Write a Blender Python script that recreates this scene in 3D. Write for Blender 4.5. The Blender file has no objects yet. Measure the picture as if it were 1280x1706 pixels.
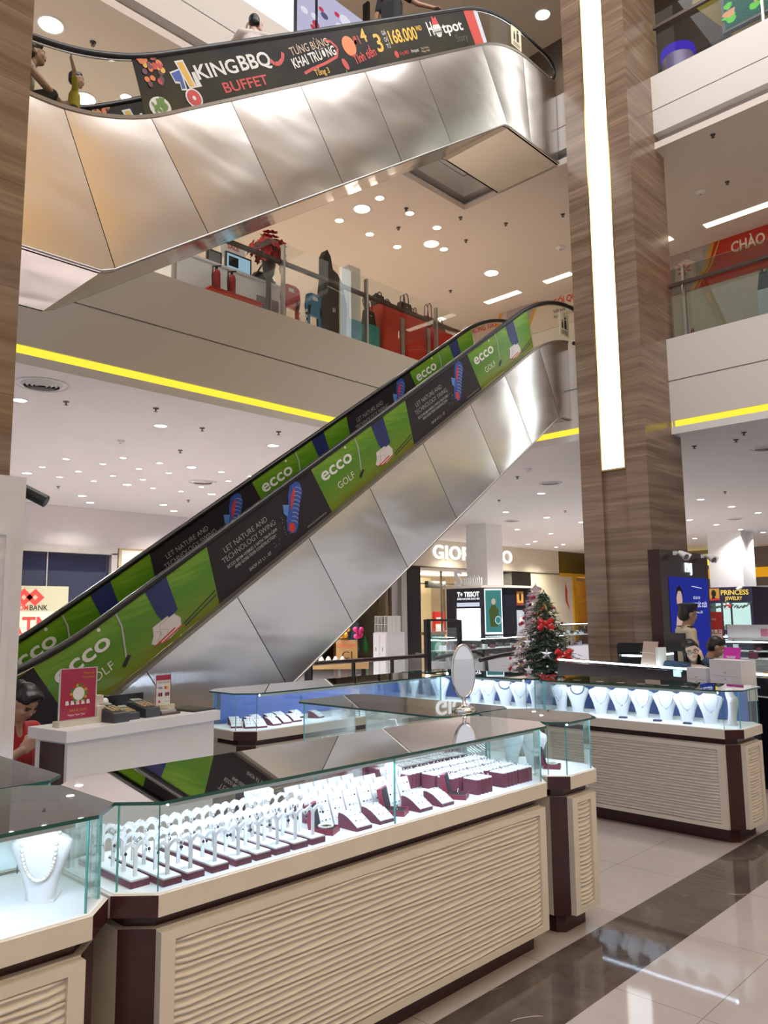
import bpy, bmesh, math, random
from mathutils import Vector, Matrix
random.seed(11)
SC = bpy.context.scene
COL = SC.collection
PI = math.pi
R = math.radians

# ---------------------------------------------------------------- camera
cd = bpy.data.cameras.new('camera')
cam = bpy.data.objects.new('camera', cd)
COL.objects.link(cam)
F_PX, PITCH, ROLL, YAW = 1304.07, .130566, -.0105486, .771744
cd.sensor_fit = 'HORIZONTAL'
cd.sensor_width = 36.0
cd.lens = 36.0 * F_PX / 1280
cd.clip_start = .05
cd.clip_end = 300
_cp, _sp, _cr, _sr = math.cos(PITCH), math.sin(PITCH), math.cos(ROLL), math.sin(ROLL)
_rt, _up, _fw = Vector((1, 0, 0)), Vector((0, -_sp, _cp)), Vector((0, _cp, _sp))
_r2, _u2 = _cr * _rt + _sr * _up, -_sr * _rt + _cr * _up
_a = Vector((math.sin(YAW), math.cos(YAW), 0))
_b = Vector((-math.cos(YAW), math.sin(YAW), 0))
def _w(v): return Vector((_a.dot(v), _b.dot(v), v.z))
_m = Matrix((_w(_r2), _w(_u2), -_w(_fw))).transposed().to_4x4()
_m.translation = Vector((0, 0, 1.65))
cam.matrix_world = _m
SC.camera = cam

# ---------------------------------------------------------------- world, light, exposure
SC.view_settings.view_transform = 'Standard'
SC.view_settings.look = 'None'
SC.view_settings.gamma = 1
SC.view_settings.use_curve_mapping = False
SC.view_settings.exposure = 0.0
SC.cycles.use_denoising = True
SC.cycles.transparent_max_bounces = 40
SC.cycles.max_bounces = 9
SC.cycles.sample_clamp_indirect = 6.0
wd = bpy.data.worlds.new('world')
SC.world = wd
wd.use_nodes = True
wd.node_tree.nodes['Background'].inputs[0].default_value = (.90, .90, .96, 1)
wd.node_tree.nodes['Background'].inputs[1].default_value = .70

def area(name, loc, size, power, color, rot=(0, 0, 0)):
    l = bpy.data.lights.new(name, 'AREA')
    l.shape = 'RECTANGLE'
    l.size, l.size_y = size
    l.energy = power
    l.color = color
    o = bpy.data.objects.new(name, l)
    o.location = loc
    o.rotation_euler = rot
    COL.objects.link(o)
    return o
# unseen fill light added under the roof, standing in for a skylight
area('atrium_fill_light', (6.8, 2.6, 14.8), (10, 7), 1020, (.97, .97, 1.0))

SPOT_LARGE, SPOT_SMALL = 800, 300
WARM, NEUTRAL = (1, .86, .68), (1, .96, .94)

# ---------------------------------------------------------------- materials
def new_mat(name):
    m = bpy.data.materials.new(name)
    m.use_nodes = True
    m.node_tree.nodes.clear()
    return m, m.node_tree.nodes, m.node_tree.links
class NT:
    def __init__(s, name):
        s.m, s.n, s.l = new_mat(name)
        s.out = s.n.new('ShaderNodeOutputMaterial')
    def node(s, t, ins=None, **kw):
        n = s.n.new('ShaderNode' + t)
        for k, v in kw.items(): setattr(n, k, v)
        for k, v in (ins or {}).items():
            if hasattr(v, 'is_output') or isinstance(v, bpy.types.NodeSocket): s.l.new(v, n.inputs[k])
            else: n.inputs[k].default_value = v
        return n
    def math(s, op, a, b=0.0, c=None):
        n = s.node('Math', {0: a, 1: b}, operation=op)
        if c is not None: n.inputs[2].default_value = c
        return n.outputs[0]
    def mix(s, f, a, b):
        n = s.node('Mix', data_type='RGBA')
        for i, v in ((0, f), (6, a), (7, b)):
            if isinstance(v, bpy.types.NodeSocket): s.l.new(v, n.inputs[i])
            else: n.inputs[i].default_value = v
        return n.outputs[2]
    def pos(s):
        g = s.node('NewGeometry')
        x = s.node('SeparateXYZ', {0: g.outputs['Position']})
        return g.outputs['Position'], x.outputs[0], x.outputs[1], x.outputs[2]
    def noise(s, scale, detail=3, vec=None, rough=.5, dist=0.0):
        n = s.node('TexNoise', {'Scale': scale, 'Detail': detail, 'Roughness': rough, 'Distortion': dist})
        if vec is not None: s.l.new(vec, n.inputs['Vector'])
        return n.outputs['Fac']
    def ramp(s, f, stops):
        n = s.node('ValToRGB', {0: f})
        e = n.color_ramp.elements
        while len(e) < len(stops): e.new(.5)
        for i, (p, c) in enumerate(stops):
            e[i].position = p
            e[i].color = (*c, 1)
        return n.outputs[0]
    def surf(s, sh): s.l.new(sh, s.out.inputs[0])
    def princ(s, **kw):
        return s.node('BsdfPrincipled', {k.replace('_', ' '): v for k, v in kw.items()})
def c4(c): return (c[0], c[1], c[2], 1)
def srgb(r, g, b):
    f = lambda v: (v / 255 / 12.92) if v <= 10 else ((v / 255 + .055) / 1.055) ** 2.4
    return (f(r), f(g), f(b))
MATS = {}
def mat(name, col, rough=.5, metal=0.0, var=.06, scale=9.0, spec=.5, coat=0.0, sheen=0.0):
    """plain painted / plastic / cloth surface with a faint procedural mottling"""
    if name in MATS: return MATS[name]
    t = NT(name)
    p = t.princ(Roughness=rough, Metallic=metal)
    p.inputs['Specular IOR Level'].default_value = spec
    p.inputs['Coat Weight'].default_value = coat
    p.inputs['Sheen Weight'].default_value = sheen
    co = t.node('TexCoord')
    f = t.noise(scale, 3, co.outputs['Object'])
    t.l.new(t.mix(f, c4([v * (1 - var) for v in col]), c4([min(1, v * (1 + var)) for v in col])), p.inputs['Base Color'])
    t.surf(p.outputs[0])
    MATS[name] = t.m
    return t.m
def emis(name, col, strength):
    if name in MATS: return MATS[name]
    t = NT(name)
    e = t.node('Emission', {0: c4(col), 1: strength})
    t.surf(e.outputs[0])
    MATS[name] = t.m
    return t.m
def glass_mat(name, tint, refl=1.0):
    t = NT(name)
    tr = t.node('BsdfTransparent', {0: c4(tint)})
    gl = t.node('BsdfGlossy', {0: (1, 1, 1, 1), 1: .015})
    fr = t.node('Fresnel', {0: 1.45})
    mx = t.node('MixShader', {0: t.math('MULTIPLY', fr.outputs[0], refl), 1: tr.outputs[0], 2: gl.outputs[0]})
    t.surf(mx.outputs[0])
    MATS[name] = t.m
    return t.m
GLASS = glass_mat('showcase_glass', (.95, .985, .98), .55)
TOPGLASS = glass_mat('counter_top_glass', (.86, .93, .91), 1.0)
RAILGLASS = glass_mat('railing_glass', (.965, .985, .975), .10)
REFLTINTGLASS = glass_mat('reflection_tinted_railing_glass', (.74, .80, .76), 1.3)  # grey tint stands in for a reflection on the right-hand railing

def marble_mat():
    t = NT('wood_vein_marble')
    P, x, y, z = t.pos()
    v = t.node('CombineXYZ', {0: t.math('MULTIPLY', x, .35), 1: t.math('MULTIPLY', y, .35), 2: t.math('MULTIPLY', z, 5.5)}).outputs[0]
    f1 = t.noise(1.0, 6, v, .62, .5)
    v2 = t.node('CombineXYZ', {0: t.math('MULTIPLY', x, .8), 1: t.math('MULTIPLY', y, .8), 2: t.math('MULTIPLY', z, 26)}).outputs[0]
    f2 = t.noise(1.0, 3, v2, .5, .3)
    f = t.math('ADD', t.math('MULTIPLY', f1, .7), t.math('MULTIPLY', f2, .3))
    c = t.ramp(f, [(.30, srgb(96, 77, 63)), (.46, srgb(128, 107, 90)), (.56, srgb(143, 122, 104)), (.72, srgb(170, 151, 133))])
    g = t.math('LESS_THAN', t.math('FRACT', t.math('DIVIDE', z, .82)), .008)
    c = t.mix(t.math('MULTIPLY', g, .55), c, (.06, .04, .03, 1))
    p = t.princ(Base_Color=c, Roughness=.16)
    t.surf(p.outputs[0])
    return t.m
MARBLE = marble_mat()

def floor_mat():
    t = NT('polished_floor_tile')
    P, x, y, z = t.pos()
    def line(v, off, per, w):
        return t.math('LESS_THAN', t.math('FRACT', t.math('DIVIDE', t.math('ADD', v, 40 * per - off), per)), w)
    gx = line(x, 4.96, .8, .006)
    gy = line(y, 2.70, .8, .006)
    gy2 = line(y, 1.48, .8, .006)
    near = t.math('LESS_THAN', y, 1.87)
    gyy = t.math('ADD', t.math('MULTIPLY', gy2, near), t.math('MULTIPLY', gy, t.math('SUBTRACT', 1.0, near)))
    grout = t.math('MAXIMUM', gx, gyy)
    n = t.noise(2.2, 5, P, .6)
    light = t.mix(n, c4(srgb(156, 148, 148)), c4(srgb(180, 171, 170)))
    light = t.mix(t.math('MULTIPLY', grout, .55), light, (.10, .08, .07, 1))
    n2 = t.noise(3.0, 6, P, .65, 1.2)
    vein = t.math('MULTIPLY', t.math('LESS_THAN', t.math('ABSOLUTE', t.math('SUBTRACT', t.noise(1.3, 4, P, .6, 1.5), .5)), .004), t.math('GREATER_THAN', t.noise(2.3, 2, P), .56))
    dark = t.ramp(n2, [(.3, srgb(70, 62, 58)), (.55, srgb(86, 76, 71)), (.75, srgb(102, 91, 85))])
    dark = t.mix(t.math('MULTIPLY', vein, .5), dark, c4(srgb(196, 184, 172)))
    band = t.math('MULTIPLY', t.math('GREATER_THAN', y, 1.87), t.math('LESS_THAN', y, 2.262))
    c = t.mix(band, light, dark)
    p = t.princ(Base_Color=c, Roughness=.045)
    p.inputs['Specular IOR Level'].default_value = .6
    t.surf(p.outputs[0])
    return t.m
FLOOR = floor_mat()

def steel_mat(name, col, rough=.24, wav=.10):
    """brushed stainless sheet, gently buckled inside each panel"""
    t = NT(name)
    P, x, y, z = t.pos()
    v = t.node('CombineXYZ', {0: t.math('MULTIPLY', x, .55), 1: y, 2: t.math('MULTIPLY', z, 1.3)}).outputs[0]
    n = t.noise(1.3, 1.5, v, .4, .4)
    br = t.node('CombineXYZ', {0: t.math('MULTIPLY', x, 2.0), 1: y, 2: t.math('MULTIPLY', z, 130)}).outputs[0]
    n2 = t.noise(1.0, 2, br)
    b = t.node('Bump', {'Strength': 1.0, 'Distance': wav, 'Height': n})
    b2 = b
    c = t.mix(n2, c4([q * .93 for q in col]), c4(col))
    p = t.princ(Base_Color=c, Metallic=1.0, Roughness=rough)
    t.l.new(b2.outputs[0], p.inputs['Normal'])
    t.surf(p.outputs[0])
    return t.m
STEEL = steel_mat('stainless_cladding', (.80, .77, .73), .27, .018)
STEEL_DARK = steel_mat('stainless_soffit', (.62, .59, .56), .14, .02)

CREAM = mat('cream_lacquer', (.66, .60, .53), .42)
WHITE = mat('white_laminate', (.80, .79, .80), .35, var=.02)
MAROON = mat('dark_maroon_gloss', (.045, .010, .012), .22, var=.2)
BOXRED = mat('maroon_leatherette', (.15, .025, .05), .45)
DISPLAY = mat('white_display_velvet', (.84, .84, .87), .7, var=.02)
EDGE = mat('green_glass_edge', (.12, .45, .42), .15)
EDGE_D = mat('dark_glass_edge', (.02, .09, .075), .12)
LED = emis('cool_led', (.64, .76, 1.0), 50)
FASCIA = mat('fascia_paint', (.70, .655, .61), .6, var=.02, scale=2)
CEIL = mat('ceiling_paint', (.80, .78, .77), .8, var=.015, scale=2)
BLACK = mat('black_rubber', (.012, .012, .013), .35)
BLACKM = mat('black_metal', (.02, .02, .022), .3, .6)
CHROME = mat('chrome', (.8, .8, .8), .12, 1.0)
GOLD = mat('gold_trim', (.75, .55, .22), .2, 1.0)
PEARL = mat('pearl', (.86, .80, .70), .2, coat=.6)
SILVER = mat('silver_jewel', (.75, .76, .78), .12, 1.0)
DARKSTONE = mat('dark_stone', (.02, .02, .04), .15)
INK = mat('black_print', (.012, .011, .013), .3)
PWHITE = mat('white_print', (.82, .82, .80), .4, var=.02)
PRED = mat('red_print', (.62, .04, .03), .4)
PYEL = mat('yellow_print', (.85, .50, .03), .4)
LAMP_W = emis('warm_lamp', (1, .90, .74), 14)
LAMP_N = emis('neutral_lamp', (1, .96, .90), 14)

# ---------------------------------------------------------------- mesh helpers
WL = {}
class MB:
    def __init__(s): s.v, s.f, s.mi, s.sm = [], [], [], []
    def add(s, vs, fs, mi=0, smooth=False):
        o = len(s.v)
        s.v += [tuple(v) for v in vs]
        s.f += [tuple(i + o for i in f) for f in fs]
        s.mi += [mi] * len(fs)
        s.sm += [smooth] * len(fs)
        return s
    def box(s, x0, y0, z0, x1, y1, z1, mi=0):
        v = [(x, y, z) for z in (z0, z1) for y in (y0, y1) for x in (x0, x1)]
        return s.add(v, [(0, 2, 3, 1), (4, 5, 7, 6), (0, 1, 5, 4), (1, 3, 7, 5), (3, 2, 6, 7), (2, 0, 4, 6)], mi)
    def obox(s, c, ax, ay, az, mi=0):
        """box with centre c and half-axis vectors"""
        c, ax, ay, az = map(Vector, (c, ax, ay, az))
        v = [c + i * ax + j * ay + k * az for k in (-1, 1) for j in (-1, 1) for i in (-1, 1)]
        return s.add(v, [(0, 2, 3, 1), (4, 5, 7, 6), (0, 1, 5, 4), (1, 3, 7, 5), (3, 2, 6, 7), (2, 0, 4, 6)], mi)
    def prism(s, poly, z0, z1, mi=0, side=None, top=None):
        n = len(poly)
        v = [(x, y, z0) for x, y in poly] + [(x, y, z1) for x, y in poly]
        s.add(v, [tuple(range(n))[::-1], tuple(range(n, 2 * n))], mi if top is None else top)
        for i in range(n):
            j = (i + 1) % n
            s.add([v[i], v[j], v[j + n], v[i + n]], [(0, 1, 2, 3)], mi if side is None else side[i])
        return s
    def ext(s, pts, vec, mi=0, smooth=False):
        """extrude a planar 3-D outline along vec"""
        n = len(pts)
        vec = Vector(vec)
        v = [Vector(p) for p in pts] + [Vector(p) + vec for p in pts]
        s.add(v, [tuple(range(n))[::-1], tuple(range(n, 2 * n))], mi)
        s.add(v, [(i, (i + 1) % n, (i + 1) % n + n, i + n) for i in range(n)], mi, smooth)
        return s
    def quad(s, a, b, c, d, mi=0): return s.add([a, b, c, d], [(0, 1, 2, 3)], mi)
    def poly(s, pts, mi=0): return s.add(pts, [tuple(range(len(pts)))], mi)
    def tube(s, pts, r, n=8, mi=0, closed=False, cap=True):
        pts = [Vector(p) for p in pts]
        k = len(pts)
        rs = r if isinstance(r, (list, tuple)) else [r] * k
        up = None
        vs, fs = [], []
        for i, p in enumerate(pts):
            if closed: d = pts[(i + 1) % k] - pts[i - 1]
            else: d = pts[min(i + 1, k - 1)] - pts[max(i - 1, 0)]
            if d.length < 1e-9: d = Vector((0, 0, 1))
            d.normalize()
            if up is None:
                up = Vector((0, 0, 1)) if abs(d.z) < .9 else Vector((1, 0, 0))
            u = (up - d * up.dot(d))
            if u.length < 1e-6: u = d.orthogonal()
            u.normalize()
            up = u
            w = d.cross(u)
            for j in range(n):
                t = 2 * PI * j / n
                vs.append(p + (u * math.cos(t) + w * math.sin(t)) * rs[i])
        for i in range(k if closed else k - 1):
            for j in range(n):
                a, b = i * n + j, i * n + (j + 1) % n
                c, d = ((i + 1) % k) * n + (j + 1) % n, ((i + 1) % k) * n + j
                fs.append((a, b, c, d))
        s.add(vs, fs, mi, True)
        if cap and not closed:
            s.add(vs[:n], [tuple(range(n))[::-1]], mi)
            s.add(vs[-n:], [tuple(range(n))], mi)
        return s
    def cyl(s, a, b, r, n=12, mi=0, r2=None):
        return s.tube([a, b], [r, r if r2 is None else r2], n, mi)
    def lathe(s, prof, c=(0, 0, 0), n=20, mi=0, sx=1, sy=1, smooth=True):
        vs, fs = [], []
        for r, z in prof:
            for j in range(n):
                t = 2 * PI * j / n
                vs.append((c[0] + r * sx * math.cos(t), c[1] + r * sy * math.sin(t), c[2] + z))
        for i in range(len(prof) - 1):
            for j in range(n):
                fs.append((i * n + j, i * n + (j + 1) % n, (i + 1) * n + (j + 1) % n, (i + 1) * n + j))
        s.add(vs, fs, mi, smooth)
        s.add(vs[:n], [tuple(range(n))[::-1]], mi)
        s.add(vs[-n:], [tuple(range(n))], mi)
        return s
    def ball(s, c, r, n=10, mi=0, m=None):
        r = r if isinstance(r, (list, tuple)) else (r, r, r)
        m = m or max(4, n // 2 + 1)
        vs, fs = [(c[0], c[1], c[2] - r[2])], []
        for i in range(1, m):
            t = PI * i / m
            for j in range(n):
                q = 2 * PI * j / n
                vs.append((c[0] + r[0] * math.sin(t) * math.cos(q), c[1] + r[1] * math.sin(t) * math.sin(q), c[2] - r[2] * math.cos(t)))
        vs.append((c[0], c[1], c[2] + r[2]))
        for j in range(n):
            fs.append((0, 1 + (j + 1) % n, 1 + j))
            for i in range(m - 2):
                a = 1 + i * n
                fs.append((a + j, a + (j + 1) % n, a + n + (j + 1) % n, a + n + j))
            a = 1 + (m - 2) * n
            fs.append((a + j, a + (j + 1) % n, len(vs) - 1))
        return s.add(vs, fs, mi, True)
    def disc(s, c, r, n=24, mi=0, ux=(1, 0, 0), uy=(0, 1, 0), sx=1, sy=1):
        c, ux, uy = Vector(c), Vector(ux), Vector(uy)
        return s.poly([c + ux * (r * sx * math.cos(2 * PI * j / n)) + uy * (r * sy * math.sin(2 * PI * j / n)) for j in range(n)], mi)
    def text(s, body, o, ux, uy, h, mi=0, w=None, bold=.0, align='L', thick=0.0, space=1.0):
        """lettering with cap height h at o, baseline along ux; w squeezes it to a width"""
        cu = bpy.data.curves.new('t', 'FONT')
        cu.body = body
        cu.offset = bold
        cu.space_character = space
        cu.resolution_u = 3
        if thick: cu.extrude = thick / h * .7
        ob = bpy.data.objects.new('t', cu)
        COL.objects.link(ob)
        bpy.context.view_layer.update()
        me = bpy.data.meshes.new_from_object(ob.evaluated_get(bpy.context.evaluated_depsgraph_get()))
        vs = [Vector(v.co) for v in me.vertices]
        fs = [tuple(p.vertices) for p in me.polygons]
        bpy.data.objects.remove(ob)
        bpy.data.curves.remove(cu)
        bpy.data.meshes.remove(me)
        if not vs: return s
        x0, x1 = min(v.x for v in vs), max(v.x for v in vs)
        k = h / .72
        kx = k if w is None else w / max(1e-6, x1 - x0)
        W = (x1 - x0) * kx
        off = {'L': 0, 'C': -W / 2, 'R': -W}[align]
        o, ux, uy = Vector(o), Vector(ux).normalized(), Vector(uy).normalized()
        n = ux.cross(uy)
        return s.add([o + ux * ((v.x - x0) * kx + off) + uy * (v.y * k) + n * (v.z * k) for v in vs], fs, mi)
    def build(s, name, mats, parent=None, loc=None):
        me = bpy.data.meshes.new(name)
        me.from_pydata(s.v, [], s.f)
        mats = mats if isinstance(mats, (list, tuple)) else [mats]
        for m in mats: me.materials.append(m)
        me.polygons.foreach_set('material_index', s.mi)
        me.polygons.foreach_set('use_smooth', s.sm)
        bm = bmesh.new()
        bm.from_mesh(me)
        bmesh.ops.recalc_face_normals(bm, faces=bm.faces)
        bm.to_mesh(me)
        bm.free()
        me.update()
        o = bpy.data.objects.new(name, me)
        COL.objects.link(o)
        place(o, parent, loc)
        return o
def place(o, parent=None, loc=None):
    """meshes are written in world coordinates; loc moves a thing's origin to its base"""
    if parent is not None:
        o.parent = parent
        o.location = -WL[parent.name]
        WL[o.name] = Vector((0, 0, 0))
    elif loc is not None:
        loc = Vector(loc)
        o.data.transform(Matrix.Translation(-loc))
        o.location = loc
        WL[o.name] = loc
    else: WL[o.name] = Vector((0, 0, 0))
def tag(o, label=None, cat=None, group=None, kind=None):
    if label: o['label'] = label
    if cat: o['category'] = cat
    if group: o['group'] = group
    if kind: o['kind'] = kind
    return o
def thing(name, label, cat, loc, group=None):
    o = bpy.data.objects.new(name, None)
    o.empty_display_size = .1
    COL.objects.link(o)
    o.location = loc
    WL[o.name] = Vector(loc)
    return tag(o, label, cat, group)
def struct(mb, name, mats):
    return tag(mb.build(name, mats), kind='structure')
def kids(o): return [c for c in bpy.data.objects if c.parent == o]
_kc = {}
def copy_tree(o, parent=None, key=None):
    c = o.copy()
    COL.objects.link(c)
    if parent is not None: c.parent = parent
    if o.name not in _kc: _kc[o.name] = kids(o)
    for ch in _kc[o.name]: copy_tree(ch, c)
    return c
def dup(o, loc, rz=0.0, label=None, scale=1.0):
    c = copy_tree(o)
    c.location = loc
    c.rotation_euler = (0, 0, rz)
    c.scale = (scale,) * 3
    if label: c['label'] = label
    return c
ORD = ('first second third fourth fifth sixth seventh eighth ninth tenth eleventh twelfth thirteenth fourteenth fifteenth sixteenth '
       'seventeenth eighteenth nineteenth twentieth').split()
def voxel(mb, size, smooth=4):
    """melt the shapes of mb into one continuous skin"""
    me = bpy.data.meshes.new('v')
    me.from_pydata(mb.v, [], mb.f)
    ob = bpy.data.objects.new('v', me)
    COL.objects.link(ob)
    md = ob.modifiers.new('r', 'REMESH')
    md.mode = 'VOXEL'
    md.voxel_size = size
    sm = ob.modifiers.new('s', 'SMOOTH')
    sm.factor = .5
    sm.iterations = smooth
    bpy.context.view_layer.update()
    m2 = bpy.data.meshes.new_from_object(ob.evaluated_get(bpy.context.evaluated_depsgraph_get()))
    out = MB()
    out.add([tuple(v.co) for v in m2.vertices], [tuple(p.vertices) for p in m2.polygons], 0, True)
    bpy.data.objects.remove(ob)
    bpy.data.meshes.remove(m2)
    return out
# ================================================================ the setting
EX, EY, XC, XR, YL = 11.85, 6.62, 12.6, 12.6, 9.17      # slab edges round the atrium
b = MB(); b.box(-7, -18, -.1, 42, 26, 0)
struct(b, 'floor', FLOOR)
def slab_poly(i):
    return [(-7, YL + i), (EX + i, YL + i), (EX + i, EY), (XR + i, EY), (XR + i, -8), (42, -8), (42, 26), (-7, 26)]
YCOVE = emis('yellow_cove_glow', (1.0, .80, .06), 1.15)
GREYSLOT = mat('grey_slot', (.42, .40, .40), .7)
for lv, (z0, z1, z2, zs, z3) in enumerate(((4.6, 4.72, 4.83, 5.505, 6.255), (9.74, 9.86, 10.03, 10.46, 11.12))):
    b = MB(); b.prism(slab_poly(0), z0, z1)
    struct(b, 'ceiling' if lv == 0 else 'ceiling_upper', CEIL if lv == 0 else mat('upper_ceiling_paint', (.74, .66, .60), .8, var=.015, scale=2))
    b = MB()
    b.prism(slab_poly(0), z2, zs)
    b.prism(slab_poly(.03), zs, zs + .022, 1)
    b.prism(slab_poly(0), zs + .022, z3)
    struct(b, 'floor_slab' if lv == 0 else 'floor_slab_upper', [FASCIA, GREYSLOT])
    b = MB(); b.prism(slab_poly(.03 if lv == 0 else .16), z1, z2)
    struct(b, 'trim_1' if lv == 0 else 'trim_2', YCOVE if lv == 0 else GREYSLOT)
b = MB(); b.box(-7, -18, 15.2, 42, 26, 15.35)
struct(b, 'ceiling_roof', mat('warm_ceiling', (.70, .60, .50), .8))
# end return of the yellow cove beside the column
b = MB(); b.box(XR, 5.44, 4.72, XR + .17, 5.475, 4.83)
struct(b, 'trim_3', FASCIA)

WALL = mat('lilac_wall', (.66, .62, .63), .7, var=.03, scale=1.5)
b = MB()
b.box(-7, 20.4, 3.56, 22.0, 20.7, 4.6)
b.box(-7, 20.4, 0, 7.2, 20.7, 3.56)
b.box(10.16, 20.4, 0, 16.6, 20.7, 3.56)
b.box(21.3, 20.4, 0, 22.0, 20.7, 3.56)
b.box(16.6, 20.4, 2.9, 21.3, 20.7, 3.56)
struct(b, 'wall_back', WALL)
b = MB(); b.box(-7, 25.6, 0, 42, 25.8, 4.6)
struct(b, 'wall_shop', mat('shop_back_wall', (.72, .66, .56), .7))
b = MB(); b.box(41.6, -8, 0, 41.8, 26, 15.2)
struct(b, 'wall_right', mat('far_wall_tan', (.55, .45, .30), .6))
b = MB(); b.box(16.9, -8, 6.255, 17.1, 26, 9.74); b.box(-7, 17.5, 6.255, 16.9, 17.7, 9.74)
struct(b, 'wall_upper', mat('upper_wall', (.66, .62, .58), .7))
b = MB(); b.box(15.2, -8, 11.12, 15.4, 26, 15.2)
struct(b, 'wall_top', mat('dark_brown_wall', (.10, .075, .06), .5))
b = MB(); b.box(-7, 13.4, 11.12, 15.2, 13.6, 15.2)
struct(b, 'wall_top_back', mat('tan_wall', (.62, .48, .32), .6))

# marble column with a tall light panel let into its face
b = MB()
CX0, CX1, CY0, CY1 = 11.63, 12.95, 5.5, 6.68
b.box(CX0 + .06, CY0, 0, CX1, CY1, 15.2)
b.box(CX0, CY0, 0, CX0 + .06, 5.86, 15.2)
b.box(CX0, 6.30, 0, CX0 + .06, CY1, 15.2)
col = struct(b, 'column', MARBLE)
tag(col, 'tall square column clad in brown veined marble with a long light panel', 'column')
b = MB(); b.box(CX0 + .012, 5.885, 3.975, CX0 + .05, 6.275, 15.2)
b.build('light_panel', emis('column_light_panel', (.90, .96, 1.0), 3.2), col)
b = MB()
for y0, y1 in ((5.862, 5.882), (6.278, 6.298)): b.box(CX0 - .012, y0, 3.97, CX0 + .06, y1, 15.2)
b.box(CX0 - .015, 5.862, 3.95, CX0 + .06, 6.298, 3.975)
b.build('panel_trim', GOLD, col)
b = MB(); b.box(1.05, 5.86, 0, 2.12, 6.9, 15.2)
c2 = struct(b, 'column_marble', MARBLE)
tag(c2, 'brown veined marble column above the white ribbed cabinet', 'column')

# the opposite side of the atrium, behind the camera: unseen slabs, coves and walls added for golden reflections
YO = -8.2
b = MB(); b.box(-7, -18, 4.6, 12.6, YO, 4.72); b.box(-7, -18, 4.83, 12.6, YO, 6.255); b.box(-7, -18, 9.74, 12.6, YO, 9.86); b.box(-7, -18, 10.03, 12.6, YO, 11.12)
struct(b, 'floor_slab_opposite', FASCIA)
b = MB(); b.box(-7, -17, 4.72, 12.6, YO - .16, 4.83); struct(b, 'trim_4', YCOVE)
b = MB(); b.box(-7, -13, 6.255, 12.6, -12.8, 9.74); b.box(-7, -13, 11.12, 12.6, -12.8, 15.2); struct(b, 'wall_opposite_upper', mat('ochre_bounce_wall', (.84, .60, .20), .7))  # unseen wall, ochre chosen to reflect gold onto the upper escalator
b = MB(); b.box(-7, -15, 0, 12.6, -14.8, 4.6); struct(b, 'wall_opposite', mat('pale_opposite_wall', (.66, .64, .66), .7))
for x in (-4, 0, 4, 8):  # bare fill spots added for golden bounce and a brighter upper hall
    for y, z, e, c in ((-11, 9.7, 1700, (1, .80, .45)), (-11, 15.1, 1700, (1, .80, .45)), (-11.5, 4.55, 260, NEUTRAL), (13.5, 9.7, 220, WARM), (15.5, 9.7, 220, WARM)):
        l = bpy.data.lights.new('hall_fill_spot', 'SPOT')
        l.energy = e; l.color = c; l.spot_size = R(108 if y < 0 else 140); l.spot_blend = .8; l.shadow_soft_size = .12
        o = bpy.data.objects.new('hall_fill_spot', l); COL.objects.link(o); o.location = (x if y < 0 else x + 5, y, z)
# white square pillars in the ground-floor hall
b = MB(); b.box(20.62, 15.4, 2.52, 21.5, 16.25, 4.6)
tag(struct(b, 'pillar', mat('pillar_paint', (.84, .83, .82), .6)), 'square white pillar rising behind the watch kiosk', 'pillar')
b = MB(); b.box(29.75, 10.62, 2.52, 31.0, 11.85, 4.6)
tag(struct(b, 'pillar', MATS['pillar_paint']), 'square white pillar above the jewelry kiosk with yellow lettering', 'pillar')

# ---------------------------------------------------------------- ceiling fittings
def downlight(kind, r, lampm, power, color):
    t = thing('downlight', 'x', 'downlight', (0, 0, 0))
    b = MB(); b.lathe([(r * 1.22, 0), (r * 1.2, -.008), (r * 1.02, -.012), (r, -.004), (r * .98, 0)], n=20)
    b.build('trim_ring', WHITE, t)
    b = MB(); b.lathe([(.001, -.0035), (r * .98, -.0035)], n=20)
    b.build('lamp_lens', lampm, t)
    l = bpy.data.lights.new('downlight_beam', 'SPOT')
    l.energy = power; l.color = color; l.spot_size = R(130); l.spot_blend = .8; l.shadow_soft_size = r
    o = bpy.data.objects.new('downlight_beam', l); COL.objects.link(o); o.parent = t; o.location = (0, 0, -.03)
    return t
def place_lights(proto, pts, z, label, group):
    """pts: rows of (x, y); every lamp is named by its row and its turn in it"""
    for n, (x, y, lab) in enumerate(pts):
        if not proto.get('used'):
            proto['used'] = 1
            o = proto
            o.location = (x, y, z)
        else: o = dup(proto, (x, y, z))
        o['label'] = label % lab
        o['group'] = group
p1l = downlight('L', .095, LAMP_N, SPOT_LARGE, NEUTRAL)
place_lights(p1l, [(3.97, 10.76, 'beside the large round air vent'), (6.1, 10.76, 'next but one from the large round air vent'), (8.25, 10.71, 'close above the far escalator handrail'),
    (6.2, 16.2, 'just above the black camera'), (8.3, 13.4, 'at the near right of the small spots'), (8.37, 16.15, 'among the small spots, in their last row'), (8.38, 18.4, 'near the back wall, left one of two'),
    (10.63, 18.5, 'near the back wall, right one of two'), (10.54, 16.08, 'next to the slotted round vent')], 4.6, 'large ground-floor ceiling downlight %s', 'large ground-floor downlights')
p1s = downlight('S', .062, LAMP_N, SPOT_SMALL, NEUTRAL)
S1 = []
for i, x in enumerate((6.15, 6.87, 7.62, 8.3, 9.03, 9.76)):
    for j, y in enumerate((13.44, 14.25, 15.32, 16.2)):
        if (i, j) in ((0, 0), (0, 3), (3, 0), (3, 3), (4, 1), (4, 2)): continue
        S1.append((x, y, '%s row from the atrium, %s column from the left' % (ORD[j], ORD[i])))
place_lights(p1s, S1, 4.6, 'small ceiling spot of the cluster, %s', 'cluster of small ceiling spots')
pw = downlight('W', .10, LAMP_N, 650, (1, .93, .82))
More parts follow.
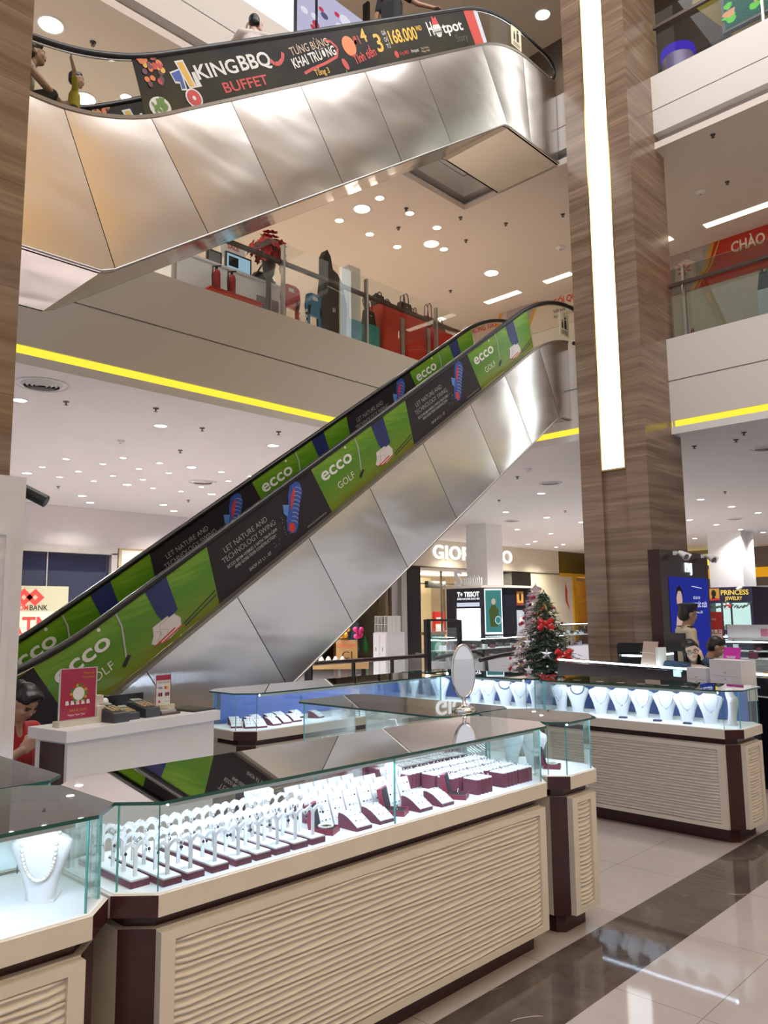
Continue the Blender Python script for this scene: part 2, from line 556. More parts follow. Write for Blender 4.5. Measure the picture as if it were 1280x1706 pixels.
pv = downlight('W', .10, LAMP_N, 200, (1, .93, .82))
place_lights(pv, [(9.02, 19.35, 'left of the pair over the bank window wall'), (11.47, 19.38, 'right of the pair over the bank window wall')], 4.6, 'wall washing ceiling light %s', 'wall washers')
place_lights(pw, [(28.4, 19.0, 'above the last letter of the clothes store'), (30.63, 19.0, 'above the cream panel by the gold store'), (24.5, 19.2, 'above the first letters, half hidden by the escalator')], 4.6, 'wall washing ceiling light %s', 'wall washers')
R1 = [(16.51, 10.61), (18.8, 13.31), (20.85, 13.23), (23.06, 15.86), (25.27, 15.88), (29.73, 18.07), (27.54, 18.07), (22.85, 13.18), (20.62, 8.32), (22.73, 8.31), (24.77, 8.28), (24.98, 10.48), (27.1, 10.45), (29.41, 10.49), (31.57, 13.08), (31.18, 10.3)]
RL = ['nearest left of the marble column', 'leftmost, above the white pillar', 'between the white pillar and marble column', 'just right of the white pillar top', 'second right of the white pillar top',
      'far row, close to the marble column', 'far row, over the cream shop sign', 'touching the left edge of the marble column', 'first right of the marble column, nearest row', 'second right of the marble column, nearest row', 'third right of the marble column, nearest row',
      'second row, against the marble column', 'second row, middle of three', 'second row, last of three', 'third row, left of the far pillar', 'grazing the side of the far pillar']
p1r = downlight('R', .095, LAMP_N, 520, NEUTRAL)
place_lights(p1r, [(x, y, l) for (x, y), l in zip(R1[1:], RL[1:])], 4.6, 'round shop hall downlight, %s', 'shop hall downlights')
x = dup(p1r, (R1[0][0], R1[0][1], 4.6)); x['label'] = 'round shop hall downlight, ' + RL[0]; x['group'] = 'shop hall downlights'
p2l = downlight('U', .16, LAMP_W, 130, WARM)
place_lights(p2l, [(10.34, 10.59, 'first of the row right of the flowers'), (12.47, 10.59, 'second of the row right of the flowers'), (14.63, 10.56, 'third of the row, above the far handrail'), (3.87, 10.06, 'top left, above the escalator handrail'), (4.9, 11.24, 'seen through the escalator glass beside the child')], 9.74,
    'large warm downlight in the upper ceiling, %s', 'large warm upper downlights')
p2s = downlight('V', .085, LAMP_W, 60, WARM)
place_lights(p2s, [(11.15, 10.03, 'front row, second'), (12.0, 10.03, 'front row, third'), (12.03, 11.21, 'back row, third'), (12.86, 10.56, 'right-hand end of the cluster'), (10.3, 10.05, 'front row, first'), (10.33, 11.25, 'back row, first'), (11.19, 11.23, 'back row, second'),
    (4.74, 10.07, 'beside the top of the curved handrail'), (5.34, 10.74, 'behind the escalator glass')], 9.74, 'small warm spot in the upper ceiling, %s', 'small warm upper spots')
p3 = downlight('T', .16, LAMP_W, 200, WARM)
place_lights(p3, [(14.26, 8.65, 'above the end of the upper escalator'), (10.96, 11.05, 'over the person at the handrail')], 15.2, 'warm downlight in the topmost ceiling %s', 'topmost downlights')
# unseen warm spots added near the camera to light the counter fronts
for i, (x, y) in enumerate(((.5, -.6), (2.6, -.4), (4.6, 0.0), (-1.2, .8), (1.4, .5))):
    l = bpy.data.lights.new('hall_fill_spot', 'SPOT')
    l.energy = 60; l.color = WARM; l.spot_size = R(120); l.spot_blend = .7; l.shadow_soft_size = .1
    o = bpy.data.objects.new('hall_fill_spot', l); COL.objects.link(o); o.location = (x, y, 4.6)

def sprinkler():
    t = thing('sprinkler', 'x', 'sprinkler', (0, 0, 0), 'fire sprinklers')
    b = MB(); b.lathe([(.045, 0), (.04, -.012), (.012, -.02)], n=12); b.build('escutcheon', mat('dark_grey_metal', (.10, .09, .09), .4, .5), t)
    b = MB(); b.lathe([(.010, -.018), (.010, -.045), (.03, -.05), (.03, -.054)], n=10); b.build('nozzle', MATS['dark_grey_metal'], t)
    return t
sp = sprinkler()
SPR = [(4.46, 10.41, 4.6, 'in the white ceiling just right of the large round vent'), (5.52, 9.88, 4.6, 'in the white ceiling under the yellow cove, left one'), (6.65, 10.45, 4.6, 'in the white ceiling under the yellow cove, middle one'), (7.68, 9.83, 4.6, 'in the white ceiling under the yellow cove, right one'),
       (7.29, 12.15, 4.6, 'hanging beside the small spot cluster'), (7.36, 17.4, 4.6, 'hanging near the black camera'), (10.66, 17.32, 4.6, 'hanging near the slotted round vent'), (14.06, 9.62, 4.6, 'near the corner of the lower escalator'), (16.65, 11.99, 4.6, 'left of the marble column, over the white pillar'),
       (19.9, 11.99, 4.6, 'left of the marble column, close to it'), (19.72, 7.34, 4.6, 'right of the marble column, between downlights'), (13.79, 5.62, 4.6, 'in the bluish ceiling next to the column'), (13.79, 4.89, 4.6, 'in the bluish ceiling, middle of three'), (13.33, 4.59, 4.6, 'in the bluish ceiling, nearest the yellow cove'),
       (10.96, 9.95, 9.74, 'in the upper ceiling under the escalator box'), (11.42, 10.6, 9.74, 'amid the upper spot cluster'), (12.02, 9.41, 9.74, 'right of the upper spot cluster'), (12.89, 8.9, 9.74, 'right of the upper spots, halfway to the column'), (12.88, 9.95, 9.74, 'between two large upper downlights'),
       (13.42, 7.86, 9.74, 'in the upper ceiling against the column'), (14.72, 11.9, 9.74, 'in the upper ceiling over the red cabinets'), (12.9, 4.6, 9.74, 'under the top right slab edge'), (14.59, 5.0, 9.74, 'in the upper ceiling right of the column'), (4.43, 9.97, 9.74, 'between two warm lights at top left')]
for i, (x, y, z, l) in enumerate(SPR):
    o = sp if i == 0 else dup(sp, (x, y, z))
    o.location = (x, y, z); o['label'] = 'small dark ceiling sprinkler ' + l
def vent(r, z, x, y, label):
    t = thing('air_diffuser', label, 'air vent', (x, y, z), 'round ceiling diffusers')
    b = MB(); b.lathe([(r, 0), (r, -.012), (r * .93, -.02), (r * .90, -.004)], c=(x, y, z), n=32); b.build('outer_ring', CEIL, t)
    b = MB(); b.lathe([(.002, -.001), (r * .9, -.001)], c=(x, y, z), n=24); b.build('duct_opening', mat('dark_duct', (.07, .07, .07), .8), t)
    b = MB()
    for q in (.76, .6, .44, .28): b.lathe([(r * q, -.004), (r * (q - .10), -.03), (r * (q - .115), -.03), (r * (q - .015), -.002)], c=(x, y, z), n=28)
    b.build('vane', mat('vent_grey', (.55, .54, .53), .5), t)
vent(.33, 4.6, 3.89, 9.83, 'large round ceiling air vent at the left, beneath the yellow cove')
vent(.30, 4.6, 9.43, 14.75, 'slotted round vent just beyond the far escalator handrail')
vent(.28, 4.6, 15.28, 9.57, 'round ceiling vent between the escalator underside and the column')
vent(.26, 4.6, 20.68, 14.4, 'flat round vent above the white pillar by the watch kiosk')
vent(.24, 4.6, 25.82, 9.34, 'small round vent above the far white pillar')
vent(.30, 4.6, 14.9, 4.75, 'round vent in the bluish ceiling at the right edge')
def detector(x, y, z, label, r=.07):
    t = thing('smoke_detector', label, 'smoke detector', (x, y, z), 'smoke detectors')
    b = MB(); b.lathe([(r, 0), (r, -.015), (r * .8, -.04), (r * .3, -.05)], c=(x, y, z), n=20); b.build('housing', WHITE, t)
    b = MB(); b.lathe([(r * .3, -.049), (r * .2, -.06), (.002, -.06)], c=(x, y, z), n=12); b.build('sensor', mat('grey_plastic', (.35, .35, .35), .5), t)
detector(6.15, 12.15, 4.6, 'pale ceiling detector left of the small spot cluster')
detector(14.66, 8.68, 9.74, 'round white detector in the upper ceiling left of the column', .11)
detector(14.59, 5.51, 9.74, 'grey disc detector in the upper ceiling right of the column', .10)
detector(13.45, 8.94, 4.6, 'small square detector near the escalator corner', .08)
# recessed linear lights in the upper ceiling
for (y0, y1, l) in ((4.0, 6.0, 'right of the column above the red banner'), (6.72, 6.98, 'just showing beside the column edge'), (9.2, 9.95, 'left of the column over the handrail'), (10.7, 11.75, 'above the far handrail bend'), (13.2, 14.0, 'far left over the red cabinets')):
    t = thing('linear_light', 'narrow warm light slot in the upper ceiling ' + l, 'linear light', (16.0, y0, 9.74), 'upper ceiling light slots')
    b = MB(); b.box(15.9, y0, 9.725, 16.1, y1, 9.742); b.box(15.88, y0 - .02, 9.732, 16.12, y1 + .02, 9.745, 1); b.build('housing', [emis('slot_lamp', (1, .88, .62), 3.2), WHITE], t)
# upper hall railings
def railing(name, label, x0, y0, x1, y1, z, posts, gl=None):
    """frameless glass with a dark wooden handrail and steel posts"""
    t = thing(name, label, 'railing', (x0, y0, z))
    d = Vector((x1 - x0, y1 - y0, 0)); L = d.length; d.normalize(); n = Vector((-d.y, d.x, 0))
    P = Vector((x0, y0, z))
    stops = [0] + [p for p in posts] + [L]
    for a, c in zip(stops[:-1], stops[1:]):
        if c - a < .1: continue
        b = MB(); m = P + d * ((a + c) / 2) + Vector((0, 0, .62)); b.obox(m, d * ((c - a) / 2 - .015), n * .006, (0, 0, .62)); b.build('glass_panel', gl or RAILGLASS, t)
    b = MB(); b.obox(P + d * (L / 2) + Vector((0, 0, .93)) + n * .05, d * (L / 2), n * .032, (0, 0, .028)); b.build('handrail', mat('dark_wood_rail', (.075, .042, .03), .3), t)
    for p in posts:
        q = P + d * p
        b = MB(); b.obox(q + Vector((0, 0, .6)), d * .02, n * .035, (0, 0, .6)); b.build('post', mat('satin_post', (.45, .43, .40), .35, .8), t)
        b = MB(); b.tube([q + n * .02 + Vector((0, 0, .72)), q + n * .06 + Vector((0, 0, .74)), q + n * .09 + Vector((0, 0, .84)), q + n * .05 + Vector((0, 0, .91))], .012, 6); b.build('bracket', MATS['satin_post'], t)
railing('glass_railing', 'glass railing with dark wood handrail in front of the red cabinets', -1.0, YL + .1, 11.8, YL + .1, 6.255, [1.5, 3.35, 5.2, 6.4, 8.31, 10.14, 12.0])
railing('glass_railing', 'glass railing with dark handrail under the red greeting banner', 12.7, -3.0, 12.7, 5.42, 6.255, [2.4, 4.4, 6.4, 8.18], REFLTINTGLASS)
railing('glass_railing', 'top-floor glass railing above the pale slab at upper right', 12.7, -3.0, 12.7, 5.42, 11.12, [2.4, 4.6, 6.6])
# ================================================================ display counters
def inset(poly, d):
    out = []
    n = len(poly)
    for i in range(n):
        p, q, r = Vector(poly[i - 1]), Vector(poly[i]), Vector(poly[(i + 1) % n])
        a, c = (q - p).normalized(), (r - q).normalized()
        na, nc = Vector((-a.y, a.x)), Vector((-c.y, c.x))
        m = na + nc
        m = m / max(.2, m.length_squared) * 2 * d
        out.append((q.x + m.x, q.y + m.y))
    return out
def ribbed(b, p, q, z0, z1, fr=.05, mi=0, step=.05):
    """framed panel with softly waving horizontal ribs between plan points p and q (outward to the right of p-q)"""
    p, q = Vector((*p, 0)), Vector((*q, 0))
    d = q - p; L = d.length; d.normalize(); n = Vector((d.y, -d.x, 0))
    def pt(u, z, o): return p + d * u + n * o + Vector((0, 0, z))
    T = .032
    outl = [(0, z0), (L, z0), (L, z1), (0, z1)]
    inn = [(fr, z0 + fr * .6), (L - fr, z0 + fr * .6), (L - fr, z1 - fr * .6), (fr, z1 - fr * .6)]
    for i in range(4):
        j = (i + 1) % 4
        b.quad(pt(*outl[i], T), pt(*outl[j], T), pt(*inn[j], T), pt(*inn[i], T), mi)
        b.quad(pt(*outl[i], -.003), pt(*outl[j], -.003), pt(*outl[j], T), pt(*outl[i], T), mi)
    nu = max(3, int((L - 2 * fr) / step)); ua, ub = fr, L - fr
    za, zb = inn[0][1], inn[2][1]
    ribs = 24; per = 6; nz = ribs * per
    vs, fs = [], []
    prof = [0, .4, .8, 1.0, .7, .15]
    for k in range(nz + 1):
        for i in range(nu + 1):
            u = ua + (ub - ua) * i / nu
            sh = .0022 * math.sin(u * 7.3 + k // per * 1.7) + .0016 * math.sin(u * 19 + (k // per) * 2.9)
            z = za + (zb - za) * k / nz + (sh if 0 < k < nz else 0)
            o = T - .012 + .013 * prof[k % per]
            if k in (0, nz) or i in (0, nu): o = T - .012
            vs.append(pt(u, z, o))
    for k in range(nz):
        for i in range(nu):
            a = k * (nu + 1) + i
            fs.append((a, a + 1, a + nu + 2, a + nu + 1))
    b.add(vs, fs, mi, True)
    for i in range(4):
        j = (i + 1) % 4
        b.quad(pt(*inn[i], T), pt(*inn[j], T), pt(*inn[j], T - .012), pt(*inn[i], T - .012), mi)
ZT, ZG = .80, 1.08
def counter(label, poly, kinds, leds, backs=(), panes=1.15, group='jewelry display counters'):
    cx = sum(p[0] for p in poly) / len(poly); cy = sum(p[1] for p in poly) / len(poly)
    t = thing('display_counter', label, 'display counter', (cx, cy, 0), group)
    n = len(poly)
    side = [1 if k == 'm' else 0 for k in kinds]
    b = MB(); b.prism(inset(poly, .085), 0, .105); b.build('plinth', MAROON, t)
    b = MB(); b.prism(inset(poly, .035), .1, .69, side=side); b.build('cabinet', [CREAM, MAROON], t)
    b = MB(); b.prism(inset(poly, .06), .69, .737); b.build('recess_band', MAROON, t)
    b = MB(); b.prism(poly, .735, ZT, side=side); b.build('trim_band', [CREAM, MAROON], t)
    b = MB(); b.prism(inset(poly, .012), ZT, ZT + .003); b.build('display_deck', DISPLAY, t)
    ip = inset(poly, .035)
    for i, k in enumerate(kinds):
        if k == 'p':
            b = MB(); ribbed(b, ip[i], ip[(i + 1) % n], .105, .685); b.build('ribbed_panel', CREAM, t)
    gp = inset(poly, .022)
    for i in range(n):
        p, q = Vector(gp[i]), Vector(gp[(i + 1) % n])
        d = q - p; L = d.length; d.normalize(); nn = Vector((-d.y, d.x))
        m = max(1, round(L / panes))
        for s in range(m):
            a, c = p + d * (L * s / m + .002), p + d * (L * (s + 1) / m - .002)
            z0, z1, T = ZT + .003, ZG - .012, nn * .008
            b = MB()
            v = [(a.x, a.y, z0), (c.x, c.y, z0), (c.x, c.y, z1), (a.x, a.y, z1)]
            w = [(x + T.x, y + T.y, z) for x, y, z in v]
            b.poly(v); b.poly(w)
            b.quad(v[0], w[0], w[3], v[3], 1); b.quad(v[1], w[1], w[2], v[2], 1)
            b.build('glass_pane', [GLASS, EDGE], t)
    op = inset(poly, -.008)
    b = MB(); b.prism(op, ZG - .011, ZG, side=[1] * n, mi=0); b.build('glass_top', [TOPGLASS, EDGE_D], t)
    bp_ = inset(poly, .034)
    for i in backs:
        p, q = Vector((*bp_[i], 0)), Vector((*bp_[(i + 1) % n], 0))
        d = q - p; L = d.length; d.normalize(); nn = Vector((-d.y, d.x, 0))
        b = MB(); b.obox((p + q) / 2 + Vector((0, 0, .925)), d * (L / 2 - .01), nn * .004, (0, 0, .12)); b.build('back_panel', mat('blue_back_panel', (.10, .16, .42), .5, var=.25, scale=3), t)
    lp = inset(poly, .042)
    for i in leds:
        p, q = Vector((*lp[i], 0)), Vector((*lp[(i + 1) % n], 0))
        d = q - p; L = d.length; d.normalize(); nn = Vector((-d.y, d.x, 0))
        c = (p + q) / 2 + Vector((0, 0, ZG - .022))
        b = MB(); b.obox(c, d * (L / 2 - .03), nn * .006, (0, 0, .006)); 
        b.obox(c - nn * .0085, d * (L / 2 - .03), nn * .0015, (0, 0, .010), 1); b.obox(c + Vector((0, 0, .0085)), d * (L / 2 - .03), nn * .008, (0, 0, .0015), 1)
        b.build('light_bar', [LED, mat('satin_aluminium', (.75, .76, .78), .35, .7)], t)
    return t
counter('long cream ribbed jewelry counter in front filled with earring stands and ring boxes',
    [(1.33, 2.28), (3.50, 2.28), (3.62, 2.40), (3.62, 2.74), (3.54, 2.84), (1.31, 2.84), (1.225, 2.75), (1.225, 2.385)], 'pmbmbmbm', [0, 4])
counter('cream jewelry counter at bottom left holding two large pearl necklace busts',
    [(-.7, 2.27), (1.115, 2.27), (1.212, 2.372), (1.212, 2.75), (1.12, 2.84), (-.7, 2.84)], 'pmbmbb', [0, 3])
counter('glass counter at the left behind the busts, below the white ribbed cabinet',
    [(.35, 2.87), (1.22, 2.87), (1.29, 2.94), (1.29, 3.92), (.35, 3.92)], 'bmbbb', [0])
counter('narrow end counter right of the long one, with an open red box',
    [(3.71, 2.27), (3.98, 2.27), (4.08, 2.37), (4.08, 2.74), (3.98, 2.84), (3.70, 2.84), (3.632, 2.76), (3.632, 2.36)], 'pmpmbmbm', [0, 2])
counter('inner counter under the vanity mirror, running back from the front row',
    [(3.52, 2.88), (4.0, 2.88), (4.07, 2.95), (4.07, 4.15), (4.0, 4.22), (3.50, 4.22), (3.44, 4.15), (3.44, 2.95)], 'bmpmbmbm', [2])
counter('back counter beside the white service desk, full of sloped ring trays',
    [(3.61, 4.85), (5.78, 4.85), (5.78, 5.42), (3.62, 5.42), (3.49, 5.30), (3.49, 4.98)], 'pbbmbm', [0], [2])
counter('far counter nearest the marble column with nine necklace busts in a row',
    [(5.96, 2.2), (6.33, 2.2), (6.42, 2.29), (6.42, 3.90), (5.93, 3.90), (5.86, 3.83), (5.86, 2.30)], 'pmbbmpm', [5], [2])
counter('far counter left of the nine-bust one, busts partly hidden by the mirror',
    [(5.93, 3.93), (6.42, 3.93), (6.42, 5.46), (5.86, 5.46), (5.86, 4.0)], 'bbbpm', [3], [1])

# ---------------------------------------------------------------- what lies in them
Z = ZT + .003
def earring_tray():
    t = thing('earring_tray', 'x', 'earring display', (0, 0, 0), 'earring trays in the long counter')
    b = MB(); b.box(-.033, 0, 0, .033, .37, .020); b.build('tray_base', BOXRED, t)
    b = MB(); b.box(-.031, .002, .020, .031, .368, .025); b.build('tray_pad', DISPLAY, t)
    fro = mat('frosted_white_acrylic', (.86, .87, .90), .25, var=.02)
    for k in range(5):
        y = .035 + k * .075
        h = .088 + .012 * (k % 2)
        b = MB()
        b.box(-.006, y - .003, .025, .006, y + .003, .025 + h)
        for s in (-1, 1):
            pts = [(0, y, .02 + h), (s * .008, y - .002, .032 + h), (s * .02, y - .004, .040 + h), (s * .034, y - .006, .036 + h), (s * .043, y - .006, .024 + h)]
            for p, q in zip(pts[:-1], pts[1:]):
                m = (Vector(p) + Vector(q)) / 2; d = (Vector(q) - Vector(p)); u = d.normalized()
                b.obox(m, d / 2 * 1.1, (0, .0035, 0), u.cross(Vector((0, 1, 0))) * .006)
        s_ = b.build('stand', fro, t)
        b = MB()
        for s in (-1, 1):
            x = s * .041
            mi = random.choice((0, 0, 0, 1))
            b.ball((x, y - .012, .015 + h), .0055, 6, mi)
            b.tube([(x, y - .010, .022 + h), (x, y - .012, .004 + h)], .0014, 4, 0)
            if k % 2: b.ball((x, y - .012, -.002 + h), (.004, .003, .008), 6, random.choice((0, 1)))
        b.build('earring_pair', [SILVER, DARKSTONE], s_)
    return t
p = earring_tray()
names = ['nearest the glass corner at the left end', 'second from the left end', 'third from the left end', 'fourth from the left end', 'in the middle of the row, fifth', 'sixth from the left end', 'seventh from the left end', 'eighth, below the pearl bust', 'last of the row, beside the open bracelet box']
for i, x in enumerate((1.325, 1.405, 1.49, 1.585, 1.68, 1.765, 1.85, 1.935, 2.02)):
    o = p if i == 0 else dup(p, (x, 2.325 + (.02 if i == 0 else 0), Z))
    o.location = (x, 2.325 + (.06 if i == 0 else 0), Z)
    o['label'] = 'maroon tray of frosted earring stands ' + names[i]
def slope_tray():
    t = thing('ring_tray', 'x', 'ring tray', (0, 0, 0))
    prof = [(0, 0), (.11, 0), (.11, .055), (.085, .053), (.055, .044), (.03, .03), (.0, .012)]
    b = MB(); b.ext([(-.042, y, z) for y, z in prof], (.084, 0, 0)); b.build('wedge', BOXRED, t)
    b = MB(); b.ext([(-.040, y, z + e) for e, sl in ((.0012, 1), (.004, -1)) for y, z in ([(.0, .012), (.03, .03), (.055, .044), (.085, .053), (.108, .055)][::sl])], (.080, 0, 0)); b.build('cushion', DISPLAY, t)
    for i in range(3):
        b = MB()
        for j in range(3):
            y = .022 + .03 * j; z = (.026, .043, .053)[j]
            b.tube([(-.026 + i * .026 + .006 * math.cos(a), y, z + .004 + .006 * math.sin(a)) for a in [k * PI / 4 for k in range(8)]], .0013, 4, 0, True)
            b.ball((-.026 + i * .026, y, z + .011), .0025, 5, (i + j) % 3 == 0)
        b.build('ring_row', [SILVER, DARKSTONE], t)
    return t
p = slope_tray()
first = True
def put(proto, x, y, rz, label, group, z=Z, scale=1.0):
    if not proto.get('used'):
        proto['used'] = 1; o = proto; o.location = (x, y, z); o.rotation_euler = (0, 0, rz); o.scale = (scale,) * 3
    else: o = dup(proto, (x, y, z), rz, None, scale)
    o['label'] = label; o['group'] = group
    return o
for x, y, l in ((2.265, 2.33, 'right of the open bracelet box'), (2.40, 2.335, 'between the bracelet box and the second open box'), (2.655, 2.345, 'right of the second open box'), (2.79, 2.335, 'left of the third open box')):
    put(p, x, y, 0, 'sloped maroon ring tray ' + l, 'sloped ring trays in the long counter')
LA = [(3.60, 5.10, -.6), (3.66, 5.00, -.5), (3.74, 4.96, -.2), (3.68, 5.22, -.4), (3.80, 5.12, 0), (3.90, 5.20, 0), (3.90, 4.98, 0), (4.02, 5.0, 0), (4.02, 5.16, 0), (4.14, 5.02, 0), (4.14, 5.2, 0), (4.42, 5.05, .3), (4.30, 5.18, 0)]
for i, (x, y, a) in enumerate(LA):
    put(p, x, y, a, 'sloped ring tray in the back counter near the desk, %s from its left end' % ORD[i], 'ring trays in the back counter')
def open_box(bracelet):
    t = thing('jewelry_box', 'x', 'jewelry box', (0, 0, 0), 'open red jewelry boxes')
    b = MB(); b.box(-.04, -.035, 0, .05, .045, .016); b.box(-.04, -.035, .016, -.036, .045, .022); b.box(.046, -.035, .016, .05, .045, .022); b.box(-.04, -.035, .016, .05, -.031, .022); b.box(-.04, .041, .016, .05, .045, .022)
    red = mat('red_leatherette', (.22, .02, .045), .4)
    b.build('box_bottom', red, t)
    b = MB(); b.obox((-.052, .005, .062), (.010, 0, .003), (0, .04, 0), (-.010, 0, .045)); b.build('lid', red, t)
    b = MB(); b.obox((-.0405, .005, .0645), (.0015, 0, .0004), (0, .034, 0), (-.009, 0, .039)); b.build('lid_lining', mat('black_velvet', (.015, .013, .018), .9), t)
    b = MB(); b.box(-.034, -.029, .014, .044, .039, .018); b.build('pad', MATS['black_velvet'], t)
    if bracelet:
        b = MB()
        for k in range(20):
            a = k / 20 * 2 * PI
            b.ball((.006 + .027 * math.cos(a), .005 + .025 * math.sin(a), .025), .0052, 7)
        b.build('pearl_bracelet', PEARL, t)
    else:
        b = MB(); b.tube([(.006, .005 + .010 * math.cos(a), .026 + .010 * math.sin(a)) for a in [k * PI / 5 for k in range(10)]], .0022, 5, 0, True); b.ball((.006, .005, .038), .006, 7)
        b.build('ring', SILVER, t)
    return t
bx1, bx2 = open_box(True), open_box(False)
put(bx1, 2.13, 2.42, R(-62), 'open red box with a pearl bracelet beside the last earring tray', 'open red jewelry boxes')
put(bx2, 2.525, 2.41, R(-62), 'open red ring box between sloped trays, middle of the long counter', 'open red jewelry boxes')
put(bx2, 2.93, 2.40, R(-62), 'open red ring box in front of the tall maroon ring blocks', 'open red jewelry boxes')
put(bx1, 3.83, 2.46, R(-62), 'open red box at the foot of the white bust in the end counter', 'open red jewelry boxes')
def card():
    t = thing('pendant_card', 'x', 'pendant card', (0, 0, 0), 'white pendant cards')
    b = MB(); b.ext([(-.036, 0, 0), (-.036, .012, 0), (-.036, .055, .115), (-.036, .046, .118)], (.072, 0, 0)); b.build('board', DISPLAY, t)
    b = MB(); b.ext([(-.030, .035, 0), (-.030, .06, 0), (-.030, .052, .10), (-.030, .046, .09)], (.06, 0, 0)); b.build('easel', BOXRED, t)
    b = MB()
    for k in range(3):
        for s in (-1, 0, 1):
            b.ball((s * .02, .006 + .013 * k, .028 + .033 * k), .0038, 6, (k + s) % 3 == 0)
    b.build('pendant', [SILVER, DARKSTONE], t)
    return t
p = card()
rows = ['front', 'second', 'third', 'back']
for r in range(4):
    for c in range(7):
        x = 2.19 + c * .082 + .012 * r
        if x > 2.72 - (0 if r < 2 else .09): continue
        put(p, x, 2.47 + r * .075, 0, 'white pendant card in the long counter, %s row, %s from the left' % (rows[r], ORD[c]), 'white pendant cards')
def ring_block():
    t = thing('ring_block', 'x', 'ring display block', (0, 0, 0), 'tall maroon ring blocks')
    out = [(-.06, .0), (-.045, -.008), (-.03, 0), (-.015, -.008), (0, 0), (.015, -.008), (.03, 0), (.045, -.008), (.06, 0), (.06, .085), (-.06, .085)]
    b = MB(); b.prism(out, 0, .066); b.build('block', BOXRED, t)
    b = MB(); b.prism([(x * .97, y * .97 + .001) for x, y in out], .066, .071); b.build('pad', DISPLAY, t)
    b = MB()
    for i in range(4):
        for j in range(3):
            c = (-.042 + i * .028, .012 + j * .03, .074)
            b.tube([(c[0], c[1] + .007 * math.cos(a), c[2] + .007 * math.sin(a)) for a in [k * PI / 3.5 for k in range(7)]], .0014, 4, 0, True)
            b.ball((c[0], c[1], c[2] + .008), .003, 5, (i * j) % 3 == 1)
    b.build('ring', [SILVER, DARKSTONE], t)
    return t
p = ring_block()
BL = [[3.10, 3.31, 3.44], [3.04, 3.18, 3.31, 3.44], [3.05, 3.18, 3.31, 3.44], [2.98, 3.11, 3.24, 3.37, 3.50]]
for r, row in enumerate(BL):
    for c, x in enumerate(row):
        put(p, x, 2.365 + r * .11, 0, 'tall maroon ring block with white top, %s row, %s from the left' % (rows[r], ORD[c]), 'tall maroon ring blocks')
def ramp():
    t = thing('bangle_ramp', 'x', 'bangle display', (0, 0, 0), 'bangle ramps')
    prof = [(0, 0), (.13, 0), (.13, .075), (.10, .07), (.06, .045), (.03, .03), (0, .022)]
    b = MB(); b.ext([(-.055, y, z) for y, z in prof], (.11, 0, 0)); b.build('ramp_body', BOXRED, t)
    for k in range(4):
        b = MB(); x = -.04 + k * .027
        b.tube([(x, .0, .026), (x, .03, .037), (x, .06, .052), (x, .10, .077), (x, .125, .083)], .006, 6); b.build('bangle', SILVER, t)
    return t
p = ramp()
for i, (x, y) in enumerate(((3.56, 3.03), (3.69, 3.0), (3.82, 2.97), (3.95, 2.98), (3.60, 3.20), (3.74, 3.18), (3.88, 3.16))):
    put(p, x, y, 0, 'maroon ramp with silver bangles in the counter under the mirror, %s' % ORD[i], 'bangle ramps')

def bust(beads, mats_, r=.0045, drop=.115):
    """slim white necklace bust: flat foot, chest widening to the shoulders, short cut neck"""
    t = thing('necklace_bust', 'x', 'necklace bust', (0, 0, 0), 'white necklace busts')
    prof = [(0, .044, .030, 0), (.03, .046, .028, 0), (.08, .058, .026, -.006), (.13, .078, .028, -.012), (.165, .092, .030, -.014), (.182, .092, .030, -.011),
            (.192, .078, .031, -.006), (.200, .056, .030, -.001), (.210, .042, .029, .004), (.228, .035, .027, .008), (.247, .036, .027, .010), (.252, .030, .022, .010)]
    b = MB(); n = 20; vs, fs = [], []
    for z, w, d, y in prof:
        for j in range(n):
            a = 2 * PI * j / n
            vs.append((w * math.copysign(abs(math.cos(a)) ** .8, math.cos(a)), y + d * math.copysign(abs(math.sin(a)) ** .8, math.sin(a)), z))
    for i in range(len(prof) - 1):
        for j in range(n): fs.append((i * n + j, i * n + (j + 1) % n, (i + 1) * n + (j + 1) % n, (i + 1) * n + j))
    b.add(vs, fs, 0, True); b.poly(vs[:n][::-1]); b.poly(vs[-n:])
    b.build('bust_form', mat('white_leatherette', (.84, .84, .86), .5, var=.015), t)
    b = MB(); b.box(-.046, -.028, 0, .046, .07, .008); b.build('foot', MATS['white_leatherette'], t)
    b = MB(); pts = []
    for k in range(31):
        s = -1 + 2 * k / 30
        x = .052 * math.sin(s * PI / 2 * .98)
        z = .205 - drop * math.cos(s * PI / 2) ** .75
        # front surface depth at this height
        for (z0, w0, d0, y0), (z1, w1, d1, y1) in zip(prof[:-1], prof[1:]):
            if z0 <= z <= z1:
                f = (z - z0) / (z1 - z0); w, d, yy = w0 + (w1 - w0) * f, d0 + (d1 - d0) * f, y0 + (y1 - y0) * f
                break
        q = min(.98, abs(x) / w)
        y = yy - d * (1 - q ** 2.2) ** .45 - r * .7
        pts.append((x, y, z))
    if beads:
        for k, q in enumerate(pts): b.ball(q, r, 7, 0)
    else:
        b.tube(pts, .0013, 5); b.ball((pts[15][0], pts[15][1] - .001, pts[15][2] - .006), (.006, .003, .008), 7)
    b.build('necklace', mats_, t)
    return t
bead = mat('dark_blue_bead', (.02, .035, .07), .15, coat=.5)
bp, bd, bc, bt = bust(True, PEARL, .0068, .135), bust(True, bead, .0055, .135), bust(False, SILVER), bust(True, mat('grey_blue_bead', (.10, .14, .20), .3), .006, .06)
for q in (bp, bd, bc, bt): q['used'] = 0
def face(x, y): return math.atan2(y, x) - PI / 2
put(bp, 1.06, 2.50, R(-38), 'tall white bust with a cream pearl necklace in the bottom left counter', 'white necklace busts', Z, .96)
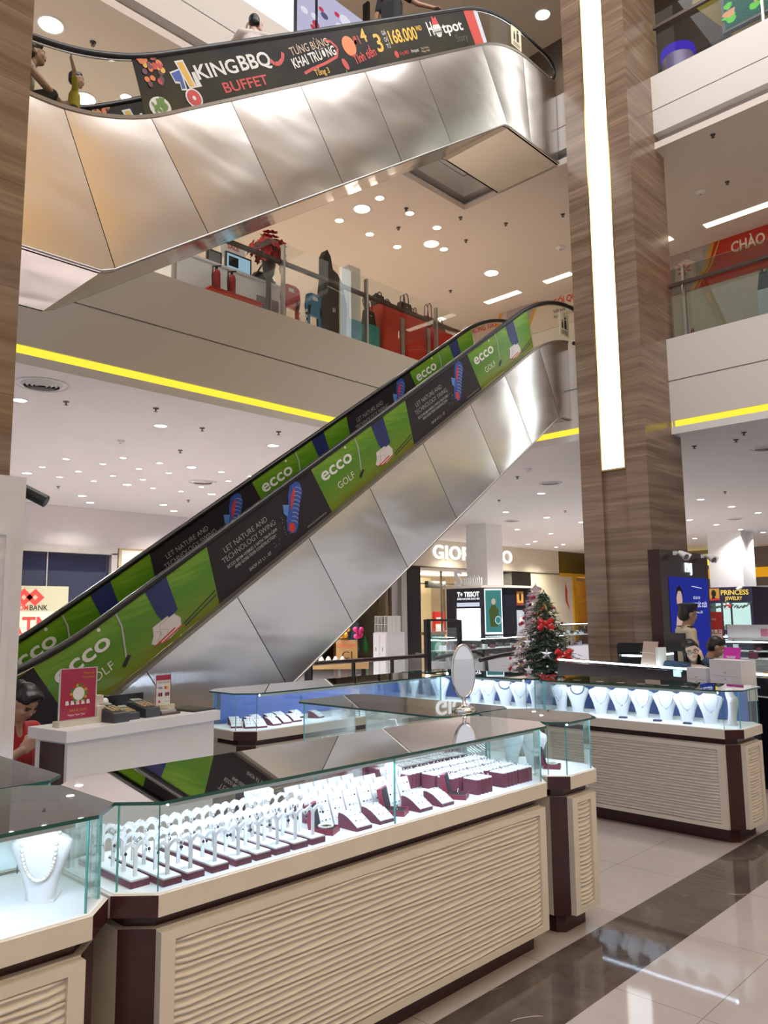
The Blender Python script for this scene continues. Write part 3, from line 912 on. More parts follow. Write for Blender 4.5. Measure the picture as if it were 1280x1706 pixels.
put(bd, .865, 2.55, R(-42), 'white bust with dark beads cut by the left edge of the photo', 'white necklace busts', Z, .96)
put(bp, 2.06, 2.755, R(-25), 'white bust with pearls behind the rows of earring stands', 'white necklace busts', Z, .68)
put(bp, 2.80, 2.70, R(-25), 'white bust with pearls between pendant cards and tall ring blocks', 'white necklace busts', Z, .62)
put(bc, 3.74, 2.66, R(70), 'white bust turned away behind the open red box in the end counter', 'white necklace busts', Z, .96)
put(bc, 3.84, 2.58, R(-70), 'second white bust beside the one turned away in the end counter', 'white necklace busts', Z, .9)
put(bc, 3.60, 3.45, R(-40), 'white bust seen through the glass top under the mirror', 'white necklace busts', Z, .8)
FB = [(5.44, 'c'), (5.19, 'c'), (4.75, 'c'), (4.59, 'c'), (4.40, 't'), (4.23, 'c'), (4.06, 'c'), (3.80, 'c'), (3.64, 't'), (3.42, 'c'), (3.23, 'c'), (3.05, 'c'), (2.85, 'c'), (2.68, 'c'), (2.5, 'c'), (2.34, 'c')]
for i, (y, k) in enumerate(FB):
    rz = R(-62) if i not in (6, 7, 15) else R({6: -20, 7: -105, 15: 10}[i])
    kd = {'c': 'white bust with a fine chain', 't': 'white bust with a dark bead collar'}[k]
    put({'c': bc, 't': bt}[k], 6.12 if y < 5.3 else 5.95, y, rz, kd + ', %s of sixteen in the far row' % ORD[i], 'white necklace busts', Z, 1.06)
def flat_pad():
    t = thing('ring_pad', 'x', 'ring pad', (0, 0, 0), 'small ring pads')
    b = MB(); b.box(-.03, -.02, 0, .03, .02, .012); b.build('pad', mat('dark_blue_pad', (.03, .035, .09), .6), t)
    b = MB()
    for i in range(3): b.tube([(-.018 + i * .018, .006 * math.cos(a), .014 + .006 * math.sin(a)) for a in [k * PI / 3 for k in range(6)]], .0016, 4, 0, True)
    b.build('ring', SILVER, t)
    return t
p = flat_pad()
for y, l in ((2.62, 'largest, near the right end'), (2.86, 'in front of the middle busts'), (3.15, 'left of the small middle one')):
    put(p, 5.98, y, R(-80), 'dark ring pad in front of the far necklace busts, ' + l, 'small ring pads')
def spray():
    t = thing('pearl_spray', 'x', 'pearl ornament', (0, 0, 0), 'white pearl ornaments')
    b = MB()
    for k in range(7):
        a = k * .9; b.tube([(0, 0, .01), (.03 * math.cos(a), .03 * math.sin(a), .03), (.06 * math.cos(a), .05 * math.sin(a), .035)], .004, 5)
    b.build('stalk', DISPLAY, t)
    b = MB()
    for k in range(14): b.ball((.055 * math.cos(k * .9), .045 * math.sin(k * .9), .03 + .01 * (k % 3)), .010, 6)
    b.build('pearl', PWHITE, t)
    return t
p = spray()
for y, l in ((3.95, 'leftmost'), (3.68, 'middle'), (3.45, 'right')):
    put(p, 3.51, y, 0, 'white pearl spray in the counter under the mirror, ' + l + ' of three', 'white pearl ornaments')

# ---------------------------------------------------------------- vanity mirror on the counter
def mirror():
    L = (3.745, 2.995, ZG)
    t = thing('vanity_mirror', 'oval chrome table mirror standing on the glass counter tops', 'mirror', L)
    x, y, z = L
    b = MB(); b.lathe([(.075, 0), (.075, .012), (.055, .022), (.028, .03), (.012, .04), (.010, .075)], c=L, n=24); b.build('base', CHROME, t)
    ang = R(-10)
    ax = Vector((math.cos(ang), math.sin(ang), 0)); nz = Vector((math.sin(ang), -math.cos(ang), .06)).normalized(); uy = Vector((0, 0, 1))
    c = Vector((x, y, z + .075 + .155))
    ring = [c + ax * (.088 * math.cos(a)) + uy * (.155 * math.sin(a)) for a in [k * 2 * PI / 40 for k in range(40)]]
    b = MB(); b.tube(ring, .008, 8, 0, True); b.tube([(x, y, z + .06), (x, y, z + .08)], .012, 10); b.build('frame', CHROME, t)
    b = MB()
    for s in (1, -1): b.disc(c + nz * (.004 * s), .085, 40, 0, ax, uy, 1, 1.79)
    b.build('mirror_glass', mat('mirror_silver', (.92, .92, .92), .01, 1.0, var=0), t)
    return t
mirror()
# ================================================================ escalators (35 degree)
TA = math.tan(R(35)); EC, ES = math.cos(R(35)), math.sin(R(35))
def smin(a, b, k): h = max(k - abs(a - b), 0) / k; return min(a, b) - h * h * k * .25
def smax(a, b, k): return -smin(-a, -b, k)
YN, YF = 6.95, 8.33
def grass_mat(b):
    t = NT('printed_golf_grass')
    P, x, y, z = t.pos()
    tt = t.math('SUBTRACT', t.math('MULTIPLY', t.math('SUBTRACT', z, b), EC), t.math('MULTIPLY', x, ES))
    ss = t.math('ADD', t.math('MULTIPLY', x, EC), t.math('MULTIPLY', z, ES))
    v = t.node('CombineXYZ', {0: t.math('MULTIPLY', ss, 1.5), 1: t.math('MULTIPLY', t.math('ADD', tt, t.math('MULTIPLY', ss, .25)), 14.0), 2: 0.0}).outputs[0]
    n = t.noise(1.6, 5, v, .65)
    f = t.math('ADD', t.math('MULTIPLY', tt, .9), t.math('MULTIPLY', n, .55))
    c = t.ramp(f, [(.22, srgb(120, 112, 12)), (.42, srgb(104, 140, 24)), (.62, srgb(78, 134, 22)), (.85, srgb(122, 168, 42))])
    p = t.princ(Base_Color=c, Roughness=.35)
    t.surf(p.outputs[0])
    return t.m
def escalator(label, zdl, zdh, bd, brl, brh, br, bb, zbl, zbh, xl, xh, xnew, seams, low_floor):
    t = thing('escalator', label, 'escalator', ((xl + xh) / 2, (YN + YF) / 2, low_floor), 'escalators')
    deck = lambda x: smax(zdl, smin(zdh, TA * x + bd, .5), .5)
    rail = lambda x: smax(brl, smin(brh, TA * x + br, .6), .6)
    bot = lambda x: max(zbl, min(zbh, TA * x + bb))
    def xs(a, c, n=60): return [a + (c - a) * i / n for i in range(n + 1)]
    # near cladding, one buckled sheet per panel, joints square to the slope
    def low_x(xt):       # foot of a joint that leaves the deck edge at xt
        for k in range(400):
            d = k * .01
            x, z = xt + d * ES, deck(xt) - d * EC
            if z <= bot(x): return x
        return xt
    st = [(xl, xl)] + [(s, low_x(s) if not isinstance(s, tuple) else s[1]) if not isinstance(s, tuple) else s for s in seams] + [(xh, xh)]
    for (a0, a1), (c0, c1) in zip(st[:-1], st[1:]):
        b = MB(); N = 14; vs, fs = [], []
        g = .004
        for j in range(N + 1):
            v = j / N
            for i in range(N + 1):
                u = i / N
                xt, xb = a0 + g + (c0 - a0 - 2 * g) * u, a1 + g + (c1 - a1 - 2 * g) * u
                zt, zb = deck(xt), bot(xb)
                bul = .020 * (math.sin(PI * u) * math.sin(PI * v)) ** .9 * (1 if zt - zb > .2 else 0) + .006 * math.sin(v * 9) * math.sin(PI * u)
                vs.append((xb + (xt - xb) * v, YN - bul, zb + (zt - zb) * v))
        for j in range(N):
            for i in range(N):
                k = j * (N + 1) + i
                fs.append((k, k + 1, k + N + 2, k + N + 1))
        b.add(vs, fs, 0, True)
        b.build('cladding_panel', STEEL, t)
    X = xs(xl, xh, 80)
    b = MB()
    b.ext([(x, YN + .02, deck(x)) for x in X] + [(x, YN + .02, bot(x)) for x in X[::-1]], (0, .03, 0)); b.build('near_truss', mat('joint_black', (.02, .02, .02), .6), t)
    b = MB(); b.ext([(x, YF, deck(x)) for x in X] + [(x, YF, bot(x)) for x in X[::-1]], (0, -.03, 0)); b.build('far_cladding', STEEL, t)
    b = MB()
    for a, c in zip(X[:-1], X[1:]): b.quad((a, YN, bot(a)), (c, YN, bot(c)), (c, YF, bot(c)), (a, YF, bot(a)))
    b.quad((xh, YN, bot(xh)), (xh, YF, bot(xh)), (xh, YF, deck(xh)), (xh, YN, deck(xh)))
    b.build('soffit', STEEL_DARK, t)
    edge_x = [x for x in X if bot(x) > zbl + .001 and bot(x) < zbh - .001]
    b = MB()
    b.tube([(x, YN - .004, bot(x) + .012) for x in X], .012, 6); b.build('bottom_trim', mat('brushed_trim', (.42, .40, .38), .4, 1.0), t)
    for nm, y0, y1 in (('deck_trim', YN - .012, YN + .15), ('deck_trim', YF - .15, YF + .012)):
        b = MB(); b.ext([(x, y0, deck(x) + .028) for x in X] + [(x, y0, deck(x) - .012) for x in X[::-1]], (0, y1 - y0, 0)); b.build(nm, mat('bronze_deck', (.27, .235, .20), .3, .7), t)
    b = MB(); sx = []
    x = xl
    while x < xh:
        z = max(low_floor, min(zdh - .1, TA * x + bd - .06)); b.box(x, YN + .2, z - .25, x + .3, YF - .2, z); x += .29
    b.build('step_band', BLACKM, t)
    # glass balustrades with rounded newel at the high end, rubber handrails
    xn = xnew
    for nm, y in (('near', YN + .10), ('far', YF - .10)):
        Xr = xs(xl, xn - .32, 90)
        zr = rail(xn - .32); zd = deck(min(xn, xh)) if xn <= xh else zdh
        hh = (zr - zd - .1) / 2
        arc = [(xn - .32 + .32 * math.sin(a), zr - hh + hh * math.cos(a)) for a in [k * PI / 14 for k in range(1, 15)]]
        prof = [(x, rail(x)) for x in Xr] + arc
        b = MB(); b.ext([(x, y, z - .02) for x, z in prof] + [(x, y, deck(min(x, xh)) + .02) for x in Xr[::-1]], (0, .012, 0)); b.build('balustrade_glass', RAILGLASS, t)
        b = MB()
        pts = [(x, y + .006, z) for x, z in prof]
        b.tube(pts, .036, 8); b.build('handrail', BLACK, t)
        b = MB(); b.tube([(x, y + .006, z - .042) for x, z in prof[:-6]], .012, 6); b.build('handrail_guide', CHROME, t)
    return t, deck, rail
BA1, BA2 = -1.5604, 4.1757
esc1, dk1, rl1 = escalator('lower escalator with green golf shoe adverts, rising from the ground floor to the right', .12, 6.40, BA1, 1.0, 7.16, -.7525 - .03, -3.07, 0.0, 4.98, .7, 11.85, 12.55,
    [1.8, 2.83, 3.86, 4.89, 5.88, 6.88, 7.92, 9.0, 9.9, (10.92, 11.47)], 0)
esc2, dk2, rl2 = escalator('upper escalator with the dark barbecue buffet banner, high above the counters', 6.445, 11.34, BA2, 7.08, 11.92, 4.948 - .02, 2.6348, 4.957, 9.75, .6, 11.80, 11.95,
    [(1.7, 1.7), (2.83, 3.41), 3.73, 4.71, 5.73, 6.86, 7.98, (9.55, 10.22), (10.75, 10.9)], 6.255)
class Ban:
    """flat print on the balustrade: s runs up the slope, t square to it"""
    def __init__(s, b, y): s.o = Vector((0, y, b)); s.e = Vector((EC, 0, ES)); s.f = Vector((-ES, 0, EC))
    def p(s, u, t, d=0): return s.o + s.e * u + s.f * t + Vector((0, -d, 0))
    def poly(s, mb, pts, d, mi=0): return mb.poly([s.p(u, t, d) for u, t in pts], mi)
    def ell(s, mb, u, t, ru, rt, d, mi=0, rot=0, n=18):
        return s.poly(mb, [(u + ru * math.cos(a) * math.cos(rot) - rt * math.sin(a) * math.sin(rot), t + ru * math.cos(a) * math.sin(rot) + rt * math.sin(a) * math.cos(rot)) for a in [k * 2 * PI / n for k in range(n)]], d, mi)
    def line(s, mb, pts, w, d, mi=0):
        for (a, c), (e, g) in zip(pts[:-1], pts[1:]):
            v = Vector((e - a, g - c)); n = Vector((-v.y, v.x)).normalized() * w / 2
            s.poly(mb, [(a + n.x, c + n.y), (e + n.x, g + n.y), (e - n.x, g - n.y), (a - n.x, c - n.y)], d, mi)
    def text(s, mb, body, u, t, h, d, mi=0, w=None, bold=0, align='L', rot=0, space=1.0):
        e = s.e * math.cos(rot) + s.f * math.sin(rot); f = -s.e * math.sin(rot) + s.f * math.cos(rot)
        return mb.text(body, s.p(u, t, d), e, f, h, mi, w, bold, align, 0, space)
TB = .635
GRASS = grass_mat(BA1)
NAVY = mat('navy_trousers_print', (.02, .03, .14), .4, var=.3, scale=6)
SHOEW = mat('shoe_print_white', (.72, .68, .66), .4)
BLUEP = mat('shoe_print_blue', (.03, .09, .42), .4, var=.4, scale=14)
ORANGE = mat('orange_print', (.80, .22, .04), .4)
CHAR = mat('charcoal_print', (.026, .021, .026), .4, spec=.3)
GREYP = mat('grey_print', (.45, .45, .46), .4)
def green_panel(ba, g, end, parent, full):
    top = end + .22
    b = MB(); ba.poly(b, [(g, 0), (end, 0), (top, TB), (g, TB)], .002)
    o = b.build('advert_panel', GRASS, parent)
    d = .005
    b = MB()
    leg = [(g + 1.24, .63), (g + 1.52, .63), (g + 1.44, .235), (g + 1.24, .215), (g + 1.22, .33)]
    ba.poly(b, leg, d, 0)
    for du, dt in ((-.055, .012), (.02, -.01)):
        sh = [(1.17, .235), (1.36, .235), (1.40, .16), (1.36, .085), (1.20, .060), (1.10, .075), (1.07, .11), (1.13, .16)]
        ba.poly(b, [(g + u + du, t + dt) for u, t in sh], d + .001 + (du > 0) * .001, 1)
        ba.line(b, [(g + u + du, t + dt) for u, t in sh + sh[:1]], .007, d + .0015 + (du > 0) * .001, 3)
        ba.line(b, [(g + 1.10 + du, .068 + dt), (g + 1.37 + du, .09 + dt)], .014, d + .003, 2)
        ba.line(b, [(g + 1.16 + du, .19 + dt), (g + 1.22 + du, .15 + dt), (g + 1.20 + du, .11 + dt)], .006, d + .003, 3)
    ba.line(b, [(g + .88, .62), (g + .86, .45), (g + .74, .18)], .018, d, 3)
    ba.poly(b, [(g + .655, .13), (g + .76, .19), (g + .79, .165), (g + .685, .105)], d + .002, 4)
    for k in (0, .045): ba.line(b, [(g + 1.42, .05 + k * .6), (end + .02 + k * .3, .10 + k)], .014, d, 5)
    b.build('golfer_print', [NAVY, SHOEW, PRED, GREYP, CHAR, mat('dark_green_print', (.02, .05, .01), .4)], o)
    b = MB()
    ba.text(b, 'ecco', g + .09, .365, .165, d, 0, .60, .018)
    ba.ell(b, g + .655, .555, .018, .018, d, 0)
    ba.text(b, 'GOLF', g + .27, .165, .085, d, 0, .33, -.008)
    b.build('lettering', PWHITE, o)
def dark_panel(ba, g, end, parent):
    b = MB(); ba.poly(b, [(g, 0), (end, 0), (end, TB), (g + .22, TB)], .002)
    o = b.build('advert_panel', CHAR, parent)
    d = .005
    b = MB()
    c = (g + 1.47, .32); rot = R(48)
    ol = [(-.30, .02), (-.28, .085), (-.16, .11), (-.02, .10), (.12, .125), (.24, .12), (.32, .05), (.31, -.03), (.22, -.075), (.08, -.06), (-.06, -.055), (-.2, -.065), (-.28, -.04)]
    R2 = lambda u, t: (c[0] + u * math.cos(rot) - t * math.sin(rot), c[1] + u * math.sin(rot) + t * math.cos(rot))
    ba.poly(b, [R2(u, t) for u, t in ol], d, 0)
    ba.poly(b, [R2(u, t) for u, t in [(-.29, .0), (-.27, .06), (-.19, .07), (-.17, .0), (-.24, -.03)]], d + .002, 1)
    ba.poly(b, [R2(u, t) for u, t in [(-.05, .06), (.10, .085), (.24, .06), (.20, .03), (.05, .04)]], d + .002, 1)
    for k in range(9):
        u = -.16 + k * .05
        ba.line(b, [R2(u, -.055), R2(u + .015, -.01), R2(u + .005, .04)], .008, d + .003, 2)
    ba.poly(b, [R2(u, t) for u, t in [(-.12, .10), (.02, .10), (.0, .19), (-.10, .16)]], d + .001, 3)
    for k in range(40):
        ba.ell(b, g + .95 + random.random() * .4, .1 + random.random() * .26, .005, .004, d, 2, 0, 5)
    b.build('shoe_print', [BLUEP, PRED, GREYP, mat('light_blue_print', (.10, .25, .62), .4)], o)
    b = MB()
    ba.text(b, 'LET NATURE AND', g + .36, .405, .062, d, 0, .68, -.012)
    ba.text(b, 'TECHNOLOGY SWING', g + .28, .315, .062, d, 0, .84, -.012)
    ba.text(b, 'ECCO BIOM HYBRID 3 WITH TRI-FI-GRIP', g + .30, .245, .034, d, 0, .80, .01)
    ba.text(b, 'AND GORE-TEX\u00ae CONSTRUCTION', g + .38, .195, .034, d, 0, .66, .01)
    ba.text(b, 'SHOP AT L1 - 07', g + .52, .065, .036, d, 0, .36, .004)
    ba.text(b, 'WWW.ECCOVIETNAM.VN', g + 1.50, .03, .022, d, 0, .36, 0)
    b.build('lettering', GREYP, o)
for ba, sh in ((Ban(BA1 + .03, YN + .095), 0.0), (Ban(BA1 + .03, YF - .105), 0.0)):
    for g in (.10, 3.90, 7.726, 11.49):
        end = {3.90: 5.78, 7.726: 9.575, 11.49: 13.30, .10: 1.98}[g]
        if g > 1: green_panel(ba, g, end, esc1, True)
    for g, e in ((1.98, 3.90), (5.78, 7.726), (9.575, 11.49)): dark_panel(ba, g, e, esc1)

# upper banner ----------------------------------------------------
def buffet_banner(ba, parent):
    T = .60
    b = MB(); ba.poly(b, [(4.56, 0), (11.62, 0), (11.62, T), (4.74, T)], .002)
    t = NT('dark_banner_print'); P, x, y, z = t.pos()
    n = t.noise(.9, 2, P)
    p = t.princ(Base_Color=t.ramp(n, [(.4, (.010, .009, .008)), (.62, (.035, .03, .012)), (.75, (.06, .05, .012))]), Roughness=.45); p.inputs['Specular IOR Level'].default_value = .15; t.surf(p.outputs[0])
    o = b.build('advert_banner', t.m, parent)
    d = .005
    b = MB()
    ba.text(b, 'KING', 5.50, .275, .155, d, 0, .66, .02)
    ba.text(b, 'BBQ', 6.21, .285, .165, d, 0, .54, .022)
    ba.text(b, 'BUFFET', 5.80, .085, .115, d, 1, .76, .018)
    # pictogram: blue hook, yellow bar, red ring
    ba.poly(b, [(5.14, .40), (5.30, .42), (5.30, .34), (5.27, .19), (5.19, .20), (5.21, .27), (5.15, .28)], d, 0)
    ba.poly(b, [(5.155, .385), (5.285, .405), (5.28, .33), (5.255, .21), (5.205, .215), (5.225, .29), (5.165, .30)], d + .001, 2)
    ba.poly(b, [(5.27, .50), (5.40, .50), (5.42, .20), (5.31, .20)], d + .001, 0); ba.poly(b, [(5.30, .48), (5.38, .48), (5.395, .22), (5.33, .22)], d + .002, 3)
    ba.ell(b, 5.31, .10, .115, .105, d + .002, 0); ba.ell(b, 5.31, .10, .095, .088, d + .003, 1); ba.ell(b, 5.31, .10, .024, .024, d + .004, 0)
    ba.poly(b, [(5.44, .36), (5.49, .36), (5.50, .20), (5.42, .20)], d, 0)
    ba.text(b, 'TƯNG BỪNG', 7.16, .345, .10, d, 4, .80, .004, rot=.06)
    ba.text(b, 'KHAI TRƯƠNG', 7.12, .195, .12, d, 0, .92, .02, rot=.08)
    ba.text(b, 'Tầng 3', 7.45, .065, .075, d, 3, .30, .01)
    ba.line(b, [(7.26, .12), (7.45, .155), (7.75, .19), (8.02, .24), (8.10, .34), (8.02, .43), (7.9, .46)], .035, d - .001, 1)
    ba.line(b, [(6.74, .34), (6.80, .29), (6.88, .285), (6.97, .33), (7.02, .40)], .05, d, 1)
    ba.ell(b, 8.13, .13, .05, .08, d, 1, .4); ba.line(b, [(8.10, .06), (8.08, -.0)], .02, d, 5)
    ba.ell(b, 8.36, .34, .14, .13, d, 6)
    ba.text(b, 'ĐI', 8.50, .33, .11, d, 1, .14, .02, rot=.1); ba.text(b, '4', 8.68, .36, .17, d, 3, .14, .02)
    ba.text(b, 'Tính tiền', 8.35, .10, .12, d, 1, .55, .02, rot=.12); ba.text(b, '3', 8.96, .20, .24, d, 3, .16, .02)
    ba.text(b, 'GIÁ', 9.20, .40, .06, d, 0, .10); ba.text(b, 'CHỈ', 9.20, .31, .06, d, 0, .10); ba.text(b, 'TỪ', 9.20, .22, .06, d, 0, .10)
    ba.text(b, '168.000', 9.34, .27, .18, d, 3, .72, .022); ba.text(b, 'VND', 10.08, .38, .07, d, 3, .16, .02)
    ba.ell(b, 9.36, .12, .05, .05, d, 1); ba.text(b, 'King BBQ', 9.44, .10, .05, d, 1, .24); ba.text(b, 'Hotpot', 9.75, .10, .05, d, 0, .2); ba.text(b, 'Tầng 3, Vincom', 10.02, .12, .03, d, 4, .22); ba.text(b, 'Mega Mall', 10.02, .075, .03, d, 4, .22)
    ba.text(b, 'H', 10.40, .28, .20, d, 0, .14, .02); ba.ell(b, 10.66, .35, .11, .115, d, 0)
    ba.poly(b, [(10.57, .42), (10.75, .42), (10.72, .54), (10.66, .50), (10.62, .56)], d + .001, 1)
    for k in range(4): ba.line(b, [(10.585 + k * .05, .27), (10.585 + k * .05, .36)], .012, d + .002, 7)
    ba.line(b, [(10.56, .315), (10.76, .315)], .012, d + .002, 7)
    ba.text(b, 'tpot', 10.80, .28, .16, d, 0, .62, .02); ba.text(b, 'Story', 11.10, .12, .11, d, 8, .36)
    b.build('lettering', [PWHITE, PRED, BLUEP, PYEL, mat('beige_print', (.62, .50, .34), .4), mat('leaf_print', (.10, .24, .03), .4), ORANGE, INK, mat('dim_grey_print', (.09, .09, .09), .4)], o)
    b = MB()
    for k in range(46):
        u, v = 4.80 + random.random() * .42, .30 + random.random() * .28
        if u > 5.0 + (v - .3) * .6: continue
        ba.ell(b, u, v, .035, .03, d + k * .0001, k % 4, random.random() * 3, 9)
    ba.ell(b, 4.80, .08, .14, .11, d + .002, 5); 
    for k in range(26): ba.ell(b, 4.80 + (random.random() - .5) * .18, .10 + (random.random() - .5) * .12, .03, .018, d + .003 + k * .0001, 4, random.random() * 3, 7)
    b.build('food_print', [PRED, ORANGE, PYEL, BOXRED, mat('salad_print', (.14, .30, .04), .4), PWHITE], o)
    b = MB(); ba.poly(b, [(11.62, 0), (11.90, .02), (11.93, T), (11.72 - .1, T)], .002); b.build('red_end_panel', mat('red_banner_print', (.58, .05, .03), .4, var=.25, scale=4), parent)
    b = MB(); ba.poly(b, [(11.90, .02), (12.02, .03), (12.05, .50), (11.93, .60)], .001); b.build('glass_reflection_strip', mat('glass_reflection_paint', (.55, .62, .70), .3), parent)  # pale blue strip painted in place of the glass pane's reflection
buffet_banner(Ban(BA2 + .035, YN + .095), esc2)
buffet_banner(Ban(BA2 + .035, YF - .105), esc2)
def safety_sign(x, z, parent):
    b = MB(); b.box(x, YN + .088, z, x + .30, YN + .098, z + .40)
    o = b.build('safety_notice', mat('cream_notice', (.78, .72, .50), .4), parent)
    b = MB(); y = YN + .086
    for cx, k in ((x + .19, 1.0), (x + .09, .7)):
        b.disc((cx, y, z + .13 + .20 * k), .026 * k, 10, 0, (1, 0, 0), (0, 0, 1))
        b.poly([(cx - .035 * k, y, z + .13), (cx + .035 * k, y, z + .13), (cx + .035 * k, y, z + .13 + .165 * k), (cx - .035 * k, y, z + .13 + .165 * k)])
    for k in range(3): b.poly([(x + .05, y, z + .03 + k * .025), (x + .25, y, z + .03 + k * .025), (x + .25, y, z + .04 + k * .025), (x + .05, y, z + .04 + k * .025)])
    b.build('pictogram', INK, o)
safety_sign(10.55, 11.50, esc2)
safety_sign(11.75, 6.55, esc1)
# ================================================================ ground-floor hall behind the escalator
def lit_panel(b, x0, y0, z0, x1, y1, z1, mi=0): b.box(x0, y0, z0, x1, y1, z1, mi)
# --- bank window, far left
t = thing('shopfront', 'dark glass shopfront with bank machine sign on the back wall at left', 'shopfront', (8.7, 20.4, 0))
b = MB(); b.box(7.2, 20.46, 0, 10.16, 20.5, 3.4); b.build('window_glass', mat('dark_reflecting_glass', (.012, .014, .035), .03, spec=1.0, var=.02), t)
b = MB(); b.box(7.2, 20.30, 3.36, 10.3, 20.52, 3.56); b.box(10.14, 20.30, 0, 10.3, 20.52, 3.4); b.build('window_frame', mat('pale_steel_frame', (.62, .58, .54), .3, .6), t)
b = MB(); b.box(8.43, 20.42, 0, 8.455, 20.47, 3.36); b.build('mullion', MATS['pale_steel_frame'], t)
b = MB(); b.box(6.9, 20.24, .7, 8.95, 20.30, 2.47); sg = b.build('sign_board', mat('sage_sign', (.34, .33, .22), .5), t)
b = MB(); b.box(6.9, 20.225, .9, 8.6, 20.24, 1.82); b.build('white_strip', mat('cream_strip', (.50, .48, .36), .5), sg)
b = MB()
for cx in (7.82, 8.10):
    o = [(cx - .23, 2.18), (cx, 2.40), (cx + .23, 2.18), (cx, 1.96)]; i = [(cx - .07, 2.18), (cx, 2.25), (cx + .07, 2.18), (cx, 2.11)]
    for k in range(4): b.poly([(o[k][0], 20.235, o[k][1]), (o[(k + 1) % 4][0], 20.235, o[(k + 1) % 4][1]), (i[(k + 1) % 4][0], 20.235, i[(k + 1) % 4][1]), (i[k][0], 20.235, i[k][1])])
b.text('TECHCOM', (7.20, 20.236, 1.86), (1, 0, 0), (0, 0, 1), .13, 0, .74, .02)
b.text('BANK', (7.97, 20.236, 1.86), (1, 0, 0), (0, 0, 1), .13, 1, .46, .02)
b.text('ATM', (7.42, 20.22, 1.28), (1, 0, 0), (0, 0, 1), .42, 0, 1.1, .02)
b.build('lettering', [PRED, INK], sg)
b = MB(); b.box(10.42, 20.28, .5, 11.6, 20.38, 3.5); b.box(10.36, 20.31, .44, 11.66, 20.395, 3.56, 1)
tag(b.build('wall_poster', [mat('white_poster', (.74, .73, .68), .4), mat('tan_frame', (.42, .33, .2), .4)], loc=(11, 20.35, .44)), 'large white poster panel half hidden by the escalator, beside the bank window', 'poster')

# --- shop seen under the escalator
t = thing('shopfront', 'narrow glass shopfront with warm wooden niche below the escalator', 'shopfront', (19.5, 20.4, 0))
b = MB(); b.box(16.6, 22.6, 0, 21.3, 22.7, 2.9); b.build('rear_panel', mat('dark_interior', (.10, .07, .05), .6), t)
b = MB(); b.box(19.55, 21.6, .1, 20.5, 21.7, 2.2); b.build('wood_panel', mat('orange_wood', (.46, .20, .06), .4, var=.3, scale=3), t)
b = MB(); b.lathe([(.02, .7), (.16, .1), (.05, 0)], c=(20.02, 21.3, 1.45), n=14); b.build('hanging_lamp', emis('orange_lamp', (1, .55, .10), 3.0), t)
for x in (19.62, 20.36):
    b = MB(); b.lathe([(.02, 0), (.09, .3), (.07, .8), (.02, 1.35)], c=(x, 21.45, .15), n=10, sy=.3); b.build('curtain', PWHITE, t)
for x in (16.7, 19.42, 20.62, 21.2):
    b = MB(); b.box(x, 20.36, 0, x + .09, 20.46, 2.9); b.build('frame_post', mat('bronze_frame', (.12, .10, .08), .35, .5), t)
b = MB(); b.lathe([(.10, 0), (.12, .25), (.06, .42), (.05, .6)], c=(20.42, 20.9, .3), n=10); b.build('green_jar', mat('green_glaze', (.03, .32, .06), .2), t)
b = MB(); b.box(21.66, 20.2, 0, 21.96, 20.5, 3.5); b.build('stone_pier', mat('grey_pier', (.40, .40, .36), .6), t)
def mannequin(label, x, y, col, h=1.75):
    t = thing('mannequin', label, 'mannequin', (x, y, 0))
    k = h / 1.75
    b = MB(); b.ball((x, y, 1.63 * k), (.075, .09, .11), 12); b.tube([(x, y, 1.40 * k), (x, y, 1.55 * k)], .045, 8); b.tube([(x - .07, y, .05), (x - .06, y, .5 * k)], .045, 8); b.tube([(x + .07, y, .05), (x + .06, y, .5 * k)], .045, 8)
    b.build('figure', mat('mannequin_white', (.7, .66, .62), .4), t)
    b = MB(); b.lathe([(.24, .42), (.20, .7), (.15, 1.0), (.19, 1.25), (.21, 1.38), (.07, 1.46)], c=(x, y, 0), n=16, sy=.65)
    for s in (-1, 1): b.tube([(x + s * .19, y, 1.38 * k), (x + s * .25, y, 1.1 * k), (x + s * .24, y, .85 * k)], [.055, .05, .04], 8)
    b.build('garment', col, t)
mannequin('mannequin in a grey-blue dress just right of the escalator underside', 19.05, 20.1, mat('grey_blue_cloth', (.10, .16, .20), .8))
# stall under the escalator
t = thing('market_stall', 'low wooden stall with white goods peeking from under the escalator', 'stall', (10.5, 11.6, 0))
def yaw_box(b, c, w, d, z0, z1, a, mi=0):
    u = Vector((math.cos(a), math.sin(a), 0)); v = Vector((-math.sin(a), math.cos(a), 0))
    b.obox((c[0], c[1], (z0 + z1) / 2), u * w / 2, v * d / 2, (0, 0, (z1 - z0) / 2), mi)
SA = R(-42)
b = MB(); yaw_box(b, (10.5, 11.6), 1.3, .5, .62, .74, SA); b.build('shelf_board', mat('light_wood', (.45, .28, .12), .5, var=.2, scale=5), t)
b = MB()
for s in (-.55, .55): yaw_box(b, (10.5 + s * math.cos(SA), 11.6 + s * math.sin(SA)), .08, .45, 0, .62, SA)
b.build('leg_frame', BLACKM, t)
b = MB(); yaw_box(b, (10.72, 11.5), .42, .08, .74, 1.16, SA); o = b.build('crate_sign', MATS['light_wood'], t)
u = Vector((math.cos(SA), math.sin(SA), 0))
b = MB(); b.text('CI', Vector((10.62, 11.53, .80)) + Vector((math.sin(SA), -math.cos(SA), 0)) * .045, u, (0, 0, 1), .15, 0, .2); b.text('CENTEAM', Vector((10.56, 11.6, 1.02)) + Vector((math.sin(SA), -math.cos(SA), 0)) * .045, u, (0, 0, 1), .07, 1, .36); b.build('lettering', [INK, PRED], o)
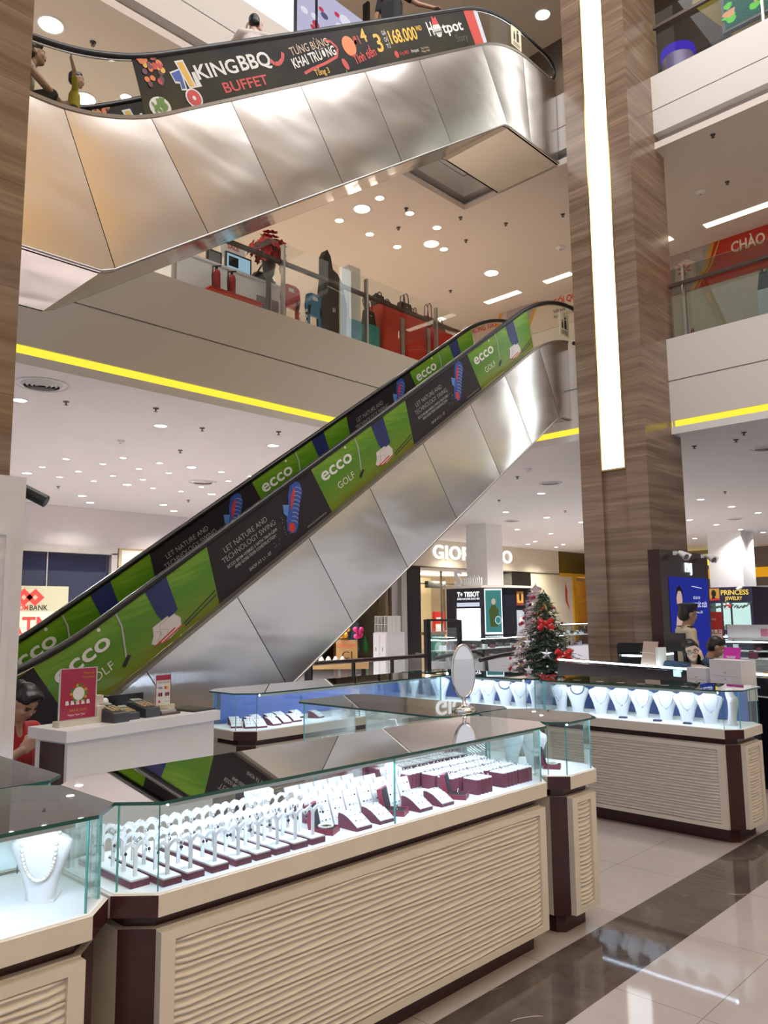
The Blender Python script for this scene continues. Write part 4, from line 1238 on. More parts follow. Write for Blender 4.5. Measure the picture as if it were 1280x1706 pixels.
for k in range(6):
    b = MB(); c = Vector((10.5, 11.6, .74)) + u * (-.55 + k * .14); b.lathe([(.05, 0), (.055, .05), (.02, .11)], c=c, n=10)
    tag(b.build('white_bun', PWHITE, loc=c), 'small white round item on the stall shelf, %s from the left' % ORD[k], 'goods', 'white goods on the stall')
for k, (c, m) in enumerate((((10.62, 11.5, 1.16), PYEL), ((10.85, 11.3, 1.16), mat('magenta_flower', (.65, .02, .18), .5)))):
    b = MB()
    for q in range(16): b.ball((c[0] + random.uniform(-.11, .11), c[1] + random.uniform(-.06, .06), c[2] + .06 + random.random() * .16), .045, 6)
    tag(b.build('flower_bunch', m, loc=c), ('yellow', 'magenta')[k] + ' artificial flower bunch on top of the stall crate', 'flowers')

# --- clothes store with big letters
GW = mat('cream_store_wall', (.72, .64, .50), .55)
t = thing('clothes_store', 'cream clothes store front with large white raised letters', 'shopfront', (27, 20.4, 0))
b = MB(); b.box(22.0, 20.28, 3.5, 32.88, 20.7, 4.6); b.box(22.0, 20.25, 3.47, 32.9, 20.3, 3.52, 1); b.build('fascia_band', [GW, mat('dark_edge_strip', (.12, .10, .08), .4)], t)
for x0, x1 in ((22.05, 22.8), (28.9, 30.4)):
    b = MB(); b.box(x0, 20.25, 0, x1, 20.7, 3.5); b.build('dark_pier', mat('black_pier', (.010, .010, .013), .3), t)
b = MB(); b.box(30.4, 20.28, 0, 32.88, 20.7, 3.5); b.build('cream_panel', mat('cream_gloss_panel', (.70, .66, .50), .2), t)
b = MB(); b.box(22.8, 25.0, 0, 28.9, 25.1, 4.0); b.box(22.7, 20.7, 0, 22.8, 25, 4.0); b.box(22.8, 20.7, 3.4, 28.9, 25, 3.5, 1); b.build('interior_wall', [mat('lit_cream', (.85, .74, .52), .6), CEIL], t)
b = MB(); b.text('GIORDANO', (23.58, 20.23, 3.86), (1, 0, 0), (0, 0, 1), .56, 0, 5.35, .012, 'L', .03, 1.1); b.build('lettering', emis('letter_glow', (1, 1, 1), 1.3), t)
b = MB(); b.box(22.9, 22.98, 2.98, 28.8, 23.03, 3.03); o = b.build('lamp_track', BLACKM, t)
b = MB(); b.box(26.3, 22.9, 2.82, 27.5, 23.1, 3.12); b.build('track_box', BLACKM, o)
b = MB(); b.box(25.9, 24.8, .2, 27.7, 24.95, 2.5); b.box(26.15, 24.72, .5, 27.2, 24.8, 2.35, 1); b.build('display_wall', [GW, emis('backlit_niche', (1, .92, .72), .9)], t)
b = MB(); b.box(28.0, 23.4, .3, 28.06, 23.5, 3.3); b.box(24.6, 20.72, 0, 24.66, 20.78, 3.4); b.build('glass_frame', mat('bronze_frame', (.12, .10, .08), .35, .5), t)
for x, y in ((24.0, 22.6), (25.6, 22.4), (27.2, 22.6), (28.3, 22.2)):
    l = bpy.data.lights.new('store_spot', 'POINT'); l.energy = 90; l.color = (1, .88, .66); l.shadow_soft_size = .1
    o = bpy.data.objects.new('store_spot', l); COL.objects.link(o); o.location = (x, y, 3.2); o.parent = t; o.location = Vector((x, y, 3.2)) - Vector((27, 20.4, 0))
def garment_rail(label, x0, x1, y, z, cols, n):
    t = thing('clothes_rail', label, 'clothes rail', ((x0 + x1) / 2, y, 0))
    b = MB(); b.tube([(x0, y, 0), (x0, y, z), (x1, y, z), (x1, y, 0)], .018, 6); b.build('rail', BLACKM, t)
    for k in range(n):
        x = x0 + (x1 - x0) * (k + .5) / n; b = MB()
        b.add([(x - .02, y - .22, z - .1), (x + .02, y - .22, z - .1), (x + .02, y + .22, z - .1), (x - .02, y + .22, z - .1), (x - .03, y - .26, z - .8), (x + .03, y - .26, z - .8), (x + .03, y + .26, z - .8), (x - .03, y + .26, z - .8)],
              [(0, 1, 2, 3), (4, 7, 6, 5), (0, 4, 5, 1), (1, 5, 6, 2), (2, 6, 7, 3), (3, 7, 4, 0)]); b.tube([(x, y, z - .1), (x, y, z)], .006, 5)
        b.build('hanging_shirt', cols[k % len(cols)], t)
CLOTH = [mat('dark_green_cloth', (.04, .07, .04), .9), mat('black_cloth', (.02, .02, .02), .9), mat('yellow_cloth', (.75, .66, .25), .9), mat('red_cloth', (.55, .03, .02), .8), mat('beige_cloth', (.55, .45, .34), .9)]
garment_rail('rail of dark green and yellow shirts at the store entrance', 23.1, 25.3, 23.4, 2.1, CLOTH[:3], 9)
garment_rail('short rail of dark red jackets inside the clothes store', 27.95, 28.7, 22.6, 2.0, [CLOTH[3], CLOTH[1]], 4)
b = MB(); b.box(24.65, 21.2, .0, 25.35, 21.28, 1.75); o = b.build('sale_board', mat('red_board', (.60, .03, .02), .4), loc=(25, 21.24, 0)); tag(o, 'red sale board standing in the clothes store doorway', 'sign board')
b = MB(); b.box(24.76, 21.19, .95, 25.24, 21.2, 1.25); b.box(24.8, 21.19, 1.45, 25.2, 21.2, 1.52); b.build('white_print', PWHITE, o)
t = thing('display_table', 'low pale table stacked with folded red and beige clothes', 'table', (26.6, 21.6, 0))
b = MB(); b.box(25.6, 21.2, .68, 28.2, 22.1, .74); b.build('table_top', GW, t)
for x in (25.7, 28.1):
    for y in (21.3, 22.0):
        b = MB(); b.box(x - .03, y - .03, 0, x + .03, y + .03, .68); b.build('leg', BLACKM, t)
k = 0
for x, n, m in ((25.9, 3, 4), (26.4, 2, 4), (26.9, 4, 3), (27.35, 5, 3), (27.8, 3, 1)):
    for q in range(n):
        b = MB(); b.box(x - .18, 21.4, .741 + q * .07, x + .18, 21.8, .741 + q * .07 + .062)
        tag(b.build('folded_shirt', CLOTH[m], loc=(x, 21.6, .741 + q * .07)), 'folded %s shirt on the store table, pile %s from left, %s from the bottom' % ({4: 'beige', 3: 'red', 1: 'black'}[m], ORD[[25.9, 26.4, 26.9, 27.35, 27.8].index(x)], ORD[q]), 'folded clothes', 'folded clothes on the store table')
# --- gold framed store
t = thing('gold_store', 'store with gold frame and a red flame sign beside the marble column', 'shopfront', (35, 20.4, 0))
b = MB(); b.box(32.9, 20.25, 3.55, 41.5, 20.7, 4.6); b.build('bronze_band', mat('bronze_band', (.14, .09, .02), .3, .6), t)
GOLDP = mat('gold_paint', (.75, .43, .03), .35, .3)
b = MB(); b.box(32.9, 20.22, 3.40, 41.5, 20.6, 3.56); b.box(34.05, 20.22, 0, 34.35, 20.6, 3.4); b.box(37.0, 20.22, 0, 37.3, 20.6, 3.4); b.box(34.35, 20.22, 2.2, 37, 20.5, 2.35); b.build('gold_frame', GOLDP, t)
b = MB(); b.box(32.9, 20.3, 0, 34.05, 20.6, 3.4); o = b.build('white_panel', mat('ivory_panel', (.72, .66, .56), .4), t)
b = MB(); b.poly([(33.42, 20.28, 3.1), (33.55, 20.28, 2.75), (33.52, 20.28, 2.3), (33.72, 20.28, 1.75), (33.40, 20.28, 2.2), (33.36, 20.28, 2.6)]); b.build('flame_mark', PRED, o)
b = MB(); b.box(34.35, 22.8, 0, 41, 22.9, 3.4); b.box(34.5, 22.4, .9, 40, 22.8, .95); b.build('interior', mat('amber_interior', (.55, .30, .06), .5), t)
for x in (35.0, 36.3):
    l = bpy.data.lights.new('gold_store_lamp', 'POINT'); l.energy = 120; l.color = (1, .72, .35); l.shadow_soft_size = .1
    o = bpy.data.objects.new('gold_store_lamp', l); COL.objects.link(o); o.parent = t; o.location = Vector((x, 21.6, 3.0)) - Vector((35, 20.4, 0))
mannequin('white-clad mannequin inside the gold framed store', 35.0, 21.4, PWHITE)
# --- watch kiosk round the white pillar
t = thing('watch_kiosk', 'black watch kiosk with lit sign, green poster and white display wall', 'kiosk', (20.6, 15.6, 0))
b = MB(); b.prism([(19.6, 14.82), (20.04, 14.40), (21.6, 14.40), (22.2, 15.0), (22.2, 16.3), (19.6, 16.3)], 0, 2.45); b.build('kiosk_body', mat('kiosk_black', (.012, .013, .022), .25), t)
b = MB(); b.prism([(19.45, 14.78), (20.0, 14.28), (21.7, 14.28), (22.3, 14.95), (22.3, 16.35), (19.45, 16.35)], 2.45, 2.52); b.build('roof_slab', mat('ivory_panel', (.72, .66, .56), .4), t)
b = MB(); b.box(19.57, 14.95, .82, 19.6, 15.86, 1.82); b.box(19.57, 14.97, 1.88, 19.6, 15.85, 2.0, 1); b.build('display_wall', [emis('white_display_glow', (1, .98, .92), 2.2), emis('dim_display_glow', (.75, .78, .95), .9)], t)
b = MB(); o_ = Vector((19.585, 15.84, 2.19)); b.text('T+ TISSOT', o_, (0, -1, 0), (0, 0, 1), .15, 0, .88, .03); b.text('SWISS WATCHES SINCE 1853', (19.585, 15.84, 2.09), (0, -1, 0), (0, 0, 1), .06, 0, .88, .01); b.build('lettering', emis('sign_white', (.95, .97, 1), 1.6), t)
u = Vector((.44, -.42, 0)).normalized(); nrm = Vector((-u.y, u.x, 0)) * -1
P0 = Vector((19.6, 14.82, 0)) + nrm * .012
def kp(s, z, d=0): return P0 + u * s + Vector((0, 0, z)) + nrm * d
b = MB(); b.quad(kp(.03, 1.02), kp(.58, 1.02), kp(.58, 2.42), kp(.03, 2.42)); o = b.build('poster_light', emis('poster_rim', (.85, .95, 1), 1.4), t)
b = MB(); b.quad(kp(.06, 1.08, .004), kp(.55, 1.08, .004), kp(.55, 2.37, .004), kp(.06, 2.37, .004)); b.poly([kp(.20, 1.25, .006), kp(.42, 1.25, .006), kp(.46, 1.75, .006), kp(.36, 1.92, .006), kp(.26, 1.92, .006), kp(.16, 1.75, .006)], 1); b.disc(kp(.31, 2.02, .006), .065, 14, 2, u, (0, 0, 1), 1, 1.5); b.disc(kp(.44, 1.45, .008), .10, 18, 3, u, (0, 0, 1), 1, 1.3); b.disc(kp(.44, 1.45, .010), .075, 18, 0, u, (0, 0, 1), 1, 1.3)
b.build('poster_print', [emis('poster_teal', (.06, .22, .22), 1.0), emis('poster_olive', (.07, .10, .03), 1.0), emis('poster_skin', (.55, .42, .33), 1.0), emis('poster_watch', (.45, .62, .68), 1.0)], o)
b = MB(); b.box(20.75, 14.385, 1.9, 21.15, 14.4, 2.35); b.box(20.78, 14.38, 1.98, 21.12, 14.386, 2.32, 1); b.disc((20.95, 14.377, 2.17), .09, 10, 2, (1, 0, 0), (0, 0, 1), .7, 1.5); b.box(20.75, 14.385, .9, 21.15, 14.4, 1.75, 3); b.disc((20.95, 14.38, 1.45), .12, 12, 4, (1, 0, 0), (0, 0, 1), .8, 1.4); b.build('side_advert', [mat('red_brown', (.22, .04, .02), .4), mat('amber_print', (.62, .33, .06), .4), INK, mat('pale_grey_blue', (.45, .52, .58), .4), mat('poster_cream', (.75, .70, .66), .4)], t)
b = MB(); b.text('S', (19.6, 15.95, 2.53), (0, -1, 0), (0, 0, 1), .52, 0, .3, .02, 'L', .03)
for k in range(9): b.tube([(19.6, 15.60 - k * .085, 2.53), (19.6, 15.58 - k * .085, 2.78 + .05 * (k % 2)), (19.6, 15.55 - k * .085, 2.76), (19.6, 15.55 - k * .085, 2.53)], .018, 5)
b.build('script_letters', PWHITE, t)
# --- lit glass counters in front of the kiosk
def glass_case(label, x0, y0, x1, y1, h, base, glow, n=10, grp='background glass cases'):
    t = thing('glass_case', label, 'display case', ((x0 + x1) / 2, (y0 + y1) / 2, 0), grp)
    b = MB(); b.box(x0, y0, 0, x1, y1, h * .42); b.build('base', base, t)
    b = MB(); b.box(x0 + .03, y0 + .03, h * .42, x1 - .03, y1 - .03, h * .44); b.box(x0 + .03, y0 + .03, h * .70, x1 - .03, y1 - .03, h * .715, 0); b.build('shelf', DISPLAY, t)
    b = MB(); b.box(x0, y0, h * .42, x1, y0 + .008, h); b.box(x0, y0, h * .42, x0 + .008, y1, h); b.box(x1 - .008, y0, h * .42, x1, y1, h); b.build('glass_side', GLASS, t)
    b = MB(); b.box(x0 - .01, y0 - .01, h, x1 + .01, y1 + .01, h + .015); b.build('glass_top', [TOPGLASS], t)
    b = MB(); b.box(x0 + .03, y0 + .02, h - .03, x1 - .03, y0 + .04, h - .01); b.box(x0 + .02, y0 + .03, h - .03, x0 + .04, y1 - .03, h - .01); b.build('light_bar', emis('case_led', (.92, .95, 1), glow), t)
    b = MB()
    for k in range(n):
        for z in (.44, .715):
            x = x0 + .1 + (x1 - x0 - .2) * (k + .5) / n; y = y0 + .12 + random.random() * max(.05, (y1 - y0 - .3)); s = random.uniform(.03, .07)
            b.box(x - s, y - s, h * z, x + s, y + s, h * z + random.uniform(.04, .14), random.randrange(3))
    b.build('merchandise', [SILVER, BOXRED, DISPLAY], t)
    return t
glass_case('lit glass case in front of the watch kiosk, left one', 15.6, 13.0, 17.1, 13.6, 1.0, mat('pale_case_base', (.62, .62, .68), .4), 14)
glass_case('lit glass case in front of the watch kiosk, middle one', 17.2, 13.0, 18.9, 13.6, 1.0, MATS['pale_case_base'], 14)
glass_case('lit glass case in front of the watch kiosk, right one behind the tree', 19.0, 12.6, 20.6, 13.2, 1.0, MATS['pale_case_base'], 14)
glass_case('bright glass case between the green tree and the marble column', 22.2, 13.9, 24.6, 14.6, 1.3, MATS['pale_case_base'], 22, 16)
# --- white cabinet with cube organiser, green poster
L = (15.3, 14.8, 0)
t = thing('storage_cabinet', 'white two-door cabinet standing left of the black railing frame', 'cabinet', L)
b = MB(); b.box(14.95, 14.5, 0, 15.65, 15.0, 1.18); b.build('body', WHITE, t)
for y0, y1 in ((14.52, 14.74), (14.76, 14.98)):
    b = MB(); b.box(14.935, y0, .05, 14.95, y1, 1.12); o = b.build('door', WHITE, t); b = MB(); b.box(14.92, (y0 + y1) / 2 - .01, .7, 14.935, (y0 + y1) / 2 + .01, .8); b.build('handle', CHROME, o)
t = thing('cube_organiser', 'white cube organiser with small goods on top of the white cabinet', 'organiser', (15.3, 14.75, 1.18))
b = MB()
for k in range(5): b.box(15.0, 14.5 + k * .12, 1.18, 15.5, 14.515 + k * .12, 1.62)
for k in range(3): b.box(15.0, 14.5, 1.18 + k * .21, 15.5, 14.995, 1.195 + k * .21)
for k in range(4): b.box(15.0 + k * .155, 14.49, 1.18, 15.015 + k * .155, 14.5, 1.62)
for k in range(3): b.box(15.0, 14.485, 1.18 + k * .21, 15.5, 14.5, 1.195 + k * .21)
b.box(15.3, 14.52, 1.2, 15.32, 14.98, 1.6); b.build('grid_frame', PWHITE, t)
b = MB()
for k in range(4):
    for q in range(2): b.box(15.08, 14.53 + k * .12, 1.2 + q * .21, 15.2, 14.59 + k * .12, 1.32 + q * .21, (k + q) % 3)
b.build('small_goods', [BOXRED, mat('tan_goods', (.42, .28, .12), .5), INK], t)
b = MB(); b.box(15.9, 13.9, 0, 16.6, 13.96, 1.1); b.box(15.85, 13.88, 1.1, 16.65, 14.1, 1.18, 1); o = b.build('poster_stand', [mat('teal_poster', (.03, .22, .16), .3), mat('brown_wood', (.25, .12, .06), .4)], loc=(16.2, 13.95, .0)); tag(o, 'teal green poster stand beside the white cabinet', 'poster')
b = MB(); b.disc((16.3, 13.87, .75), .16, 18, 0, (1, 0, 0), (0, 0, 1)); b.poly([(16.05, 13.87, .15), (16.15, 13.87, .15), (16.4, 13.87, .62), (16.3, 13.87, .66)]); b.build('print', mat('pale_green_print', (.40, .60, .50), .4), o)
# --- stair-well railing, black posts
t = thing('stairwell_railing', 'black framed glass railing with tall posts beyond the counters', 'railing', (10.6, 9.3, 0))
b = MB(); b.box(10.58, 9.26, 0, 10.68, 9.34, 1.56); b.build('post', BLACKM, t)
b = MB(); b.box(11.50, 9.27, 0, 11.58, 9.33, 1.54); b.build('post', BLACKM, t)
b = MB(); b.tube([(10.63, 9.3, 1.55), (11.54, 9.3, 1.53)], .018, 6); b.build('top_bar', BLACKM, t)
b = MB(); b.tube([(7.0, 9.3, .92), (10.6, 9.3, .92)], .035, 8); b.tube([(10.6, 9.3, .92), (11.0, 9.9, .92)], .03, 8); b.build('handrail', mat('dark_rail', (.05, .03, .03), .25), t)
b = MB(); b.box(7.0, 9.29, .05, 10.5, 9.305, .88); b.box(10.7, 9.29, .05, 11.5, 9.305, 1.4); b.build('glass_panel', RAILGLASS, t)
for x in (7.9, 8.8, 9.7):
    b = MB(); b.box(x, 9.27, 0, x + .03, 9.33, .9); b.build('baluster', BLACKM, t)
t = thing('down_escalator', 'end of the down escalator with a black curved handrail, beside the tree', 'escalator', (13.0, 9.6, 0))
for y in (9.0, 10.1):
    b = MB(); prof = [(11.75, .80), (12.4, .86), (13.0, .88), (13.25, .82), (13.4, .66), (13.42, .45), (13.35, .25)]
    b.tube([(x, y, z) for x, z in prof], .04, 8); b.build('handrail', BLACK, t)
    b = MB(); b.ext([(x, y, z) for x, z in prof] + [(11.75, y, .1)], (0, .012, 0)); b.build('glass_side', RAILGLASS, t)
b = MB(); b.box(11.75, 9.0, 0, 13.4, 10.1, .06); b.build('floor_plate', CHROME, t)
# --- Christmas trees
def fir(label, x, y, h, r, needle, kind):
    t = thing('christmas_tree', label, 'christmas tree', (x, y, 0))
    b = MB(); b.cyl((x, y, 0), (x, y, h * .95), .035, 8, 0, .01); b.lathe([(.18, 0), (.2, .12), (.05, .14)], c=(x, y, 0), n=14); b.build('trunk', mat('bark', (.08, .05, .03), .8), t)
    rnd = random.Random(5 if kind else 9)
    b = MB(); lay = 17
    for k in range(lay):
        f = k / (lay - 1); z = h * (.10 + .86 * f); rr = r * (1 - f) ** .85 + .05
        n = int(11 + 30 * (1 - f))
        for j in range(n):
            a = 2 * PI * (j + rnd.random()) / n
            L = rr * rnd.uniform(.82, 1.1)
            tip = Vector((x + L * math.cos(a), y + L * math.sin(a), z - .18 * L + rnd.uniform(-.03, .05)))
            base = Vector((x, y, z + .10))
            d = (tip - base); w = d.cross(Vector((0, 0, 1))).normalized(); up = w.cross(d).normalized()
            m = max(5, int(L * 24))
            for q in range(m):
                s = .28 + .72 * (q + 1) / m
                c = base + d * s
                ln = .115 * (1.25 - .5 * s)
                for sg in (-1, 1):
                    e = c + d.normalized() * ln * .7 + w * sg * ln * .8 + up * rnd.uniform(-.3, .5) * ln
                    g = c + d.normalized() * .022
                    b.add([c, g, e], [(0, 1, 2)], rnd.randrange(2))
            b.add([base, tip, base + Vector((0, 0, .02))], [(0, 1, 2)], 0)
    b.build('foliage', needle, t)
    return t, rnd
def on_cone(rnd, x, y, h, r, f, a, k=1.02):
    rr = (r * (1 - f) ** .85 + .05) * k
    return Vector((x + rr * math.cos(a), y + rr * math.sin(a), h * (.10 + .86 * f) - .18 * rr + .03))
GREEN = [mat('fir_green', (.035, .085, .040), .7, var=.3), mat('fir_green_dark', (.012, .030, .018), .7, var=.3)]
TX, TY, TH, TR = 10.58, 6.82, 1.98, .76
t, rnd = fir('green Christmas tree with red bows, stars and white baubles left of the column', TX, TY, TH, TR, GREEN, 0)
toC = math.atan2(-TY, -TX)
bm = [mat('white_bauble', (.80, .80, .84), .2, coat=.5), mat('gold_bauble', (.62, .45, .15), .25, .6), mat('red_bauble', (.45, .02, .02), .25, coat=.5)]
for k in range(46):
    p = on_cone(rnd, TX, TY, TH, TR, (.3 + rnd.random() * .6), toC + rnd.uniform(-1.5, 1.5))
    b = MB(); b.ball(p, rnd.uniform(.016, .028), 8); b.build('bauble', bm[(0, 0, 0, 1, 2)[k % 5]], t)
def star(c, s, axis):
    n = axis.normalized(); u = n.cross(Vector((0, 0, 1))).normalized(); v = Vector((0, 0, 1)); b = MB()
    pts = [c + u * (s * (1 if k % 2 == 0 else .42) * math.sin(k * PI / 5)) + v * (s * (1 if k % 2 == 0 else .42) * math.cos(k * PI / 5)) for k in range(10)]
    for sg in (1, -1):
        q = c + n * (.02 * sg)
        for k in range(10): b.add([pts[k], pts[(k + 1) % 10], q], [(0, 1, 2)])
    return b
for f, da in ((.62, .55), (.53, -.02), (.62, -.95), (.40, .35), (.38, -.25)):
    a = toC - da * 1.3
    p = on_cone(rnd, TX, TY, TH, TR, f, a, 1.08); star(p, .085, Vector((math.cos(a), math.sin(a), 0))).build('star', mat('silver_star', (.62, .66, .74), .3, .4), t)
def bow(parent, f, da, s):
    a = toC + da; p = on_cone(rnd, TX, TY, TH, TR, f, a, 1.1); n = Vector((math.cos(a), math.sin(a), 0)); u = n.cross(Vector((0, 0, 1)))
    b = MB()
    for sg in (-1, 1):
        for tz, L in ((.55, 1.0), (-.75, 1.0)):
            b.tube([p, p + u * sg * s * .5 * L + Vector((0, 0, tz * s * .35)), p + u * sg * s * L + Vector((0, 0, tz * s))], [.02, .05, .045], 8)
    b.ball(p + n * .03, .035, 8)
    o = b.build('bow', mat('red_velvet', (.58, .012, .012), .6), parent)
    b = MB()
    for k in range(14): b.ball(p + n * .05 + u * rnd.uniform(-s, s) + Vector((0, 0, rnd.uniform(-s, s) * .8)), .008, 5)
    b.build('spangle', bm[0], o)
bow(t, .77, .05, .11); bow(t, .52, .55, .12)
b = MB()
for k in range(5):
    a = k * 2 * PI / 5; b.tube([(TX, TY, TH * .86), (TX + .10 * math.cos(a), TY + .10 * math.sin(a), TH * .90), (TX + .15 * math.cos(a + .4), TY + .15 * math.sin(a + .4), TH * .82)], [.02, .035, .01], 6)
b.build('gold_ribbon', bm[1], t)
PINK = [mat('white_fir', (.86, .80, .84), .6), mat('pink_fir', (.82, .62, .68), .6)]
t, rnd = fir('white and pink Christmas tree behind the green one', 11.88, 7.82, 2.16, .66, PINK, 1)
for k in range(26):
    p = on_cone(rnd, 11.88, 7.82, 2.16, .66, .35 + rnd.random() * .6, toC + rnd.uniform(-1.6, 1.0))
    b = MB(); b.ball(p, rnd.uniform(.022, .04), 7); b.build('bauble', mat('crimson_bauble', (.40, .02, .05), .4), t)
# --- jewelry advert wall on the column
t = thing('advert_wall', 'dark maroon advert wall with blue lit poster on the marble column', 'advert wall', (12.35, 5.4, 0))
b = MB(); b.box(11.45, 5.30, 0, 13.25, 5.49, 2.60); b.build('backing_panel', mat('dark_plum', (.035, .012, .010), .3), t)
b = MB(); b.box(11.72, 5.285, .85, 13.16, 5.305, 2.19); o = b.build('poster_light', emis('poster_blue', (.020, .028, .26), 1.0), t)
b = MB(); y = 5.28
b.poly([(11.75, y, .88), (12.15, y, .88), (12.30, y, 1.05), (12.33, y, 1.45), (12.26, y, 1.60), (12.08, y, 1.66), (11.90, y, 1.58), (11.82, y, 1.3)], 0)
b.disc((12.02, y - .001, 1.84), .105, 16, 0, (1, 0, 0), (0, 0, 1), 1, 1.5); b.poly([(11.97, y - .001, 1.6), (12.10, y - .001, 1.6), (12.08, y - .001, 1.75), (11.98, y - .001, 1.75)], 0)
b.poly([(11.90, y - .002, 1.86), (11.93, y - .002, 2.02), (12.05, y - .002, 2.06), (12.14, y - .002, 1.98), (12.15, y - .002, 1.86), (12.08, y - .002, 1.97), (11.98, y - .002, 1.97)], 1)
b.poly([(12.0, y - .003, .88), (12.28, y - .003, .95), (12.28, y - .003, 1.32), (12.05, y - .003, 1.33)], 1)
b.poly([(11.80, y - .004, 1.05), (12.16, y - .004, 1.0), (12.18, y - .004, 1.07), (11.82, y - .004, 1.14)], 0)
b.build('portrait_print', [emis('portrait_skin', (.62, .42, .36), .9), emis('portrait_dark', (.03, .02, .03), .6)], o)
b = MB(); 
b.text('TRANG SỨC CƯỚI', (12.38, y, 1.72), (1, 0, 0), (0, 0, 1), .075, 0, .68, .01); b.text('BỘ SƯU TẬP', (12.55, y, 1.85), (1, 0, 0), (0, 0, 1), .04, 0, .26); b.text('WEDDING 2018', (12.55, y, 1.62), (1, 0, 0), (0, 0, 1), .04, 0, .32)
b.poly([(12.5, y, 2.06), (12.9, y, 2.03), (12.9, y, 2.022), (12.5, y, 2.05)]); b.build('lettering', emis('poster_white', (.85, .88, 1), 1.1), o)
b = MB(); b.text('PNJ', (12.33, 5.29, 2.28), (1, 0, 0), (0, 0, 1), .15, 0, .24, .02, 'L', .01); b.poly([(12.45, 5.29, 2.48), (12.49, 5.29, 2.56), (12.46, 5.29, 2.6), (12.41, 5.29, 2.52), (12.43, 5.29, 2.46)], 1); b.build('emblem', [emis('emblem_white', (.85, .92, 1), 1.2), emis('emblem_gold_glow', (.75, .48, .16), .8)], t)  # gold flame given its own glow so it shows on the dark panel
for x, l in ((11.95, 'left'), (13.02, 'right')):
    c = Vector((x, 5.22, 2.56))
    t = thing('advert_spotlight', 'white twin spotlight at the top %s of the dark advert wall' % l, 'spotlight', c, 'white spotlights')
    b = MB(); b.box(c.x - .03, 5.25, c.z - .03, c.x + .03, 5.30, c.z + .03); b.tube([(c.x, 5.25, c.z), (c.x, 5.14, c.z - .02)], .015, 6); b.build('bracket', PWHITE, t)
    for dx in (-.09, .10):
        d = Vector((dx * 2.5, -.55, -.35)).normalized(); b = MB(); p = Vector((c.x + dx * .4, 5.16, c.z - .02)); b.tube([p - d * .05, p + d * .02, p + d * .11], [.035, .045, .055], 12); o = b.build('lamp_head', PWHITE, t)
        b = MB(); b.disc(p + d * .112, .045, 14, 0, d.orthogonal().normalized(), d.cross(d.orthogonal()).normalized()); b.build('lens', mat('lens_grey', (.2, .2, .22), .1), o)
# --- third counter island
def slab_between(p, q, w, z0, z1):
    p, q = Vector((*p, 0)), Vector((*q, 0)); d = (q - p).normalized(); n = Vector((-d.y, d.x, 0))
    return p, q, d, n
P1, P2 = (8.95, 5.62), (7.80, 2.52)
p, q, d, n = slab_between(P1, P2, .5, 0, 1)
t = thing('long_counter', 'long dark counter with a lit glass top running in front of the column', 'display counter', ((P1[0] + P2[0]) / 2, (P1[1] + P2[1]) / 2, 0))
m = (p + q) / 2; hl = (q - p).length / 2
b = MB(); b.obox(m + n * .19 + Vector((0, 0, .42)), d * hl, n * .17, (0, 0, .42)); b.build('cabinet', mat('navy_black', (.012, .012, .022), .3), t)
b = MB(); b.obox(m + n * .19 + Vector((0, 0, .845)), d * hl, n * .18, (0, 0, .006)); b.build('display_deck', DISPLAY, t)
b = MB(); b.obox(m + n * .022 + Vector((0, 0, .93)), d * hl, n * .004, (0, 0, .09)); b.build('glass_front', mat('smoked_front', (.014, .014, .02), .08), t)
b = MB(); b.obox(m + n * .19 + Vector((0, 0, 1.035)), d * (hl + .01), n * .19, (0, 0, .008)); b.build('glass_top', [TOPGLASS], t)
b = MB(); b.obox(m + n * .06 + Vector((0, 0, 1.05)), d * hl, n * .035, (0, 0, .006)); b.build('light_bar', emis('counter_led', (.75, .97, 1), 5), t)
b = MB(); b.obox(p + d * 2.05 + n * .02 + Vector((0, 0, 1.0)), d * .045, n * .02, (0, 0, .035)); b.build('clamp_block', emis('clamp_glow', (.6, .95, 1), 1.2), t)
def on_top(s, w, z=1.045): return p + d * s + n * w + Vector((0, 0, z))
# things standing on it
def board(name, label, cat, s, w, width, h, m, lean=.05, thick=.012, rot=0, z=1.058):
    c = on_top(s, w, z); u = (d * math.cos(rot) + n * math.sin(rot)); v = u.cross(Vector((0, 0, 1)))
    b = MB(); b.obox(c + Vector((0, 0, h / 2)) + v * -lean * .3, u * width / 2, v * thick / 2, Vector((0, 0, h / 2)) - v * lean / 2)
    o = b.build(name, m, loc=c); tag(o, label, cat); return o, c, u, v
PS = mat('pinkish_card', (.56, .42, .36), .5)
o, c, u, v = board('folder_stand', 'pinkish folded card stand on the long counter in front of the column', 'card stand', 1.55, .10, .22, .26, PS, .06)
b = MB(); b.obox(c + Vector((0, 0, .135)) + v * .012, u * .11, v * .003, (0, 0, .003)); b.build('fold_line', PWHITE, o)
b = MB(); b.obox(on_top(1.70, .14, 1.058) + Vector((0, 0, .10)), d * .02, n * .06, (0, 0, .10)); tag(b.build('white_card', PWHITE, loc=on_top(1.70, .14)), 'narrow white card tucked right of the pinkish stand', 'card')
